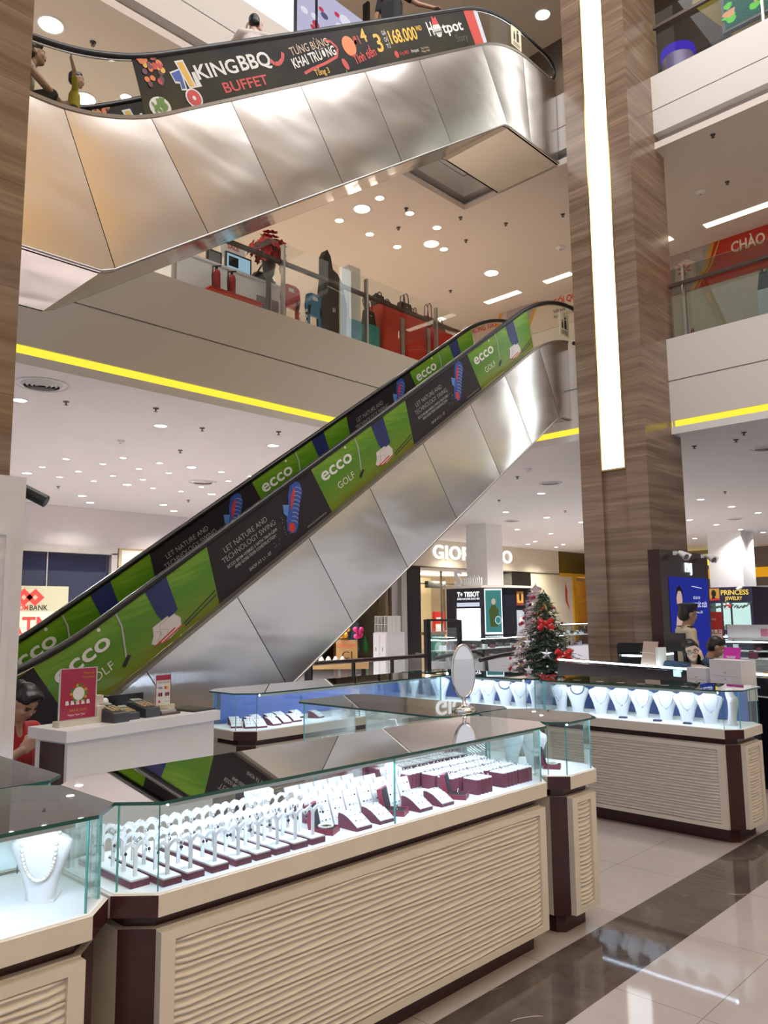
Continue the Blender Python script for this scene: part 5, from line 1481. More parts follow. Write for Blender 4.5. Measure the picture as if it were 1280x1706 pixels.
for i, (s, w, ww, dd, h, l) in enumerate(((2.60, -.22, .24, .16, .28, 'smaller white carton with grey print'), (2.95, -.20, .36, .2, .37, 'larger plain white carton'))):
    c = on_top(s, w, 0); b = MB(); b.obox(c + Vector((0, 0, .82 + h / 2)), d * ww / 2, n * dd / 2, (0, 0, h / 2)); o = b.build('carton', mat('white_carton', (.74, .72, .76), .5, var=.02), loc=c + Vector((0, 0, .82))); tag(o, l + ' in front of the long counter at right', 'box', 'white cartons')
    b = MB()
    for z in (.13, .17): b.obox(c - n * (dd / 2 + .002) + Vector((0, 0, .82 + z * h / .25)), d * .015, n * .001, (0, 0, .006))
    b.obox(c - n * (dd / 2 + .001) + Vector((0, 0, .82 + h * .6)), d * ww * .4, n * .001, (0, 0, .002)); b.build('print', GREYP, o)
pl = MB(); c = on_top(2.78, -.21, 0); pl.obox(c + Vector((0, 0, .41)), d * .36, n * .11, (0, 0, .41)); tag(pl.build('low_cabinet', mat('navy_black', (.012, .012, .022), .3), loc=c), 'low dark cabinet carrying the two white cartons', 'cabinet')
o, c, u, v = board('price_card', 'bright magenta card standing behind the white cartons', 'card', 2.54, .27, .2, .15, mat('magenta_card', (.52, .02, .30), .4), .03, z=1.13)
b = MB(); b.obox(c + Vector((0, 0, .045)) + v * .007, u * .05, v * .001, (0, 0, .003)); b.obox(c + Vector((0, 0, .06)) + v * .007, u * .06, v * .001, (0, 0, .002)); b.build('print', PWHITE, o)
b = MB(); b.obox(on_top(2.54, .27, 1.087), d * .13, n * .06, (0, 0, .044)); o = b.build('leaflet_box', PWHITE, loc=on_top(2.54, .27, 1.043)); tag(o, 'white leaflet box under the magenta card', 'box')
b = MB(); b.obox(on_top(2.48, .208, 1.08), d * .05, n * .001, (0, 0, .03)); b.build('print', mat('pink_print', (.6, .2, .3), .4), o)
# point-of-sale screen
c = on_top(1.76, .30)
t = thing('screen_terminal', 'black screen terminal seen from behind, in front of the guard', 'screen', c)
b = MB(); b.obox(c + Vector((0, 0, .27)), d * .15, n * .012, (0, 0, .10)); b.build('screen', BLACK, t)
b = MB(); b.obox(c + Vector((0, 0, .09)), d * .02, n * .01, (0, 0, .09)); b.obox(c + Vector((0, 0, .006)), d * .08, n * .06, (0, 0, .006)); b.build('stand', BLACKM, t)
# glass case and chair near the column
glass_case('small lit glass case between the long counter and the column', 9.75, 4.75, 11.2, 5.15, 1.10, mat('navy_black', (.012, .012, .022), .3), 20, 6)
def chair(label, c, rz):
    t = thing('chair', label, 'chair', (0, 0, 0))
    b = MB(); b.box(-.22, -.22, .44, .22, .22, .48); b.build('seat', BLACK, t)
    b = MB(); b.ext([(-.2, .2, .62), (.2, .2, .62), (.22, .22, 1.16), (.19, .225, 1.2), (-.19, .225, 1.2), (-.22, .22, 1.16)], (0, .03, 0)); b.build('backrest', BLACK, t)
    for x in (-.19, .19):
        for y in (-.19, .19):
            b = MB(); b.tube([(x, y, 0), (x, y, .44 if y < 0 else .7)], .014, 6); b.build('leg', BLACKM, t)
    t.location = c; t.rotation_euler = (0, 0, rz)
chair('black chair with rounded back against the marble column', (11.25, 5.65, 0), R(100))
# --- kiosk with yellow lettering
t = thing('jewelry_kiosk', 'navy jewelry kiosk with yellow lettering, garland and lit window', 'kiosk', (30.2, 11, 0))
NAVK = mat('kiosk_navy', (.016, .014, .05), .35)
b = MB(); b.box(29.3, 10.2, 1.95, 31.4, 12.1, 2.52); b.box(29.3, 10.2, 0, 31.4, 10.3, 1.95); b.box(29.3, 11.95, 0, 31.4, 12.1, 1.95); b.box(29.3, 10.2, 0, 31.4, 12.1, .98); b.build('kiosk_body', NAVK, t)
b = MB(); b.box(30.4, 10.3, .98, 30.5, 11.95, 1.95); b.build('lit_back', emis('kiosk_glow', (.75, 1.0, .95), .9), t)
b = MB(); b.box(29.32, 10.3, .98, 29.33, 11.95, 1.92); b.build('window_pane', GLASS, t)
for y in (10.95, 11.28):
    b = MB(); b.box(29.30, y, .98, 29.36, y + .05, 1.95); b.build('window_post', NAVK, t)
b = MB()
for k in range(12): b.box(29.6, 10.4 + k * .125, 1.0, 29.9, 10.46 + k * .125, 1.06 + .12 * random.random(), k % 2)
b.build('merchandise', [SILVER, mat('moss', (.06, .09, .05), .6)], t)
b = MB(); yy = lambda s: (29.28, s)
b.text('PRINCESS', (29.29, 11.30, 2.24), (0, -1, 0), (0, 0, 1), .18, 0, .98, .02); b.text('JEWELRY', (29.29, 11.17, 2.05), (0, -1, 0), (0, 0, 1), .13, 0, .62, .018); b.build('lettering', emis('yellow_letter', (1, .72, .12), 1.0), t)
b = MB(); b.box(29.285, 11.36, 2.05, 29.3, 11.76, 2.48); b.disc((29.282, 11.56, 2.30), .11, 14, 1, (0, -1, 0), (0, 0, 1), .8, 1.2); b.poly([(29.281, 11.60, 2.30), (29.281, 11.50, 2.12), (29.281, 11.64, 2.10)], 1); b.box(29.284, 11.36, 2.05, 29.286, 11.76, 2.12, 2); b.build('emblem', [mat('amber_print', (.62, .33, .06), .4), INK, PRED], t)
b = MB()
for k in range(2):
    y0 = 11.9 - k * .85; pts = [(29.26, y0 - .8 * i / 10, 1.95 - .16 * math.sin(PI * i / 10)) for i in range(11)]
    for q in pts:
        for j in range(9): b.ball((q[0] + random.uniform(-.03, .03), q[1] + random.uniform(-.045, .045), q[2] + random.uniform(-.04, .04)), .022, 5)
o = b.build('garland', mat('garland_green', (.05, .10, .07), .7), t)
b = MB()
for k in range(9): b.ball((29.22, 11.07 + random.uniform(-.1, .1), 1.88 + random.uniform(-.16, .12)), .05, 7, k % 3)
b.build('garland_bow', [PRED, PWHITE, mat('garland_green', (.05, .10, .07), .7)], o)
b = MB(); q0 = Vector((29.2, 10.52, 2.50)); b.tube([q0, q0 + Vector((-.14, .12, -.08))], [.05, .06], 10); b.box(29.2, 10.5, 2.48, 29.3, 10.54, 2.54); b.build('spotlight', PWHITE, t)
# sale totem
c = Vector((13.6, 5.43, 0)); u = Vector((.62, -.78, 0)); v = Vector((-.78, -.62, 0))
t = thing('sale_totem', 'red and white sale totem right of the dark advert wall', 'sign board', c)
b = MB(); b.obox(c + Vector((0, 0, .82)), u * .17, v * .02, (0, 0, .82)); o = b.build('board', PRED, t)
b = MB(); b.obox(c + v * .024 + Vector((0, 0, .72)), u * .15, v * .004, (0, 0, .62)); b.build('white_field', PWHITE, o)
b = MB(); b.text('SALE', c + v * .03 - u * .15 + Vector((0, 0, 1.27)), u, (0, 0, 1), .10, 0, .28, .01); b.text('50', c + v * .03 - u * .14 + Vector((0, 0, 1.02)), u, (0, 0, 1), .20, 0, .26, .02); b.text('SHOPPING', c + v * .03 - u * .14 + Vector((0, 0, 1.50)), u, (0, 0, 1), .03, 1, .2); b.build('lettering', [PRED, PWHITE], o)
# lit counters far right
for i, (x0, y0, l) in enumerate(((14.6, 4.3, 'nearer'), (17.4, 5.0, 'farther'))):
    glass_case('long lit white counter at the right edge behind the cartons, %s one' % l, x0, y0, x0 + .6, y0 + 2.4, 1.12, mat('pale_case_base', (.62, .62, .68), .4), 26, 6)
b = MB(); b.box(14.7, 4.5, 1.135, 15.0, 5.6, 1.40); o = b.build('carton', mat('white_carton', (.74, .72, .76), .5), loc=(14.85, 5.05, 1.135)); tag(o, 'wide white carton with pink label lying on the lit counter behind the magenta card', 'box')
b = MB(); b.box(14.695, 4.9, 1.2, 14.7, 5.02, 1.33); b.build('print', mat('pink_print', (.6, .2, .3), .4), o)
# far facade on the right
t = thing('far_shopfront', 'distant shopfront with a glowing yellow sign right of the column', 'shopfront', (39, 14, 0))
b = MB(); b.box(38, 8, 0, 38.4, 20.2, 4.6); b.build('facade', mat('taupe_facade', (.16, .13, .11), .5), t)
b = MB(); b.box(37.9, 14.3, 3.85, 38, 17.2, 4.4); b.build('sign_box', emis('yellow_sign', (1, .85, .02), 1.1), t)
b = MB(); b.box(37.9, 8.2, 3.2, 38, 17.2, 3.65); b.build('orange_band', emis('orange_band', (1, .45, .02), .7), t)
b = MB(); b.disc((37.9, 15.33, 1.9), .28, 20, 0, (0, -1, 0), (0, 0, 1)); b.build('round_sign', emis('yellow_disc', (1, .8, .05), 1.0), t)
b = MB(); b.box(37.85, 8.3, 0, 38, 15.0, 2.8); b.build('display_window', emis('far_window', (.5, .46, .40), .5), t)
# dark green plant at the right border
def small_fir(label, x, y, h):
    t, r_ = fir(label, x, y, h, .42, GREEN, 0)
small_fir('dark Christmas tree cut by the right border near the lit counters', 13.35, 3.88, 1.75)
# ================================================================ upper hall: things along the glass railing
F2 = 6.255
t = thing('service_counter', 'white service counter behind the upper railing, near the fire extinguishers', 'counter', (6.6, 10.4, F2))
b = MB(); b.box(5.9, 10.22, F2, 8.1, 10.75, F2 + .98); b.build('body', WHITE, t)
b = MB(); b.box(7.5, 10.20, F2 + .08, 7.95, 10.22, F2 + .72); b.build('grey_panel', mat('mid_grey_panel', (.25, .24, .23), .4), t)
b = MB(); b.box(5.85, 10.2, F2 + .98, 8.15, 10.8, F2 + 1.02); b.build('top', WHITE, t)
t = thing('monitor', 'flat monitor with pale blue screen on the upper service counter', 'monitor', (6.85, 10.35, F2 + 1.02))
b = MB(); b.box(6.95, 10.33, F2 + 1.03, 7.47, 10.37, F2 + 1.36); b.build('casing', BLACK, t)
b = MB(); b.box(6.98, 10.325, F2 + 1.06, 7.44, 10.33, F2 + 1.33); b.box(7.01, 10.322, F2 + 1.12, 7.20, 10.325, F2 + 1.29, 1); b.build('screen', [emis('screen_blue', (.35, .55, .68), .8), INK], t)
t = thing('photo_frame', 'black framed picture left of the blue monitor on the upper floor', 'picture', (6.4, 10.3, F2 + .7))
b = MB(); b.box(6.58, 10.3, F2 + 1.02, 6.86, 10.34, F2 + 1.27); b.build('frame', BLACK, t)
b = MB(); b.box(6.61, 10.296, F2 + 1.05, 6.83, 10.3, F2 + 1.24); b.build('print', mat('grey_photo', (.16, .16, .17), .4), t)
b = MB(); b.box(7.1, 10.7, F2 + 1.42, 7.6, 10.73, F2 + 1.8); o = b.build('sale_notice', PWHITE, loc=(7.35, 10.7, F2 + 1.02)); tag(o, 'white notice with red sale lettering behind the blue monitor', 'sign')
b = MB(); b.text('SALE', (7.35, 10.695, F2 + 1.63), (1, 0, 0), (0, 0, 1), .09, 0, .24, .02, 'C'); b.text('50%', (7.35, 10.695, F2 + 1.48), (1, 0, 0), (0, 0, 1), .09, 0, .24, .02, 'C'); b.build('lettering', PRED, o)
b = MB(); b.box(7.3, 10.68, F2 + 1.02, 7.4, 10.74, F2 + 1.42); b.build('support', BLACKM, o)
t = thing('camera_bag', 'rounded black camera bag on the upper counter below the flowers', 'bag', (7.8, 10.4, F2 + 1.02))
b = MB(); b.ball((7.72, 10.42, F2 + 1.14), (.17, .12, .12), 12); b.ball((7.92, 10.42, F2 + 1.12), (.12, .1, .10), 12); b.build('bag_body', BLACK, t)
b = MB(); b.tube([(7.6, 10.32, F2 + 1.2), (7.66, 10.3, F2 + 1.32), (7.8, 10.3, F2 + 1.32), (7.9, 10.32, F2 + 1.18)], .014, 6); b.build('strap', BLACK, t)
# bouquet
t = thing('flower_arrangement', 'red artificial flower arrangement standing above the upper handrail', 'flowers', (7.62, 10.05, F2))
fx, fy, fz = 7.62, 10.05, F2 + 1.28
b = MB(); b.lathe([(.10, -1.28), (.12, -1.25), (.05, -1.2), (.045, -.3), (.09, -.22), (.12, -.05), (.10, 0)], c=(fx, fy, fz), n=16); b.build('vase', mat('dark_vase', (.05, .04, .04), .3), t)
rnd = random.Random(3)
b = MB()
for k in range(120):
    a, r_, zz = rnd.random() * 6.28, rnd.random() * .30, rnd.random() * .34
    e = Vector((fx + r_ * math.cos(a), fy + r_ * math.sin(a) * .7, fz + zz)); m_ = Vector((fx, fy, fz)).lerp(e, .5) + Vector((0, 0, .06)); w = Vector((-math.sin(a), math.cos(a), .2)) * .022
    b.add([Vector((fx, fy, fz)), m_ - w, e, m_ + w], [(0, 1, 2, 3)])
b.build('leaf', mat('leaf_green', (.09, .20, .03), .6, var=.4), t)
REDF = [mat('red_petal', (.62, .012, .02), .55), mat('deep_red_petal', (.38, .008, .015), .55)]
for k in range(64):
    a, ph, rr = rnd.random() * 6.28, rnd.random() * 2.2, rnd.uniform(.45, 1.0)
    c = Vector((fx + .36 * rr * math.sin(ph) * math.cos(a), fy + .27 * rr * math.sin(ph) * math.sin(a), fz + .16 + .34 * rr * math.cos(ph)))
    n = (c - Vector((fx, fy, fz + .05))).normalized(); u = n.orthogonal().normalized(); v = n.cross(u)
    b = MB()
    for q in range(6):
        an = q * PI / 3; d = u * math.cos(an) + v * math.sin(an); w = n.cross(d) * .03
        b.add([c, c + d * .05 + w * 1.4 + n * .02, c + d * .10 + n * .035, c + d * .05 - w * 1.4 + n * .02], [(0, 1, 2, 3)])
    b.build('flower_head', REDF[k % 2], t)
for i, (x, l) in enumerate(((6.42, 'left'), (6.70, 'right'))):
    c = (x, 9.78, F2 + .30)
    t = thing('fire_extinguisher', 'red fire extinguisher on the red box, %s of two' % l, 'fire extinguisher', c, 'fire extinguishers')
    b = MB(); b.lathe([(.055, 0), (.065, .02), (.065, .30), (.05, .36), (.02, .38)], c=c, n=16); b.build('cylinder', mat('extinguisher_red', (.40, .02, .02), .25), t)
    b = MB(); b.lathe([(.022, .38), (.02, .43)], c=c, n=10); b.tube([(x, 9.78, c[2] + .43), (x + .08, 9.78, c[2] + .46)], .012, 6); b.build('valve', BLACKM, t)
    b = MB(); b.tube([(x, 9.78, c[2] + .42), (x - .08, 9.76, c[2] + .40), (x - .10, 9.74, c[2] + .25), (x - .09, 9.74, c[2] + .08)], .014, 6); b.build('hose', BLACK, t)
b = MB(); b.box(6.22, 9.6, F2, 7.15, 9.95, F2 + .30); o = b.build('extinguisher_box', mat('signal_red', (.60, .06, .03), .4), loc=(6.7, 9.78, F2)); tag(o, 'red floor box carrying the two fire extinguishers', 'box')
b = MB(); b.box(6.2, 9.59, F2 + .27, 7.17, 9.96, F2 + .30); b.build('lid', mat('deep_red', (.42, .03, .02), .4), o)
def step_stool(label, x, m):
    t = thing('folding_stool', label, 'folding stool', (x, 9.72, F2), 'tall folding stools')
    z = F2; y = 9.72
    for s in (-1, 1):
        b = MB(); b.ext([(x + s * .19, y, z), (x + s * .12, y, z), (x + s * .10, y, z + .62), (x + s * .15, y, z + .62)], (0, .04, 0)); b.build('leg', m, t)
        b = MB()
        for k in range(5): b.box(x + s * .185 - .012, y - .002, z + .08 + k * .1, x + s * .185 + .012, y + .03, z + .12 + k * .1)
        b.build('stripe', PWHITE, t)
    b = MB(); b.ext([(x - .17, y, z + .44), (x + .17, y, z + .44), (x + .20, y, z + .60), (x + .17, y, z + .80), (x + .09, y, z + .84), (x - .09, y, z + .84), (x - .17, y, z + .80), (x - .20, y, z + .60)], (0, .05, 0)); b.build('top_panel', m, t)
    b = MB(); b.ext([(x - .06, y - .004, z + .72), (x + .06, y - .004, z + .72), (x + .05, y - .004, z + .78), (x - .05, y - .004, z + .78)], (0, .05, 0)); b.build('hand_hole', PWHITE, t)
    b = MB(); b.ext([(x - .13, y, z + .04), (x + .13, y, z + .04), (x + .13, y, z + .12), (x - .13, y, z + .12)], (0, .04, 0)); b.build('cross_bar', m, t)
step_stool('red folding step stool behind the upper railing', 7.84, mat('stool_red', (.48, .03, .03), .4))
step_stool('blue folding step stool beside the black guitar bag', 8.36, mat('stool_blue', (.02, .20, .42), .4))
t = thing('guitar_bag', 'tall black soft case leaning upright behind the upper handrail', 'instrument case', (8.8, 9.75, F2))
b = MB(); b.ext([(8.52, 9.7, F2), (9.05, 9.7, F2), (9.08, 9.7, F2 + .8), (8.98, 9.7, F2 + 1.2), (8.86, 9.7, F2 + 1.35), (8.75, 9.7, F2 + 1.40), (8.70, 9.7, F2 + 1.62), (8.62, 9.7, F2 + 1.72), (8.56, 9.7, F2 + 1.6), (8.56, 9.7, F2 + 1.2), (8.50, 9.7, F2 + .7)], (0, .16, 0))
b.build('case_body', mat('black_nylon', (.012, .012, .013), .6), t)
b = MB(); b.box(8.74, 9.69, F2 + .62, 8.80, 9.70, F2 + .70); b.tube([(8.6, 9.69, F2 + 1.05), (9.0, 9.69, F2 + 1.02)], .008, 5); b.build('buckle', CHROME, t)
b = MB(); b.box(9.14, 9.7, F2, 9.42, 9.9, F2 + 1.62); o = b.build('display_pillar', PWHITE, loc=(9.28, 9.8, F2)); tag(o, 'white display pillar with pale blue lower half behind the railing', 'pillar')
b = MB(); b.box(9.135, 9.69, F2, 9.425, 9.70, F2 + .62); b.build('blue_field', mat('sky_blue_print', (.18, .42, .60), .4, var=.3, scale=3), o)
b = MB(); b.box(9.52, 9.65, F2, 9.85, 9.95, F2 + .62); o = b.build('teal_bin', mat('teal_plastic', (.02, .26, .25), .4), loc=(9.68, 9.8, F2)); tag(o, 'teal box between the white pillar and the red cabinets', 'box')
REDC = mat('cabinet_red', (.52, .03, .015), .28)
def red_cab(label, x0, x1, h=1.12):
    t = thing('red_cabinet', label, 'cabinet', ((x0 + x1) / 2, 9.85, F2), 'red cabinets on the upper floor')
    b = MB(); b.box(x0, 9.62, F2, x1, 10.1, F2 + h); b.build('body', REDC, t)
    b = MB(); b.box(x0 + .03, 9.605, F2 + .05, x1 - .03, 9.62, F2 + h - .05); o = b.build('door', REDC, t)
    b = MB(); b.box(x1 - .09, 9.59, F2 + .5, x1 - .07, 9.605, F2 + .65); b.build('handle', CHROME, o)
red_cab('bright red cabinet behind the upper railing, left one', 9.92, 10.38)
red_cab('red cabinet behind the upper railing, middle one', 10.52, 11.12)
red_cab('red cabinet behind the upper railing, right one by the escalator', 11.30, 11.95, 1.0)
for x, l in ((10.45, 'left'), (11.2, 'right')):
    b = MB(); b.box(x - .05, 9.62, F2, x + .05, 9.7, F2 + .95); tag(b.build('grey_upright', mat('satin_post', (.45, .43, .40), .35, .8), loc=(x, 9.66, F2)), 'grey metal upright between red cabinets, %s one' % l, 'post', 'grey uprights')
def handbag(label, c, w, h, d, m, rz=0, hh=.14, grp='handbags on the upper floor'):
    t = thing('handbag', label, 'handbag', c, grp); x, y, z = c
    b = MB(); n = 10
    b.add([(x - w / 2, y - d / 2, z), (x + w / 2, y - d / 2, z), (x + w / 2, y + d / 2, z), (x - w / 2, y + d / 2, z), (x - w * .42, y - d * .28, z + h), (x + w * .42, y - d * .28, z + h), (x + w * .42, y + d * .28, z + h), (x - w * .42, y + d * .28, z + h)], [(3, 2, 1, 0), (4, 5, 6, 7), (0, 1, 5, 4), (1, 2, 6, 5), (2, 3, 7, 6), (3, 0, 4, 7)]); b.build('bag_body', m, t)
    for s in (-1, 1):
        b = MB(); b.tube([(x - w * .22, y + s * d * .25, z + h), (x - w * .16, y + s * d * .25, z + h + hh * .8), (x, y + s * d * .25, z + h + hh), (x + w * .16, y + s * d * .25, z + h + hh * .8), (x + w * .22, y + s * d * .25, z + h)], .011, 6); b.build('handle', m, t)
    b = MB(); b.box(x - .03, y - d * .42, z + h * .6, x + .03, y - d * .36, z + h * .68); b.build('clasp', GOLD, t)
LB, DR = mat('black_leather', (.014, .013, .013), .3), mat('dark_red_leather', (.16, .015, .02), .35)
zc = F2 + 1.12
handbag('black handbag on the left red cabinet, leftmost', (10.03, 9.85, zc), .24, .22, .16, LB, hh=.06)
handbag('black boxy bag on the left red cabinet', (10.28, 9.9, zc), .22, .2, .16, LB, hh=.03)
handbag('black handbag with tall handles on the middle red cabinet', (10.75, 9.85, zc), .34, .27, .18, LB, hh=.2)
handbag('small dark red bag on the middle red cabinet', (11.02, 9.85, zc), .18, .16, .14, DR, hh=.1)
handbag('dark red tote with a long handle on the right red cabinet', (11.45, 9.85, F2 + 1.0), .30, .3, .18, DR, hh=.3)
handbag('brown bag on the right red cabinet by the escalator', (11.78, 9.85, F2 + 1.0), .26, .26, .18, mat('brown_leather', (.10, .05, .03), .4), hh=.1)
handbag('black handbag hanging by the steel post above the teal box', (9.70, 9.78, F2 + .64), .26, .28, .14, LB, hh=.22)
handbag('small dark bag behind the right glass railing at the photo edge', (13.25, 4.05, F2 + .62), .24, .3, .2, LB, hh=.1)
b = MB(); b.box(13.13, 3.95, F2, 13.37, 4.15, F2 + .62); tag(b.build('stand_block', PWHITE, loc=(13.25, 4.05, F2)), 'pale stand under the dark bag at the right edge', 'stand')
b = MB(); b.lathe([(.05, 0), (.055, .02), (.055, .22), (.03, .27), (.015, .33)], c=(13.3, 5.32, F2), n=14); o = b.build('red_bottle', PRED, loc=(13.3, 5.32, F2)); tag(o, 'small red canister behind the glass next to the column', 'canister')
b = MB(); b.lathe([(.028, .262), (.028, .3), (.016, .305)], c=(13.3, 5.32, F2), n=10); b.build('cap', BLACK, o)
# banners hung on the far bulkhead
XB = 16.88
t = thing('hanging_banner', 'red greeting banner with gift boxes on the upper wall right of the column', 'banner', (XB, 4, 8.85))
b = MB(); b.box(XB, -1.0, 8.80, XB + .02, 7.16, 9.74); b.build('banner_sheet', mat('banner_red', (.50, .03, .015), .4, var=.15, scale=2), t)
b = MB(); x = XB - .006
Q = lambda y, z, d=0: (x - d, y, z)
b.poly([Q(7.16, 9.74), Q(6.2, 9.74), Q(6.35, 9.3), Q(6.75, 8.80), Q(7.16, 8.80)], 0)
b.poly([Q(7.0, 9.50, .002), Q(6.78, 9.56, .002), Q(6.58, 9.42, .002), Q(6.80, 9.34, .002)], 1); b.poly([Q(7.05, 9.48, .002), Q(6.80, 9.34, .002), Q(6.82, 8.95, .002), Q(7.08, 9.05, .002)], 1); b.poly([Q(6.80, 9.34, .002), Q(6.58, 9.42, .002), Q(6.60, 9.02, .002), Q(6.82, 8.95, .002)], 5)
b.poly([Q(6.72, 9.70, .002), Q(6.40, 9.72, .002), Q(6.42, 9.45, .002), Q(6.70, 9.50, .002)], 5)
for k in range(6):
    a = k * PI / 3 + .3; b.poly([Q(6.84, 9.32, .004), Q(6.84 + .17 * math.cos(a), 9.32 + .13 * math.sin(a), .004), Q(6.84 + .17 * math.cos(a + .35), 9.32 + .13 * math.sin(a + .35), .004)], 2)
b.poly([Q(6.24, 9.74, .003), Q(6.14, 9.74, .003), Q(6.30, 9.25, .003), Q(6.66, 8.80, .003), Q(6.76, 8.80, .003), Q(6.40, 9.25, .003)], 3); b.poly([Q(6.05, 9.74, .003), Q(6.02, 9.74, .003), Q(6.22, 9.25, .003), Q(6.58, 8.80, .003), Q(6.61, 8.80, .003), Q(6.27, 9.25, .003)], 3)
b.build('gift_print', [mat('grey_mauve', (.40, .33, .34), .4), mat('gift_white', (.62, .55, .48), .4), PRED, mat('gold_print', (.62, .33, .04), .4), PWHITE, mat('gift_shade', (.45, .40, .40), .4)], t)
b = MB(); b.text('CHÀO', (x, 5.80, 9.37), (0, -1, 0), (0, 0, 1), .235, 0, .70, .025); b.build('lettering', mat('cream_print', (.78, .70, .58), .4), t)
t = thing('hanging_banner', 'pale gift wrap banner behind the top of the lower escalator', 'banner', (XB, 11.3, 8.9))
b = MB(); b.box(XB, 9.4, 8.9, XB + .02, 13.05, 9.74); b.build('banner_sheet', mat('banner_cream', (.62, .52, .46), .45, var=.06, scale=2), t)
b = MB(); b.poly([Q(11.7, 9.74), Q(10.75, 9.74), Q(11.0, 9.3), Q(11.25, 8.90), Q(11.9, 8.90)], 0); b.poly([Q(11.5, 9.45, .002), Q(11.1, 9.50, .002), Q(11.15, 9.15, .002), Q(11.5, 9.1, .002)], 1)
b.poly([Q(10.80, 9.74, .003), Q(10.68, 9.74, .003), Q(10.92, 9.25, .003), Q(11.10, 8.90, .003), Q(11.22, 8.90, .003), Q(11.02, 9.25, .003)], 2); b.poly([Q(11.95, 9.74, .003), Q(11.85, 9.74, .003), Q(12.0, 9.25, .003), Q(12.2, 8.90, .003), Q(12.3, 8.90, .003)], 2); b.build('gift_print', [mat('grey_mauve', (.40, .33, .34), .4), PRED, mat('gold_print', (.62, .33, .04), .4)], t)
b = MB(); b.text('GÓI QUÀ', (x, 10.28, 9.47), (0, -1, 0), (0, 0, 1), .17, 0, .82, .022); b.text('TRONG 10KM', (x, 13.0, 9.42), (0, -1, 0), (0, 0, 1), .16, 0, 1.0, .02)
b.text('Với hóa đơn từ', (x, 10.28, 9.27), (0, -1, 0), (0, 0, 1), .09, 1, .72, .01); b.text('Áp dụng từ 20/12', (x, 10.28, 9.14), (0, -1, 0), (0, 0, 1), .07, 1, .72); b.build('lettering', [PRED, INK], t)
# top floor, right: lit food screen, purple drum, dark shop
t = thing('menu_screen', 'lit food picture screen at the top right corner', 'screen', (13.6, 3.6, 11.9))
b = MB(); b.box(13.62, 2.6, 12.02, 13.72, 4.56, 13.3); b.build('casing', BLACK, t)
b = MB(); b.box(13.6, 2.66, 12.08, 13.62, 4.50, 13.2); o = b.build('screen_glow', emis('screen_teal', (.01, .10, .08), 1.0), t)
b = MB(); rnd = random.Random(8)
for k in range(70):
    y_, z_ = rnd.uniform(2.7, 4.45), rnd.uniform(12.12, 13.1); m_ = rnd.choice((0, 0, 1, 2, 3)); r_ = rnd.uniform(.05, .13)
    b.poly([(13.597 - k * .0001, y_ + r_ * rnd.uniform(.6, 1.2) * math.cos(a), z_ + r_ * .7 * rnd.uniform(.6, 1.2) * math.sin(a)) for a in [q * PI / 4 for q in range(8)]], m_)
b.build('food_print', [emis('salad_glow', (.12, .55, .05), 1.1), emis('salmon_glow', (.75, .35, .18), 1.0), emis('plate_glow', (.7, .75, .7), 1.0), emis('leaf_glow', (.04, .25, .03), 1.0)], o)
b = MB(); b.box(13.7, 3.4, 11.12, 13.8, 3.6, 12.02); b.build('stand', BLACKM, t)
t = thing('drum_column', 'violet wrapped round column beside the top floor glass', 'column', (13.9, 5.55, 11.12))
b = MB(); b.lathe([(.30, 0), (.30, 1.15)], c=(13.9, 5.5, 11.12), n=24); b.build('shaft', mat('violet_wrap', (.20, .16, .30), .4), t)
b = MB(); b.lathe([(.31, 1.05), (.32, 1.10), (.31, 1.22), (.002, 1.22)], c=(13.9, 5.5, 11.12), n=24); b.build('glow_band', emis('violet_band', (.06, .03, .45), 1.0), t)
t = thing('shop_sign', 'dark shop front with small pale lettering on the top floor', 'shop sign', (14.6, 5, 11.12))
b = MB(); b.box(14.6, 3.2, 11.12, 14.7, 6.6, 12.7); b.build('front_panel', mat('dark_umber', (.045, .035, .035), .4), t)
b = MB(); b.text('LA:NG', (14.59, 5.35, 12.16), (0, -1, 0), (0, 0, 1), .12, 0, .55); b.build('lettering', GREYP, t)
b = MB(); b.add([(14.0, 5.2, 13.2), (14.0, 2.5, 13.2), (14.5, 2.5, 12.45), (14.5, 4.6, 12.45), (14.0, 5.2, 13.3), (14.0, 2.5, 13.3), (14.55, 2.5, 12.5), (14.55, 4.6, 12.5)], [(0, 1, 2, 3), (7, 6, 5, 4), (0, 4, 5, 1), (1, 5, 6, 2), (2, 6, 7, 3), (3, 7, 4, 0)])
b.build('canopy', mat('mustard_canopy', (.35, .27, .05), .5), t)
# top floor, left: lit shop window above the slab
t = thing('lit_sign_box', 'bright white lit shop window at the top, above the upper escalator', 'light box', (7.0, 9.6, 11.12))
b = MB(); b.box(4.0, 9.55, 11.14, 7.72, 9.65, 13.2); b.build('light_face', emis('white_lightbox', (.88, .93, 1), 1.6), t)
for x0, x1 in ((7.72, 7.78), (8.22, 8.25), (9.5, 9.56)):
    b = MB(); b.box(x0, 9.53, 11.12, x1, 9.67, 13.2); b.build('frame_post', BLACKM, t)
b = MB(); b.box(7.78, 9.57, 11.14, 9.5, 9.63, 12.75); o = b.build('picture_face', emis('picture_lilac', (.50, .48, .66), 1.0), t)
b = MB(); rnd = random.Random(4)
for k in range(26):
    x_, z_, r_ = rnd.uniform(7.9, 9.4), rnd.uniform(11.3, 12.6), rnd.uniform(.06, .16); b.disc((x_, 9.565 - k * .0002, z_), r_, 8, k % 3, (1, 0, 0), (0, 0, 1), 1, .7)
b.build('print', [emis('print_red', (.6, .06, .10), .9), emis('print_pale', (.75, .75, .85), 1), emis('print_dark', (.10, .10, .20), 1)], o)
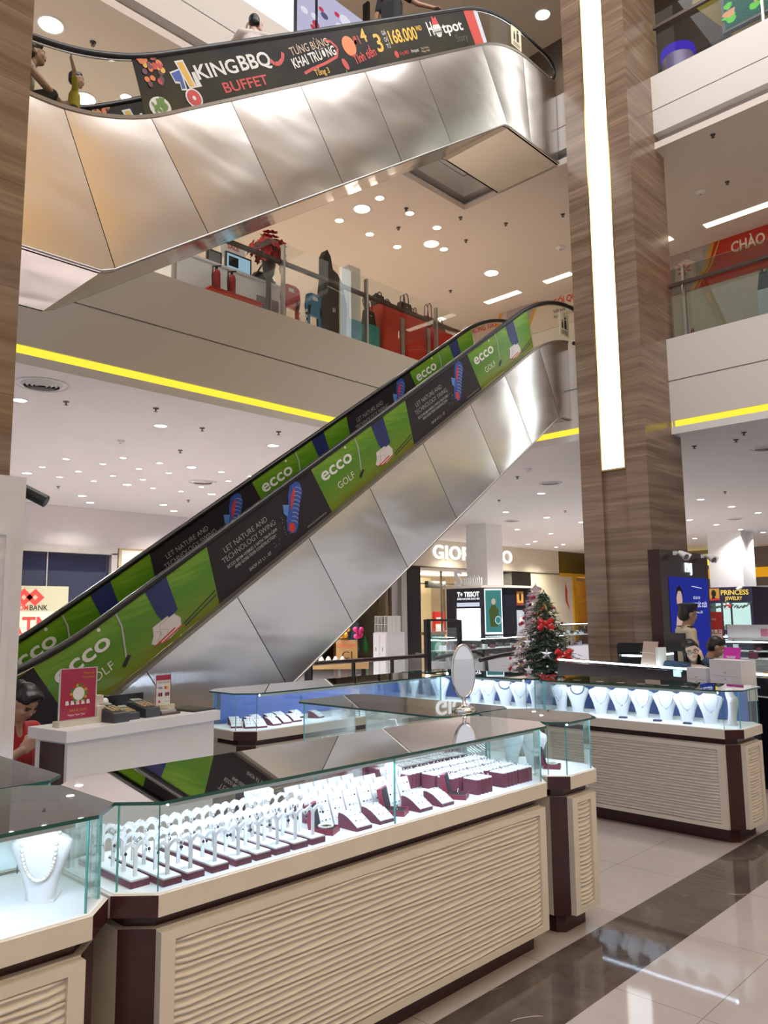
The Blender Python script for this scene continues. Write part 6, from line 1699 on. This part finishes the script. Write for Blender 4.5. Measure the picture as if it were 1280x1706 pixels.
# black security camera by the ribbed cabinet
c = Vector((1.68, 4.34, 2.33))
t = thing('security_camera', 'black bullet camera on the white ribbed cabinet top', 'camera', c)
d = Vector((.62, -.52, -.42)).normalized()
b = MB(); b.tube([c - d * .05, c + d * .10], [.034, .034], 12); b.box(c.x - .06, c.y - .02, c.z - .02, c.x, c.y + .02, c.z + .02); b.build('housing', BLACK, t)
b = MB(); b.disc(c + d * .101, .022, 14, 0, d.orthogonal().normalized(), d.cross(d.orthogonal()).normalized()); b.build('lens', mat('lens_grey', (.2, .2, .22), .1), t)
# white ribbed cabinet tower
t = thing('ribbed_cabinet', 'tall white ribbed cabinet at the left edge in front of the marble column', 'cabinet', (1.3, 4.6, 0))
b = MB(); b.box(.95, 4.26, 0, 1.63, 4.92, 2.40); b.build('body', mat('cool_white_paint', (.78, .77, .80), .5), t)
b = MB(); ribbed(b, (.97, 4.26), (1.56, 4.26), .1, 2.1, .03); b.build('ribbed_front', MATS['cool_white_paint'], t)
# ================================================================ service desk
DU = Vector((.987, .159, 0)).normalized(); DN = Vector((-DU.y, DU.x, 0)); D0 = Vector((2.04, 4.56, 0))
def dk(s, w, z): return D0 + DU * s + DN * w + Vector((0, 0, z))
def dbox(b, s0, w0, z0, s1, w1, z1, mi=0): b.obox(dk((s0 + s1) / 2, (w0 + w1) / 2, (z0 + z1) / 2), DU * (s1 - s0) / 2, DN * (w1 - w0) / 2, (0, 0, (z1 - z0) / 2), mi)
t = thing('service_desk', 'white service desk with a maroon end panel and a thick top', 'desk', dk(.6, .2, 0))
b = MB(); dbox(b, .03, .03, 0, 1.16, .36, .935); b.build('body', WHITE, t)
b = MB(); dbox(b, 0, 0, .935, 1.19, .40, 1.0); b.build('top', WHITE, t)
b = MB(); dbox(b, .022, .06, .05, .03, .30, .92); b.build('end_panel', MAROON, t)
b = MB(); dbox(b, .0, -.01, 0, 1.19, .40, .05); b.build('plinth', WHITE, t)
b = MB(); dbox(b, 1.16, .08, .06, 1.168, .3, .9); b.build('end_panel', MAROON, t)
ZD = 1.0
# poster holder
c = dk(.17, .21, ZD)
t = thing('poster_holder', 'red festive poster in an upright clear holder on the service desk', 'poster', c)
b = MB(); dbox(b, .07, .20, ZD + .035, .33, .206, ZD + .345); b.build('holder', mat('clear_acrylic_edge', (.62, .60, .62), .2), t)
b = MB(); dbox(b, .06, .17, ZD, .34, .24, ZD + .035); b.build('foot', mat('milky_acrylic', (.66, .62, .52), .2), t)
b = MB(); dbox(b, .08, .197, ZD + .04, .32, .2, ZD + .34); o = b.build('print', mat('crimson_poster', (.40, .025, .07), .35), t)
b = MB(); W = .196
def dd(s, z, r, n, mi, sy=1, e=0): b.disc(dk(s, W - e, z), r, n, mi, DU, (0, 0, 1), 1, sy)
dd(.20, ZD + .19, .052, 20, 1, 1, .0005); dd(.20, ZD + .19, .040, 20, 0, 1, .001)
for k in range(14): dd(.20 + .052 * math.cos(k * .45), ZD + .19 + .052 * math.sin(k * .45), .010, 8, (1, 2, 3)[k % 3], 1, .002)
for k in range(5): b.poly([dk(.11 + k * .036, W - .002, ZD + .125), dk(.135 + k * .036, W - .002, ZD + .125), dk(.13 + k * .036, W - .002, ZD + .15), dk(.112 + k * .036, W - .002, ZD + .15)], 0)
b.text('Merry', dk(.23, W - .001, ZD + .305), DU, (0, 0, 1), .016, 2, .075); b.text('Christmas', dk(.22, W - .001, ZD + .282), DU, (0, 0, 1), .014, 2, .085); b.text('SALE OFF', dk(.14, W - .001, ZD + .085), DU, (0, 0, 1), .015, 2, .12); b.text('Happy New Year', dk(.13, W - .001, ZD + .06), DU, (0, 0, 1), .012, 0, .12)
b.build('poster_detail', [PWHITE, mat('leaf_print', (.10, .24, .03), .4), mat('gold_print', (.62, .33, .04), .4), PRED], o)
# card terminals, phone, calculator
def terminal(label, s, w, k, paper):
    c = dk(s, w, ZD); t = thing('card_terminal', label, 'card terminal', c, 'card terminals')
    b = MB(); p = [(-.045 * k, 0), (.045 * k, 0), (.05 * k, .03 * k), (.045 * k, .075 * k), (-.045 * k, .045 * k)]
    b.ext([c + DN * (y * 1.8) + DU * (-.045 * k) + Vector((0, 0, z)) for y, z in p], DU * .09 * k); b.build('body', mat('terminal_grey', (.05, .05, .055), .35), t)
    b = MB()
    for i in range(4):
        for j in range(3): b.obox(c + DN * (-.04 + i * .022) * k + DU * (-.025 + j * .025) * k + Vector((0, 0, (.058 + i * .0045) * k)), DU * .008 * k, DN * .007 * k + Vector((0, 0, .0015)), (0, 0, .003))
    b.build('key', mat('key_amber', (.45, .35, .18), .4), t)
    b = MB(); b.obox(c + DN * .062 * k + Vector((0, 0, .082 * k)), DU * .032 * k, DN * .018 * k + Vector((0, 0, .004)), (0, 0, .003)); b.build('display', mat('lcd_grey', (.20, .24, .18), .2), t)
    if paper:
        b = MB(); b.tube([c + DN * .10 * k + DU * -.04 + Vector((0, 0, .085 * k)), c + DN * .10 * k + DU * .04 + Vector((0, 0, .085 * k))], .03, 12); b.build('paper_roll', PWHITE, t)
terminal('grey card terminal with a paper roll, right of the poster', .42, .16, 1.25, True)
terminal('small card terminal in the middle of the desk', .55, .18, .9, False)
terminal('black card terminal left of the calculator', .69, .20, 1.25, False)
c = dk(.36, .22, ZD); b = MB(); b.obox(c + Vector((0, 0, .05)), DU * .03, DN * .03, (0, 0, .05)); b.obox(c + Vector((0, 0, .13)) + DN * .05, DU * .05, DN * .03, (0, 0, .03)); tag(b.build('note_block', mat('pale_paper', (.72, .66, .60), .6), loc=c), 'pale note blocks beside the poster foot', 'paper block')
c = dk(.83, .17, ZD); t = thing('calculator', 'flat calculator on a tray in the middle right of the desk', 'calculator', c)
b = MB(); dbox(b, .76, .10, ZD, .92, .24, ZD + .014); b.build('tray', mat('brown_tray', (.10, .05, .04), .4), t)
b = MB(); dbox(b, .78, .12, ZD + .014, .90, .22, ZD + .028); b.build('body', GREYP, t)
b = MB(); dbox(b, .79, .185, ZD + .028, .89, .21, ZD + .031); b.build('display', mat('lcd_grey', (.20, .24, .18), .2), t)
# payment sign
c = dk(.92, .30, ZD); t = thing('payment_sign', 'small card payment sign in a clear stand on the desk', 'sign', c)
b = MB(); dbox(b, .86, .29, ZD, .99, .295, ZD + .25); b.build('board', PWHITE, t)
b = MB(); dbox(b, .86, .287, ZD + .215, .99, .29, ZD + .25); dbox(b, .86, .287, ZD + .02, .863, .29, ZD + .22); dbox(b, .987, .287, ZD + .02, .99, .29, ZD + .22); b.build('red_band', mat('crimson_poster', (.40, .025, .07), .35), t)
b = MB(); W = .286
b.text('VISA', dk(.874, W, ZD + .155), DU, (0, 0, 1), .016, 0, .04, .02)
dd(.942, ZD + .163, .011, 14, 1); dd(.957, ZD + .163, .011, 14, 2, 1, .0005)
for s in (.88, .94):
    for k in range(3): b.poly([dk(s + k * .012, W, ZD + .105), dk(s + k * .012 + .010, W, ZD + .105), dk(s + k * .012 + .010, W, ZD + .13), dk(s + k * .012, W, ZD + .13)], (0, 1, 3)[k])
dd(.89, ZD + .07, .010, 12, 1); b.text('UnionPay', dk(.935, W, ZD + .065), DU, (0, 0, 1), .008, 0, .04)
b.text('Chấp nhận thẻ', dk(.875, W, ZD + .195), DU, (0, 0, 1), .009, 3, .1); b.build('logo_print', [mat('navy_print', (.02, .03, .20), .4), PRED, PYEL, INK], t)
b = MB(); dbox(b, .87, .255, ZD, 1.0, .28, ZD + .05); b.build('card_rest', mat('buff_card', (.62, .55, .40), .5), t)
c = dk(1.10, .2, ZD); b = MB(); dbox(b, 1.0, .06, ZD, 1.2, .36, ZD + .012); o = b.build('cash_tray', BLACK, loc=c); tag(o, 'flat black cash tray at the right end of the desk', 'tray')
b = MB(); dbox(b, 1.02, .08, ZD + .012, 1.18, .34, ZD + .014); b.build('tray_mat', mat('olive_mat', (.06, .06, .03), .7), o)
c = dk(.62, .5, .9); b = MB(); dbox(b, .42, .42, .70, .86, .44, 1.13); o = b.build('screen_board', BLACK, loc=dk(.64, .43, .70)); tag(o, 'black screen board standing behind the desk terminals', 'screen')
b = MB(); dbox(b, .58, .40, 0, .70, .47, .70); b.build('stand', BLACKM, o)
# ================================================================ people
SKIN = mat('skin_warm', (.52, .32, .23), .5, var=.05)
SKIN2 = mat('skin_tan', (.40, .23, .15), .5, var=.05)
SKIN3 = mat('skin_fair', (.66, .46, .37), .5, var=.05)
HAIR = mat('black_hair', (.012, .010, .010), .35, var=.3, scale=40)
EYEW = mat('eye_white', (.75, .73, .70), .3)
LIP = mat('lip', (.42, .12, .11), .5)
def caps(b, a, c, r0, r1=None, n=12):
    r1 = r0 if r1 is None else r1
    b.tube([a, c], [r0, r1], n); b.ball(a, r0, n); b.ball(c, r1, n)
def hand(b, w, d, up, s=1.0, curl=.5, k=1.0):
    """palm and five separate fingers; w wrist, d direction of fingers, up back of the hand, s side of thumb"""
    w, d, up = Vector(w), Vector(d).normalized(), Vector(up).normalized()
    side = d.cross(up).normalized() * s; up = side.cross(d).normalized() * s
    pc = w + d * .045 * k
    b.obox(pc, d * .045 * k, side * .038 * k, up * .012 * k)
    for i, (o, L) in enumerate(((.030, .068), (.010, .076), (-.010, .072), (-.029, .056))):
        p = w + d * .088 * k + side * o * k
        a = curl
        q = p + (d * math.cos(a * .5) - up * math.sin(a * .5)) * L * .45 * k
        r_ = q + (d * math.cos(a * 1.3) - up * math.sin(a * 1.3)) * L * .33 * k
        e = r_ + (d * math.cos(a * 2.0) - up * math.sin(a * 2.0)) * L * .25 * k
        b.tube([p - d * .02 * k, p, q, r_, e], [.009 * k, .009 * k, .0085 * k, .008 * k, .006 * k], 6)
    p = w + d * .03 * k + side * .036 * k
    b.tube([p - side * .02 * k, p, p + (side * .7 + d * .7) * .035 * k - up * .008 * k, p + (side * .35 + d * .94) * .062 * k - up * .016 * k], [.011 * k, .011 * k, .010 * k, .007 * k], 6)
def head(b, c, f, u, k=1.0):
    f, u = Vector(f).normalized(), Vector(u).normalized(); r = f.cross(u).normalized(); u = r.cross(f).normalized()
    M = Matrix((r, f, u)).transposed()
    def el(o, rad, n=16):
        m = MB(); m.ball((0, 0, 0), [q * k for q in rad], n)
        b.add([Vector(c) + M @ (Vector(v) + Vector(o) * k) for v in m.v], m.f, 0, True)
    el((0, -.008, .028), (.074, .092, .086)); el((0, .022, -.030), (.060, .066, .080)); el((0, .046, -.078), (.034, .034, .030))
    el((0, .092, -.012), (.011, .016, .018)); el((0, .086, .012), (.008, .012, .026)); el((0, .082, -.045), (.022, .010, .009))
    for s in (-1, 1): el((s * .074, -.008, -.008), (.012, .022, .032)); el((s * .036, .060, -.022), (.026, .022, .022))
    return M
def face_parts(c, f, u, parent, k=1.0, glasses=False, closed=False):
    f, u = Vector(f).normalized(), Vector(u).normalized(); r = f.cross(u).normalized(); u = r.cross(f).normalized()
    P = lambda x, y, z: Vector(c) + (r * x + f * y + u * z) * k
    for s in (-1, 1):
        b = MB(); b.ball(P(s * .031, .072, .006), (.0135 * k, .0135 * k, (.006 if closed else .009) * k), 10); b.build('eye', EYEW if not closed else HAIR, parent)
        if not closed:
            b = MB(); b.ball(P(s * .031, .083, .005), .0058 * k, 8); b.build('iris', HAIR, parent)
        b = MB(); b.tube([P(s * .014, .088, .026), P(s * .032, .085, .031), P(s * .050, .070, .026)], .0035 * k, 6); b.build('eyebrow', HAIR, parent)
    b = MB(); b.tube([P(-.022, .082, -.046), P(-.008, .092, -.044), P(.008, .092, -.044), P(.022, .082, -.046)], [.003 * k, .0055 * k, .0055 * k, .003 * k], 6); b.build('mouth', LIP, parent)
    if glasses:
        b = MB()
        for s in (-1, 1):
            b.tube([P(s * .033 + .023 * math.cos(a), .096, .004 + .019 * math.sin(a)) for a in [q * PI / 8 for q in range(16)]], .0022 * k, 5, 0, True)
            b.tube([P(s * .056, .094, .006), P(s * .074, .05, .008), P(s * .076, -.01, .008)], .002 * k, 5)
        b.tube([P(-.010, .098, .006), P(.010, .098, .006)], .002 * k, 5); b.build('eyeglasses', BLACK, parent)
def hair_cap(c, f, u, k=1.0, style='short'):
    f, u = Vector(f).normalized(), Vector(u).normalized(); r = f.cross(u).normalized(); u = r.cross(f).normalized()
    M = Matrix((r, f, u)).transposed(); b = MB()
    def el(o, rad):
        m = MB(); m.ball((0, 0, 0), [q * k for q in rad], 16)
        b.add([Vector(c) + M @ (Vector(v) + Vector(o) * k) for v in m.v], m.f, 0, True)
    el((0, -.022, .048), (.082, .092, .082)); el((0, -.045, .0), (.080, .068, .080)); el((0, .038, .088), (.062, .038, .032))
    if style == 'bun': el((0, -.115, .045), (.045, .04, .045)); el((.05, .03, .07), (.03, .05, .04)); el((-.05, .03, .07), (.03, .05, .04))
    if style == 'long':
        for s in (-1, 1): el((s * .072, .005, -.01), (.020, .045, .085)); el((s * .075, -.01, -.12), (.026, .04, .10)); el((s * .07, .0, -.22), (.03, .04, .09))
        el((0, -.06, -.10), (.075, .05, .14))
    return b
def person(label, skin, H, hairstyle, torso, arms, legs, shirt, trouser, shirt_name='shirt', k=1.0, sleeves=.55, glasses=False, closed=False, hk=1.0, vox=.012, group=None, hair=True):
    """H: head centre, forward, up; torso: pelvis, chest, neck base, shoulder points L/R; arms: (elbow, wrist, finger dir, back-of-hand, thumb side, curl); legs: (hip, knee, ankle, toe)"""
    hc, hf, hu = map(Vector, H)
    pel, che, nec, sl, sr = map(Vector, torso)
    loc = (pel.x, pel.y, min(Vector(l[2]).z for l in legs) - .06)
    t = thing('person', label, 'person', loc, group)
    b = MB()
    head(b, hc, hf, hu, hk * k)
    caps(b, nec, hc - hu.normalized() * .07 * k - hf.normalized() * .01, .05 * k, .046 * k)
    caps(b, pel, che, .10 * k, .11 * k); caps(b, che, nec, .10 * k, .06 * k); caps(b, sl, sr, .055 * k)
    for s, (e, w, fd, bk, th, cu) in zip((sl, sr), arms):
        e, w = Vector(e), Vector(w)
        caps(b, s, e, .046 * k, .038 * k); caps(b, e, w, .038 * k, .026 * k); hand(b, w, fd, bk, th, cu, k)
    for h, kn, an, to in legs:
        caps(b, h, kn, .075 * k, .052 * k); caps(b, kn, an, .05 * k, .036 * k)
    voxel(b, vox * .75, 3).build('body', skin, t)
    face_parts(hc, hf, hu, t, hk * k, glasses, closed)
    if hair: voxel(hair_cap(hc, hf, hu, hk * k, hairstyle), .010, 3).build('hair', HAIR, t)
    b = MB()
    r_ = (sr - sl).normalized() * .055 * k
    for o in (-1, 0, 1):
        caps(b, pel + r_ * o, che + r_ * o * 1.15, .112 * k, .112 * k); caps(b, che + r_ * o, nec + r_ * o * .6 - Vector((0, 0, .03)), .112 * k, .06 * k)
    caps(b, sl, sr, .064 * k)
    for s, a in zip((sl, sr), arms):
        e, w = Vector(a[0]), Vector(a[1])
        q = s + (e - s) * min(1, sleeves / .55) if sleeves <= .55 else e
        caps(b, s, q, .060 * k, .056 * k)
        if sleeves > .55: caps(b, e, e + (w - e) * (sleeves - .55) / .45, .052 * k, .040 * k)
    voxel(b, vox, 4).build(shirt_name, shirt, t)
    b = MB()
    for h, kn, an, to in legs:
        h, kn, an = map(Vector, (h, kn, an)); caps(b, h, kn, .092 * k, .066 * k); caps(b, kn, an + Vector((0, 0, .02)), .064 * k, .054 * k)
    caps(b, legs[0][0], legs[1][0], .10 * k); caps(b, pel, (Vector(legs[0][0]) + Vector(legs[1][0])) / 2, .11 * k)
    voxel(b, vox * 1.2, 4).build('trousers', trouser, t)
    for h, kn, an, to in legs:
        an, to = Vector(an), Vector(to); b = MB(); caps(b, an + Vector((0, 0, -.02)), to, .042 * k, .034 * k); b.build('shoe', BLACK, t)
    return t
DARKT = mat('dark_trousers', (.02, .02, .026), .8)
def stand_frame(x, y, z, a, h):
    k = h / 1.70; f = Vector((math.cos(a), math.sin(a), 0)); r = Vector((f.y, -f.x, 0)); o = Vector((x, y, z))
    P = lambda fr, rt, up: o + f * fr * k + r * rt * k + Vector((0, 0, up * k))
    return k, f, r, P
def standing(label, x, y, z, a, h, skin, hair, shirt, arms=None, look=(0, 0), **kw):
    k, f, r, P = stand_frame(x, y, z, a, h)
    hf = (f * math.cos(look[0]) + r * math.sin(look[0])) * math.cos(look[1]) + Vector((0, 0, math.sin(look[1])))
    arms = arms or [(P(-.02, -.25, 1.10), P(.08, -.25, .86), (0, 0, -1), -r, -1, .4), (P(-.02, .25, 1.10), P(.08, .25, .86), (0, 0, -1), r, 1, .4)]
    return person(label, skin, (P(.03, 0, 1.585), hf, Vector((0, 0, 1)) - f * math.sin(look[1]) * .8), hair, (P(0, 0, .95), P(0, 0, 1.24), P(0, 0, 1.44), P(-.01, -.18, 1.38), P(-.01, .18, 1.38)), arms,
        [(P(0, -.09, .90), P(.02, -.10, .50), P(0, -.10, .08), P(.14, -.11, .035)), (P(0, .09, .90), P(.02, .10, .50), P(0, .10, .08), P(.14, .11, .035))], shirt, kw.pop('trouser', DARKT), k=k, **kw)
# woman in red at the desk, head bent over her phone
RED = mat('red_cotton', (.42, .012, .015), .8, sheen=.2)
wf = Vector((.30, -.95, 0)).normalized(); wr = Vector((wf.y, -wf.x, 0))
W0 = Vector((2.09, 5.48, 0))
P = lambda fr, rt, up: W0 + wf * fr + wr * rt + Vector((0, 0, up))
t = person('person in a red top with tied black hair, bent over a phone behind the desk', SKIN, (P(.10, 0, 1.10), wf * .72 + Vector((0, 0, -.62)), wf * .60 + Vector((0, 0, .78))), 'bun',
    (P(-.06, 0, .50), P(-.01, 0, .76), P(.0, 0, .96), P(-.02, -.165, .90), P(-.02, .165, .90)),
    [(P(.06, -.24, .68), P(.20, -.08, .82), wf * .5 + wr * .6 + Vector((0, 0, .5)), wf * .6 - wr * .7, 1, .7), (P(.06, .23, .68), P(.20, .08, .82), wf * .5 - wr * .6 + Vector((0, 0, .5)), wf * .6 + wr * .7, -1, .7)],
    [(P(.0, -.09, .50), P(.36, -.10, .50), P(.34, -.10, .08), P(.46, -.10, .04)), (P(.0, .09, .50), P(.36, .10, .50), P(.34, .10, .08), P(.46, .10, .04))], RED, DARKT, vox=.010, closed=True)
c = P(.27, 0, .90); b = MB(); n_ = (wf * -.7 + Vector((0, 0, .7))).normalized(); u_ = n_.cross(wr).normalized(); b.obox(c, wr * .036, u_ * .072, n_ * .004); o = b.build('phone', BLACK, loc=c); tag(o, 'dark phone held by the person in red', 'phone')
b = MB(); b.obox(c + n_ * .0045, wr * .032, u_ * .064, n_ * .0006); b.build('phone_screen', emis('phone_glow', (.30, .32, .36), .5), o)
b = MB(); b.tube([P(-.06, 0, 0), P(-.06, 0, .34)], .03, 10); b.lathe([(.2, 0), (.2, .02), (.04, .04)], c=P(-.06, 0, 0), n=18); b.lathe([(.17, .34), (.18, .37), (.17, .40)], c=P(-.06, 0, 0), n=18); tag(b.build('stool', BLACKM, loc=P(-.06, 0, 0)), 'round black stool under the person in red', 'stool')
# guard in a peaked cap
TAN = mat('tan_uniform', (.55, .46, .33), .75)
ga = math.atan2(-.72, .69)
t = standing('person in a navy peaked cap and tan uniform, walking to the right', 9.55, 4.13, 0, ga, 1.73, SKIN2, 'short', TAN, look=(-.15, -.16), vox=.013, hk=1.12)
k, f, r, P = stand_frame(9.55, 4.13, 0, ga, 1.73)
NAVC = mat('navy_cap', (.012, .014, .03), .6)
b = MB(); hc = P(.03, 0, 1.585); b.lathe([(.082, .055), (.088, .085), (.104, .122), (.10, .132), (.03, .148), (.002, .148)], c=hc, n=24, sx=1.1, sy=1.22); b.build('peaked_cap', NAVC, t)
b = MB(); pk = [hc + f * (.07 + .085 * math.cos(q)) + r * (.075 * math.sin(q)) + Vector((0, 0, .058 - .03 * max(0, math.cos(q)))) for q in [-1.4 + i * .28 for i in range(11)]]; b.ext(pk, (0, 0, .007)); b.build('cap_peak', BLACK, t)
b = MB(); b.ball(hc + f * .115 + Vector((0, 0, .105)), (.018, .018, .022), 8); b.build('cap_badge', CHROME, t)
for s in (-1, 1):
    b = MB(); q = P(-.01, s * .17, 1.445); b.obox(q, r * .055, f * .025, (0, 0, .006)); b.build('epaulette', mat('dark_brown_cloth', (.04, .025, .02), .8), t)
# girl leaning on the long counter, head on her hand
fa = Vector((-.88, -.47, 0)).normalized(); ra = Vector((fa.y, -fa.x, 0)); G0 = Vector((8.84, 3.79, -.02))
P = lambda fr, rt, up: G0 + fa * fr + ra * rt + Vector((0, 0, up))
NAVT = mat('navy_knit', (.03, .055, .11), .8)
person('person with black glasses and long dark hair, cheek resting on one hand', SKIN3, (P(.27, .02, 1.245), fa * .95 + Vector((0, 0, -.22)) + ra * -.12, Vector((0, 0, .95)) + fa * .2 + ra * .22), 'long',
    (P(-.10, 0, .62), P(.02, 0, .88), P(.14, 0, 1.07), P(.10, -.17, 1.02), P(.10, .17, 1.02)),
    [(P(.30, -.25, 1.085), P(.30, -.095, 1.155), Vector((0, 0, 1)) + ra * .25, ra * -1 + fa * .2, -1, .5), (P(.22, .26, 1.085), P(.30, .02, 1.085), ra * -1 + fa * .2, (0, 0, 1), -1, .3)],
    [(P(-.14, -.09, .60), P(.06, -.10, .58), P(.0, -.10, .10), P(.08, -.10, .05)), (P(-.14, .09, .60), P(.06, .10, .58), P(.0, .10, .10), P(.08, .10, .05))], NAVT, DARKT, glasses=True, sleeves=.95, vox=.012)
# man in black beside her, looking down to the right
fa = Vector((.55, -.83, 0)).normalized(); ra = Vector((fa.y, -fa.x, 0)); G0 = Vector((9.20, 3.75, 0))
P = lambda fr, rt, up: G0 + fa * fr + ra * rt + Vector((0, 0, up))
person('person with short black hair in a black shirt, looking down beside the magenta card', SKIN2, (P(.10, 0, 1.235), fa * .85 + Vector((0, 0, -.5)), Vector((0, 0, .85)) + fa * .5), 'short',
    (P(-.12, 0, .60), P(-.04, 0, .88), P(.0, 0, 1.07), P(-.04, -.18, 1.01), P(-.04, .18, 1.01)),
    [(P(.0, -.24, .76), P(.22, -.14, .72), fa, (0, 0, 1), 1, .4), (P(.0, .24, .76), P(.22, .14, .72), fa, (0, 0, 1), -1, .4)],
    [(P(-.1, -.09, .58), P(.3, -.1, .58), P(.28, -.1, .08), P(.4, -.1, .04)), (P(-.1, .09, .58), P(.3, .1, .58), P(.28, .1, .08), P(.4, .1, .04))], mat('black_shirt', (.012, .012, .014), .8), DARKT, vox=.013)
# distant passer-by at the right
standing('distant person in dark clothes near the jewelry kiosk at right', 21.6, 6.75, 0, R(200), 1.68, SKIN, 'long', mat('charcoal_cloth', (.03, .03, .04), .8), vox=.016)
# squatting woman and toddler at the foot of the upper escalator
fa = Vector((.95, -.3, 0)).normalized(); ra = Vector((fa.y, -fa.x, 0)); G0 = Vector((2.66, 7.55, 6.345))
P = lambda fr, rt, up: G0 + fa * fr + ra * rt + Vector((0, 0, up))
person('person with dark hair squatting behind the escalator glass at top left', SKIN2, (P(.10, 0, .94), fa + Vector((0, 0, .12)), Vector((0, 0, 1)) - fa * .1), 'bun',
    (P(-.12, 0, .30), P(.0, 0, .56), P(.05, 0, .77), P(.02, -.17, .70), P(.02, .17, .70)),
    [(P(.18, -.22, .50), P(.36, -.12, .42), fa, -ra, 1, .5), (P(.18, .22, .50), P(.36, .10, .42), fa, ra, -1, .5)],
    [(P(-.1, -.10, .28), P(.26, -.14, .46), P(.05, -.14, .08), P(.16, -.14, .035)), (P(-.1, .10, .28), P(.26, .14, .46), P(.05, .14, .08), P(.16, .14, .035))], mat('mustard_grey_top', (.40, .35, .24), .8), DARKT, sleeves=.12, vox=.011)
k, f, r, P = stand_frame(3.10, 7.36, 6.345, R(-20), .86)
hand_p = Vector((2.95, 7.10, 7.205))
person('small child in a yellow-green shirt reaching up to the escalator handrail', SKIN, (P(.03, 0, 1.50), f, (0, 0, 1)), 'short', (P(0, 0, .85), P(0, 0, 1.10), P(0, 0, 1.30), P(0, -.17, 1.22), P(0, .17, 1.22)),
    [(P(.12, -.22, .98), P(.26, -.16, .85), f, -r, 1, .3), ((P(0, .22, 1.22) + hand_p) / 2 + Vector((0, 0, .0)), hand_p + Vector((-.01, 0, -.08)), (0.05, 0, 1), -f, 1, .9)],
    [(P(0, -.09, .80), P(.02, -.10, .45), P(0, -.10, .08), P(.14, -.11, .04)), (P(0, .09, .80), P(.02, .10, .45), P(0, .10, .08), P(.14, .11, .04))], mat('yellow_green_shirt', (.42, .36, .03), .8), DARKT, k=k * 1.05, hk=1.38, sleeves=.3, vox=.008)
# riders higher up the escalator
zs = TA * 5.78 + BA2 - .05
k, f, r, P = stand_frame(5.78, 8.0, zs, R(60), 1.62)
standing('person in a white top with a hand raised to her hair, above the buffet banner', 5.78, 8.0, zs, R(60), 1.62, SKIN3, 'short', mat('white_cotton', (.72, .66, .64), .8), vox=.011,
    arms=[(P(.14, -.30, 1.30), P(.10, -.10, 1.50), Vector((0, 0, 1)) + f * .1, -r, 1, .5), (P(.20, .24, 1.36), P(.12, .10, 1.60), Vector((0, 0, 1)) - r * .4, f, -1, .5)], sleeves=.25)
zs = TA * 8.05 + BA2 - .05
k, f, r, P = stand_frame(8.05, 7.55, zs, R(20), 1.72)
standing('person in a black T-shirt resting an arm on the upper escalator handrail', 8.05, 7.55, zs, R(20), 1.72, SKIN2, 'short', mat('black_tee', (.02, .02, .024), .8), vox=.012,
    arms=[(P(-.02, -.25, 1.10), P(.08, -.25, .86), (0, 0, -1), -r, -1, .4), (Vector((8.28, 7.22, zs + 1.24)), Vector((8.50, 7.08, zs + 1.22)), (1, -.15, .35), (0, 0, 1), 1, .4)], sleeves=.3)
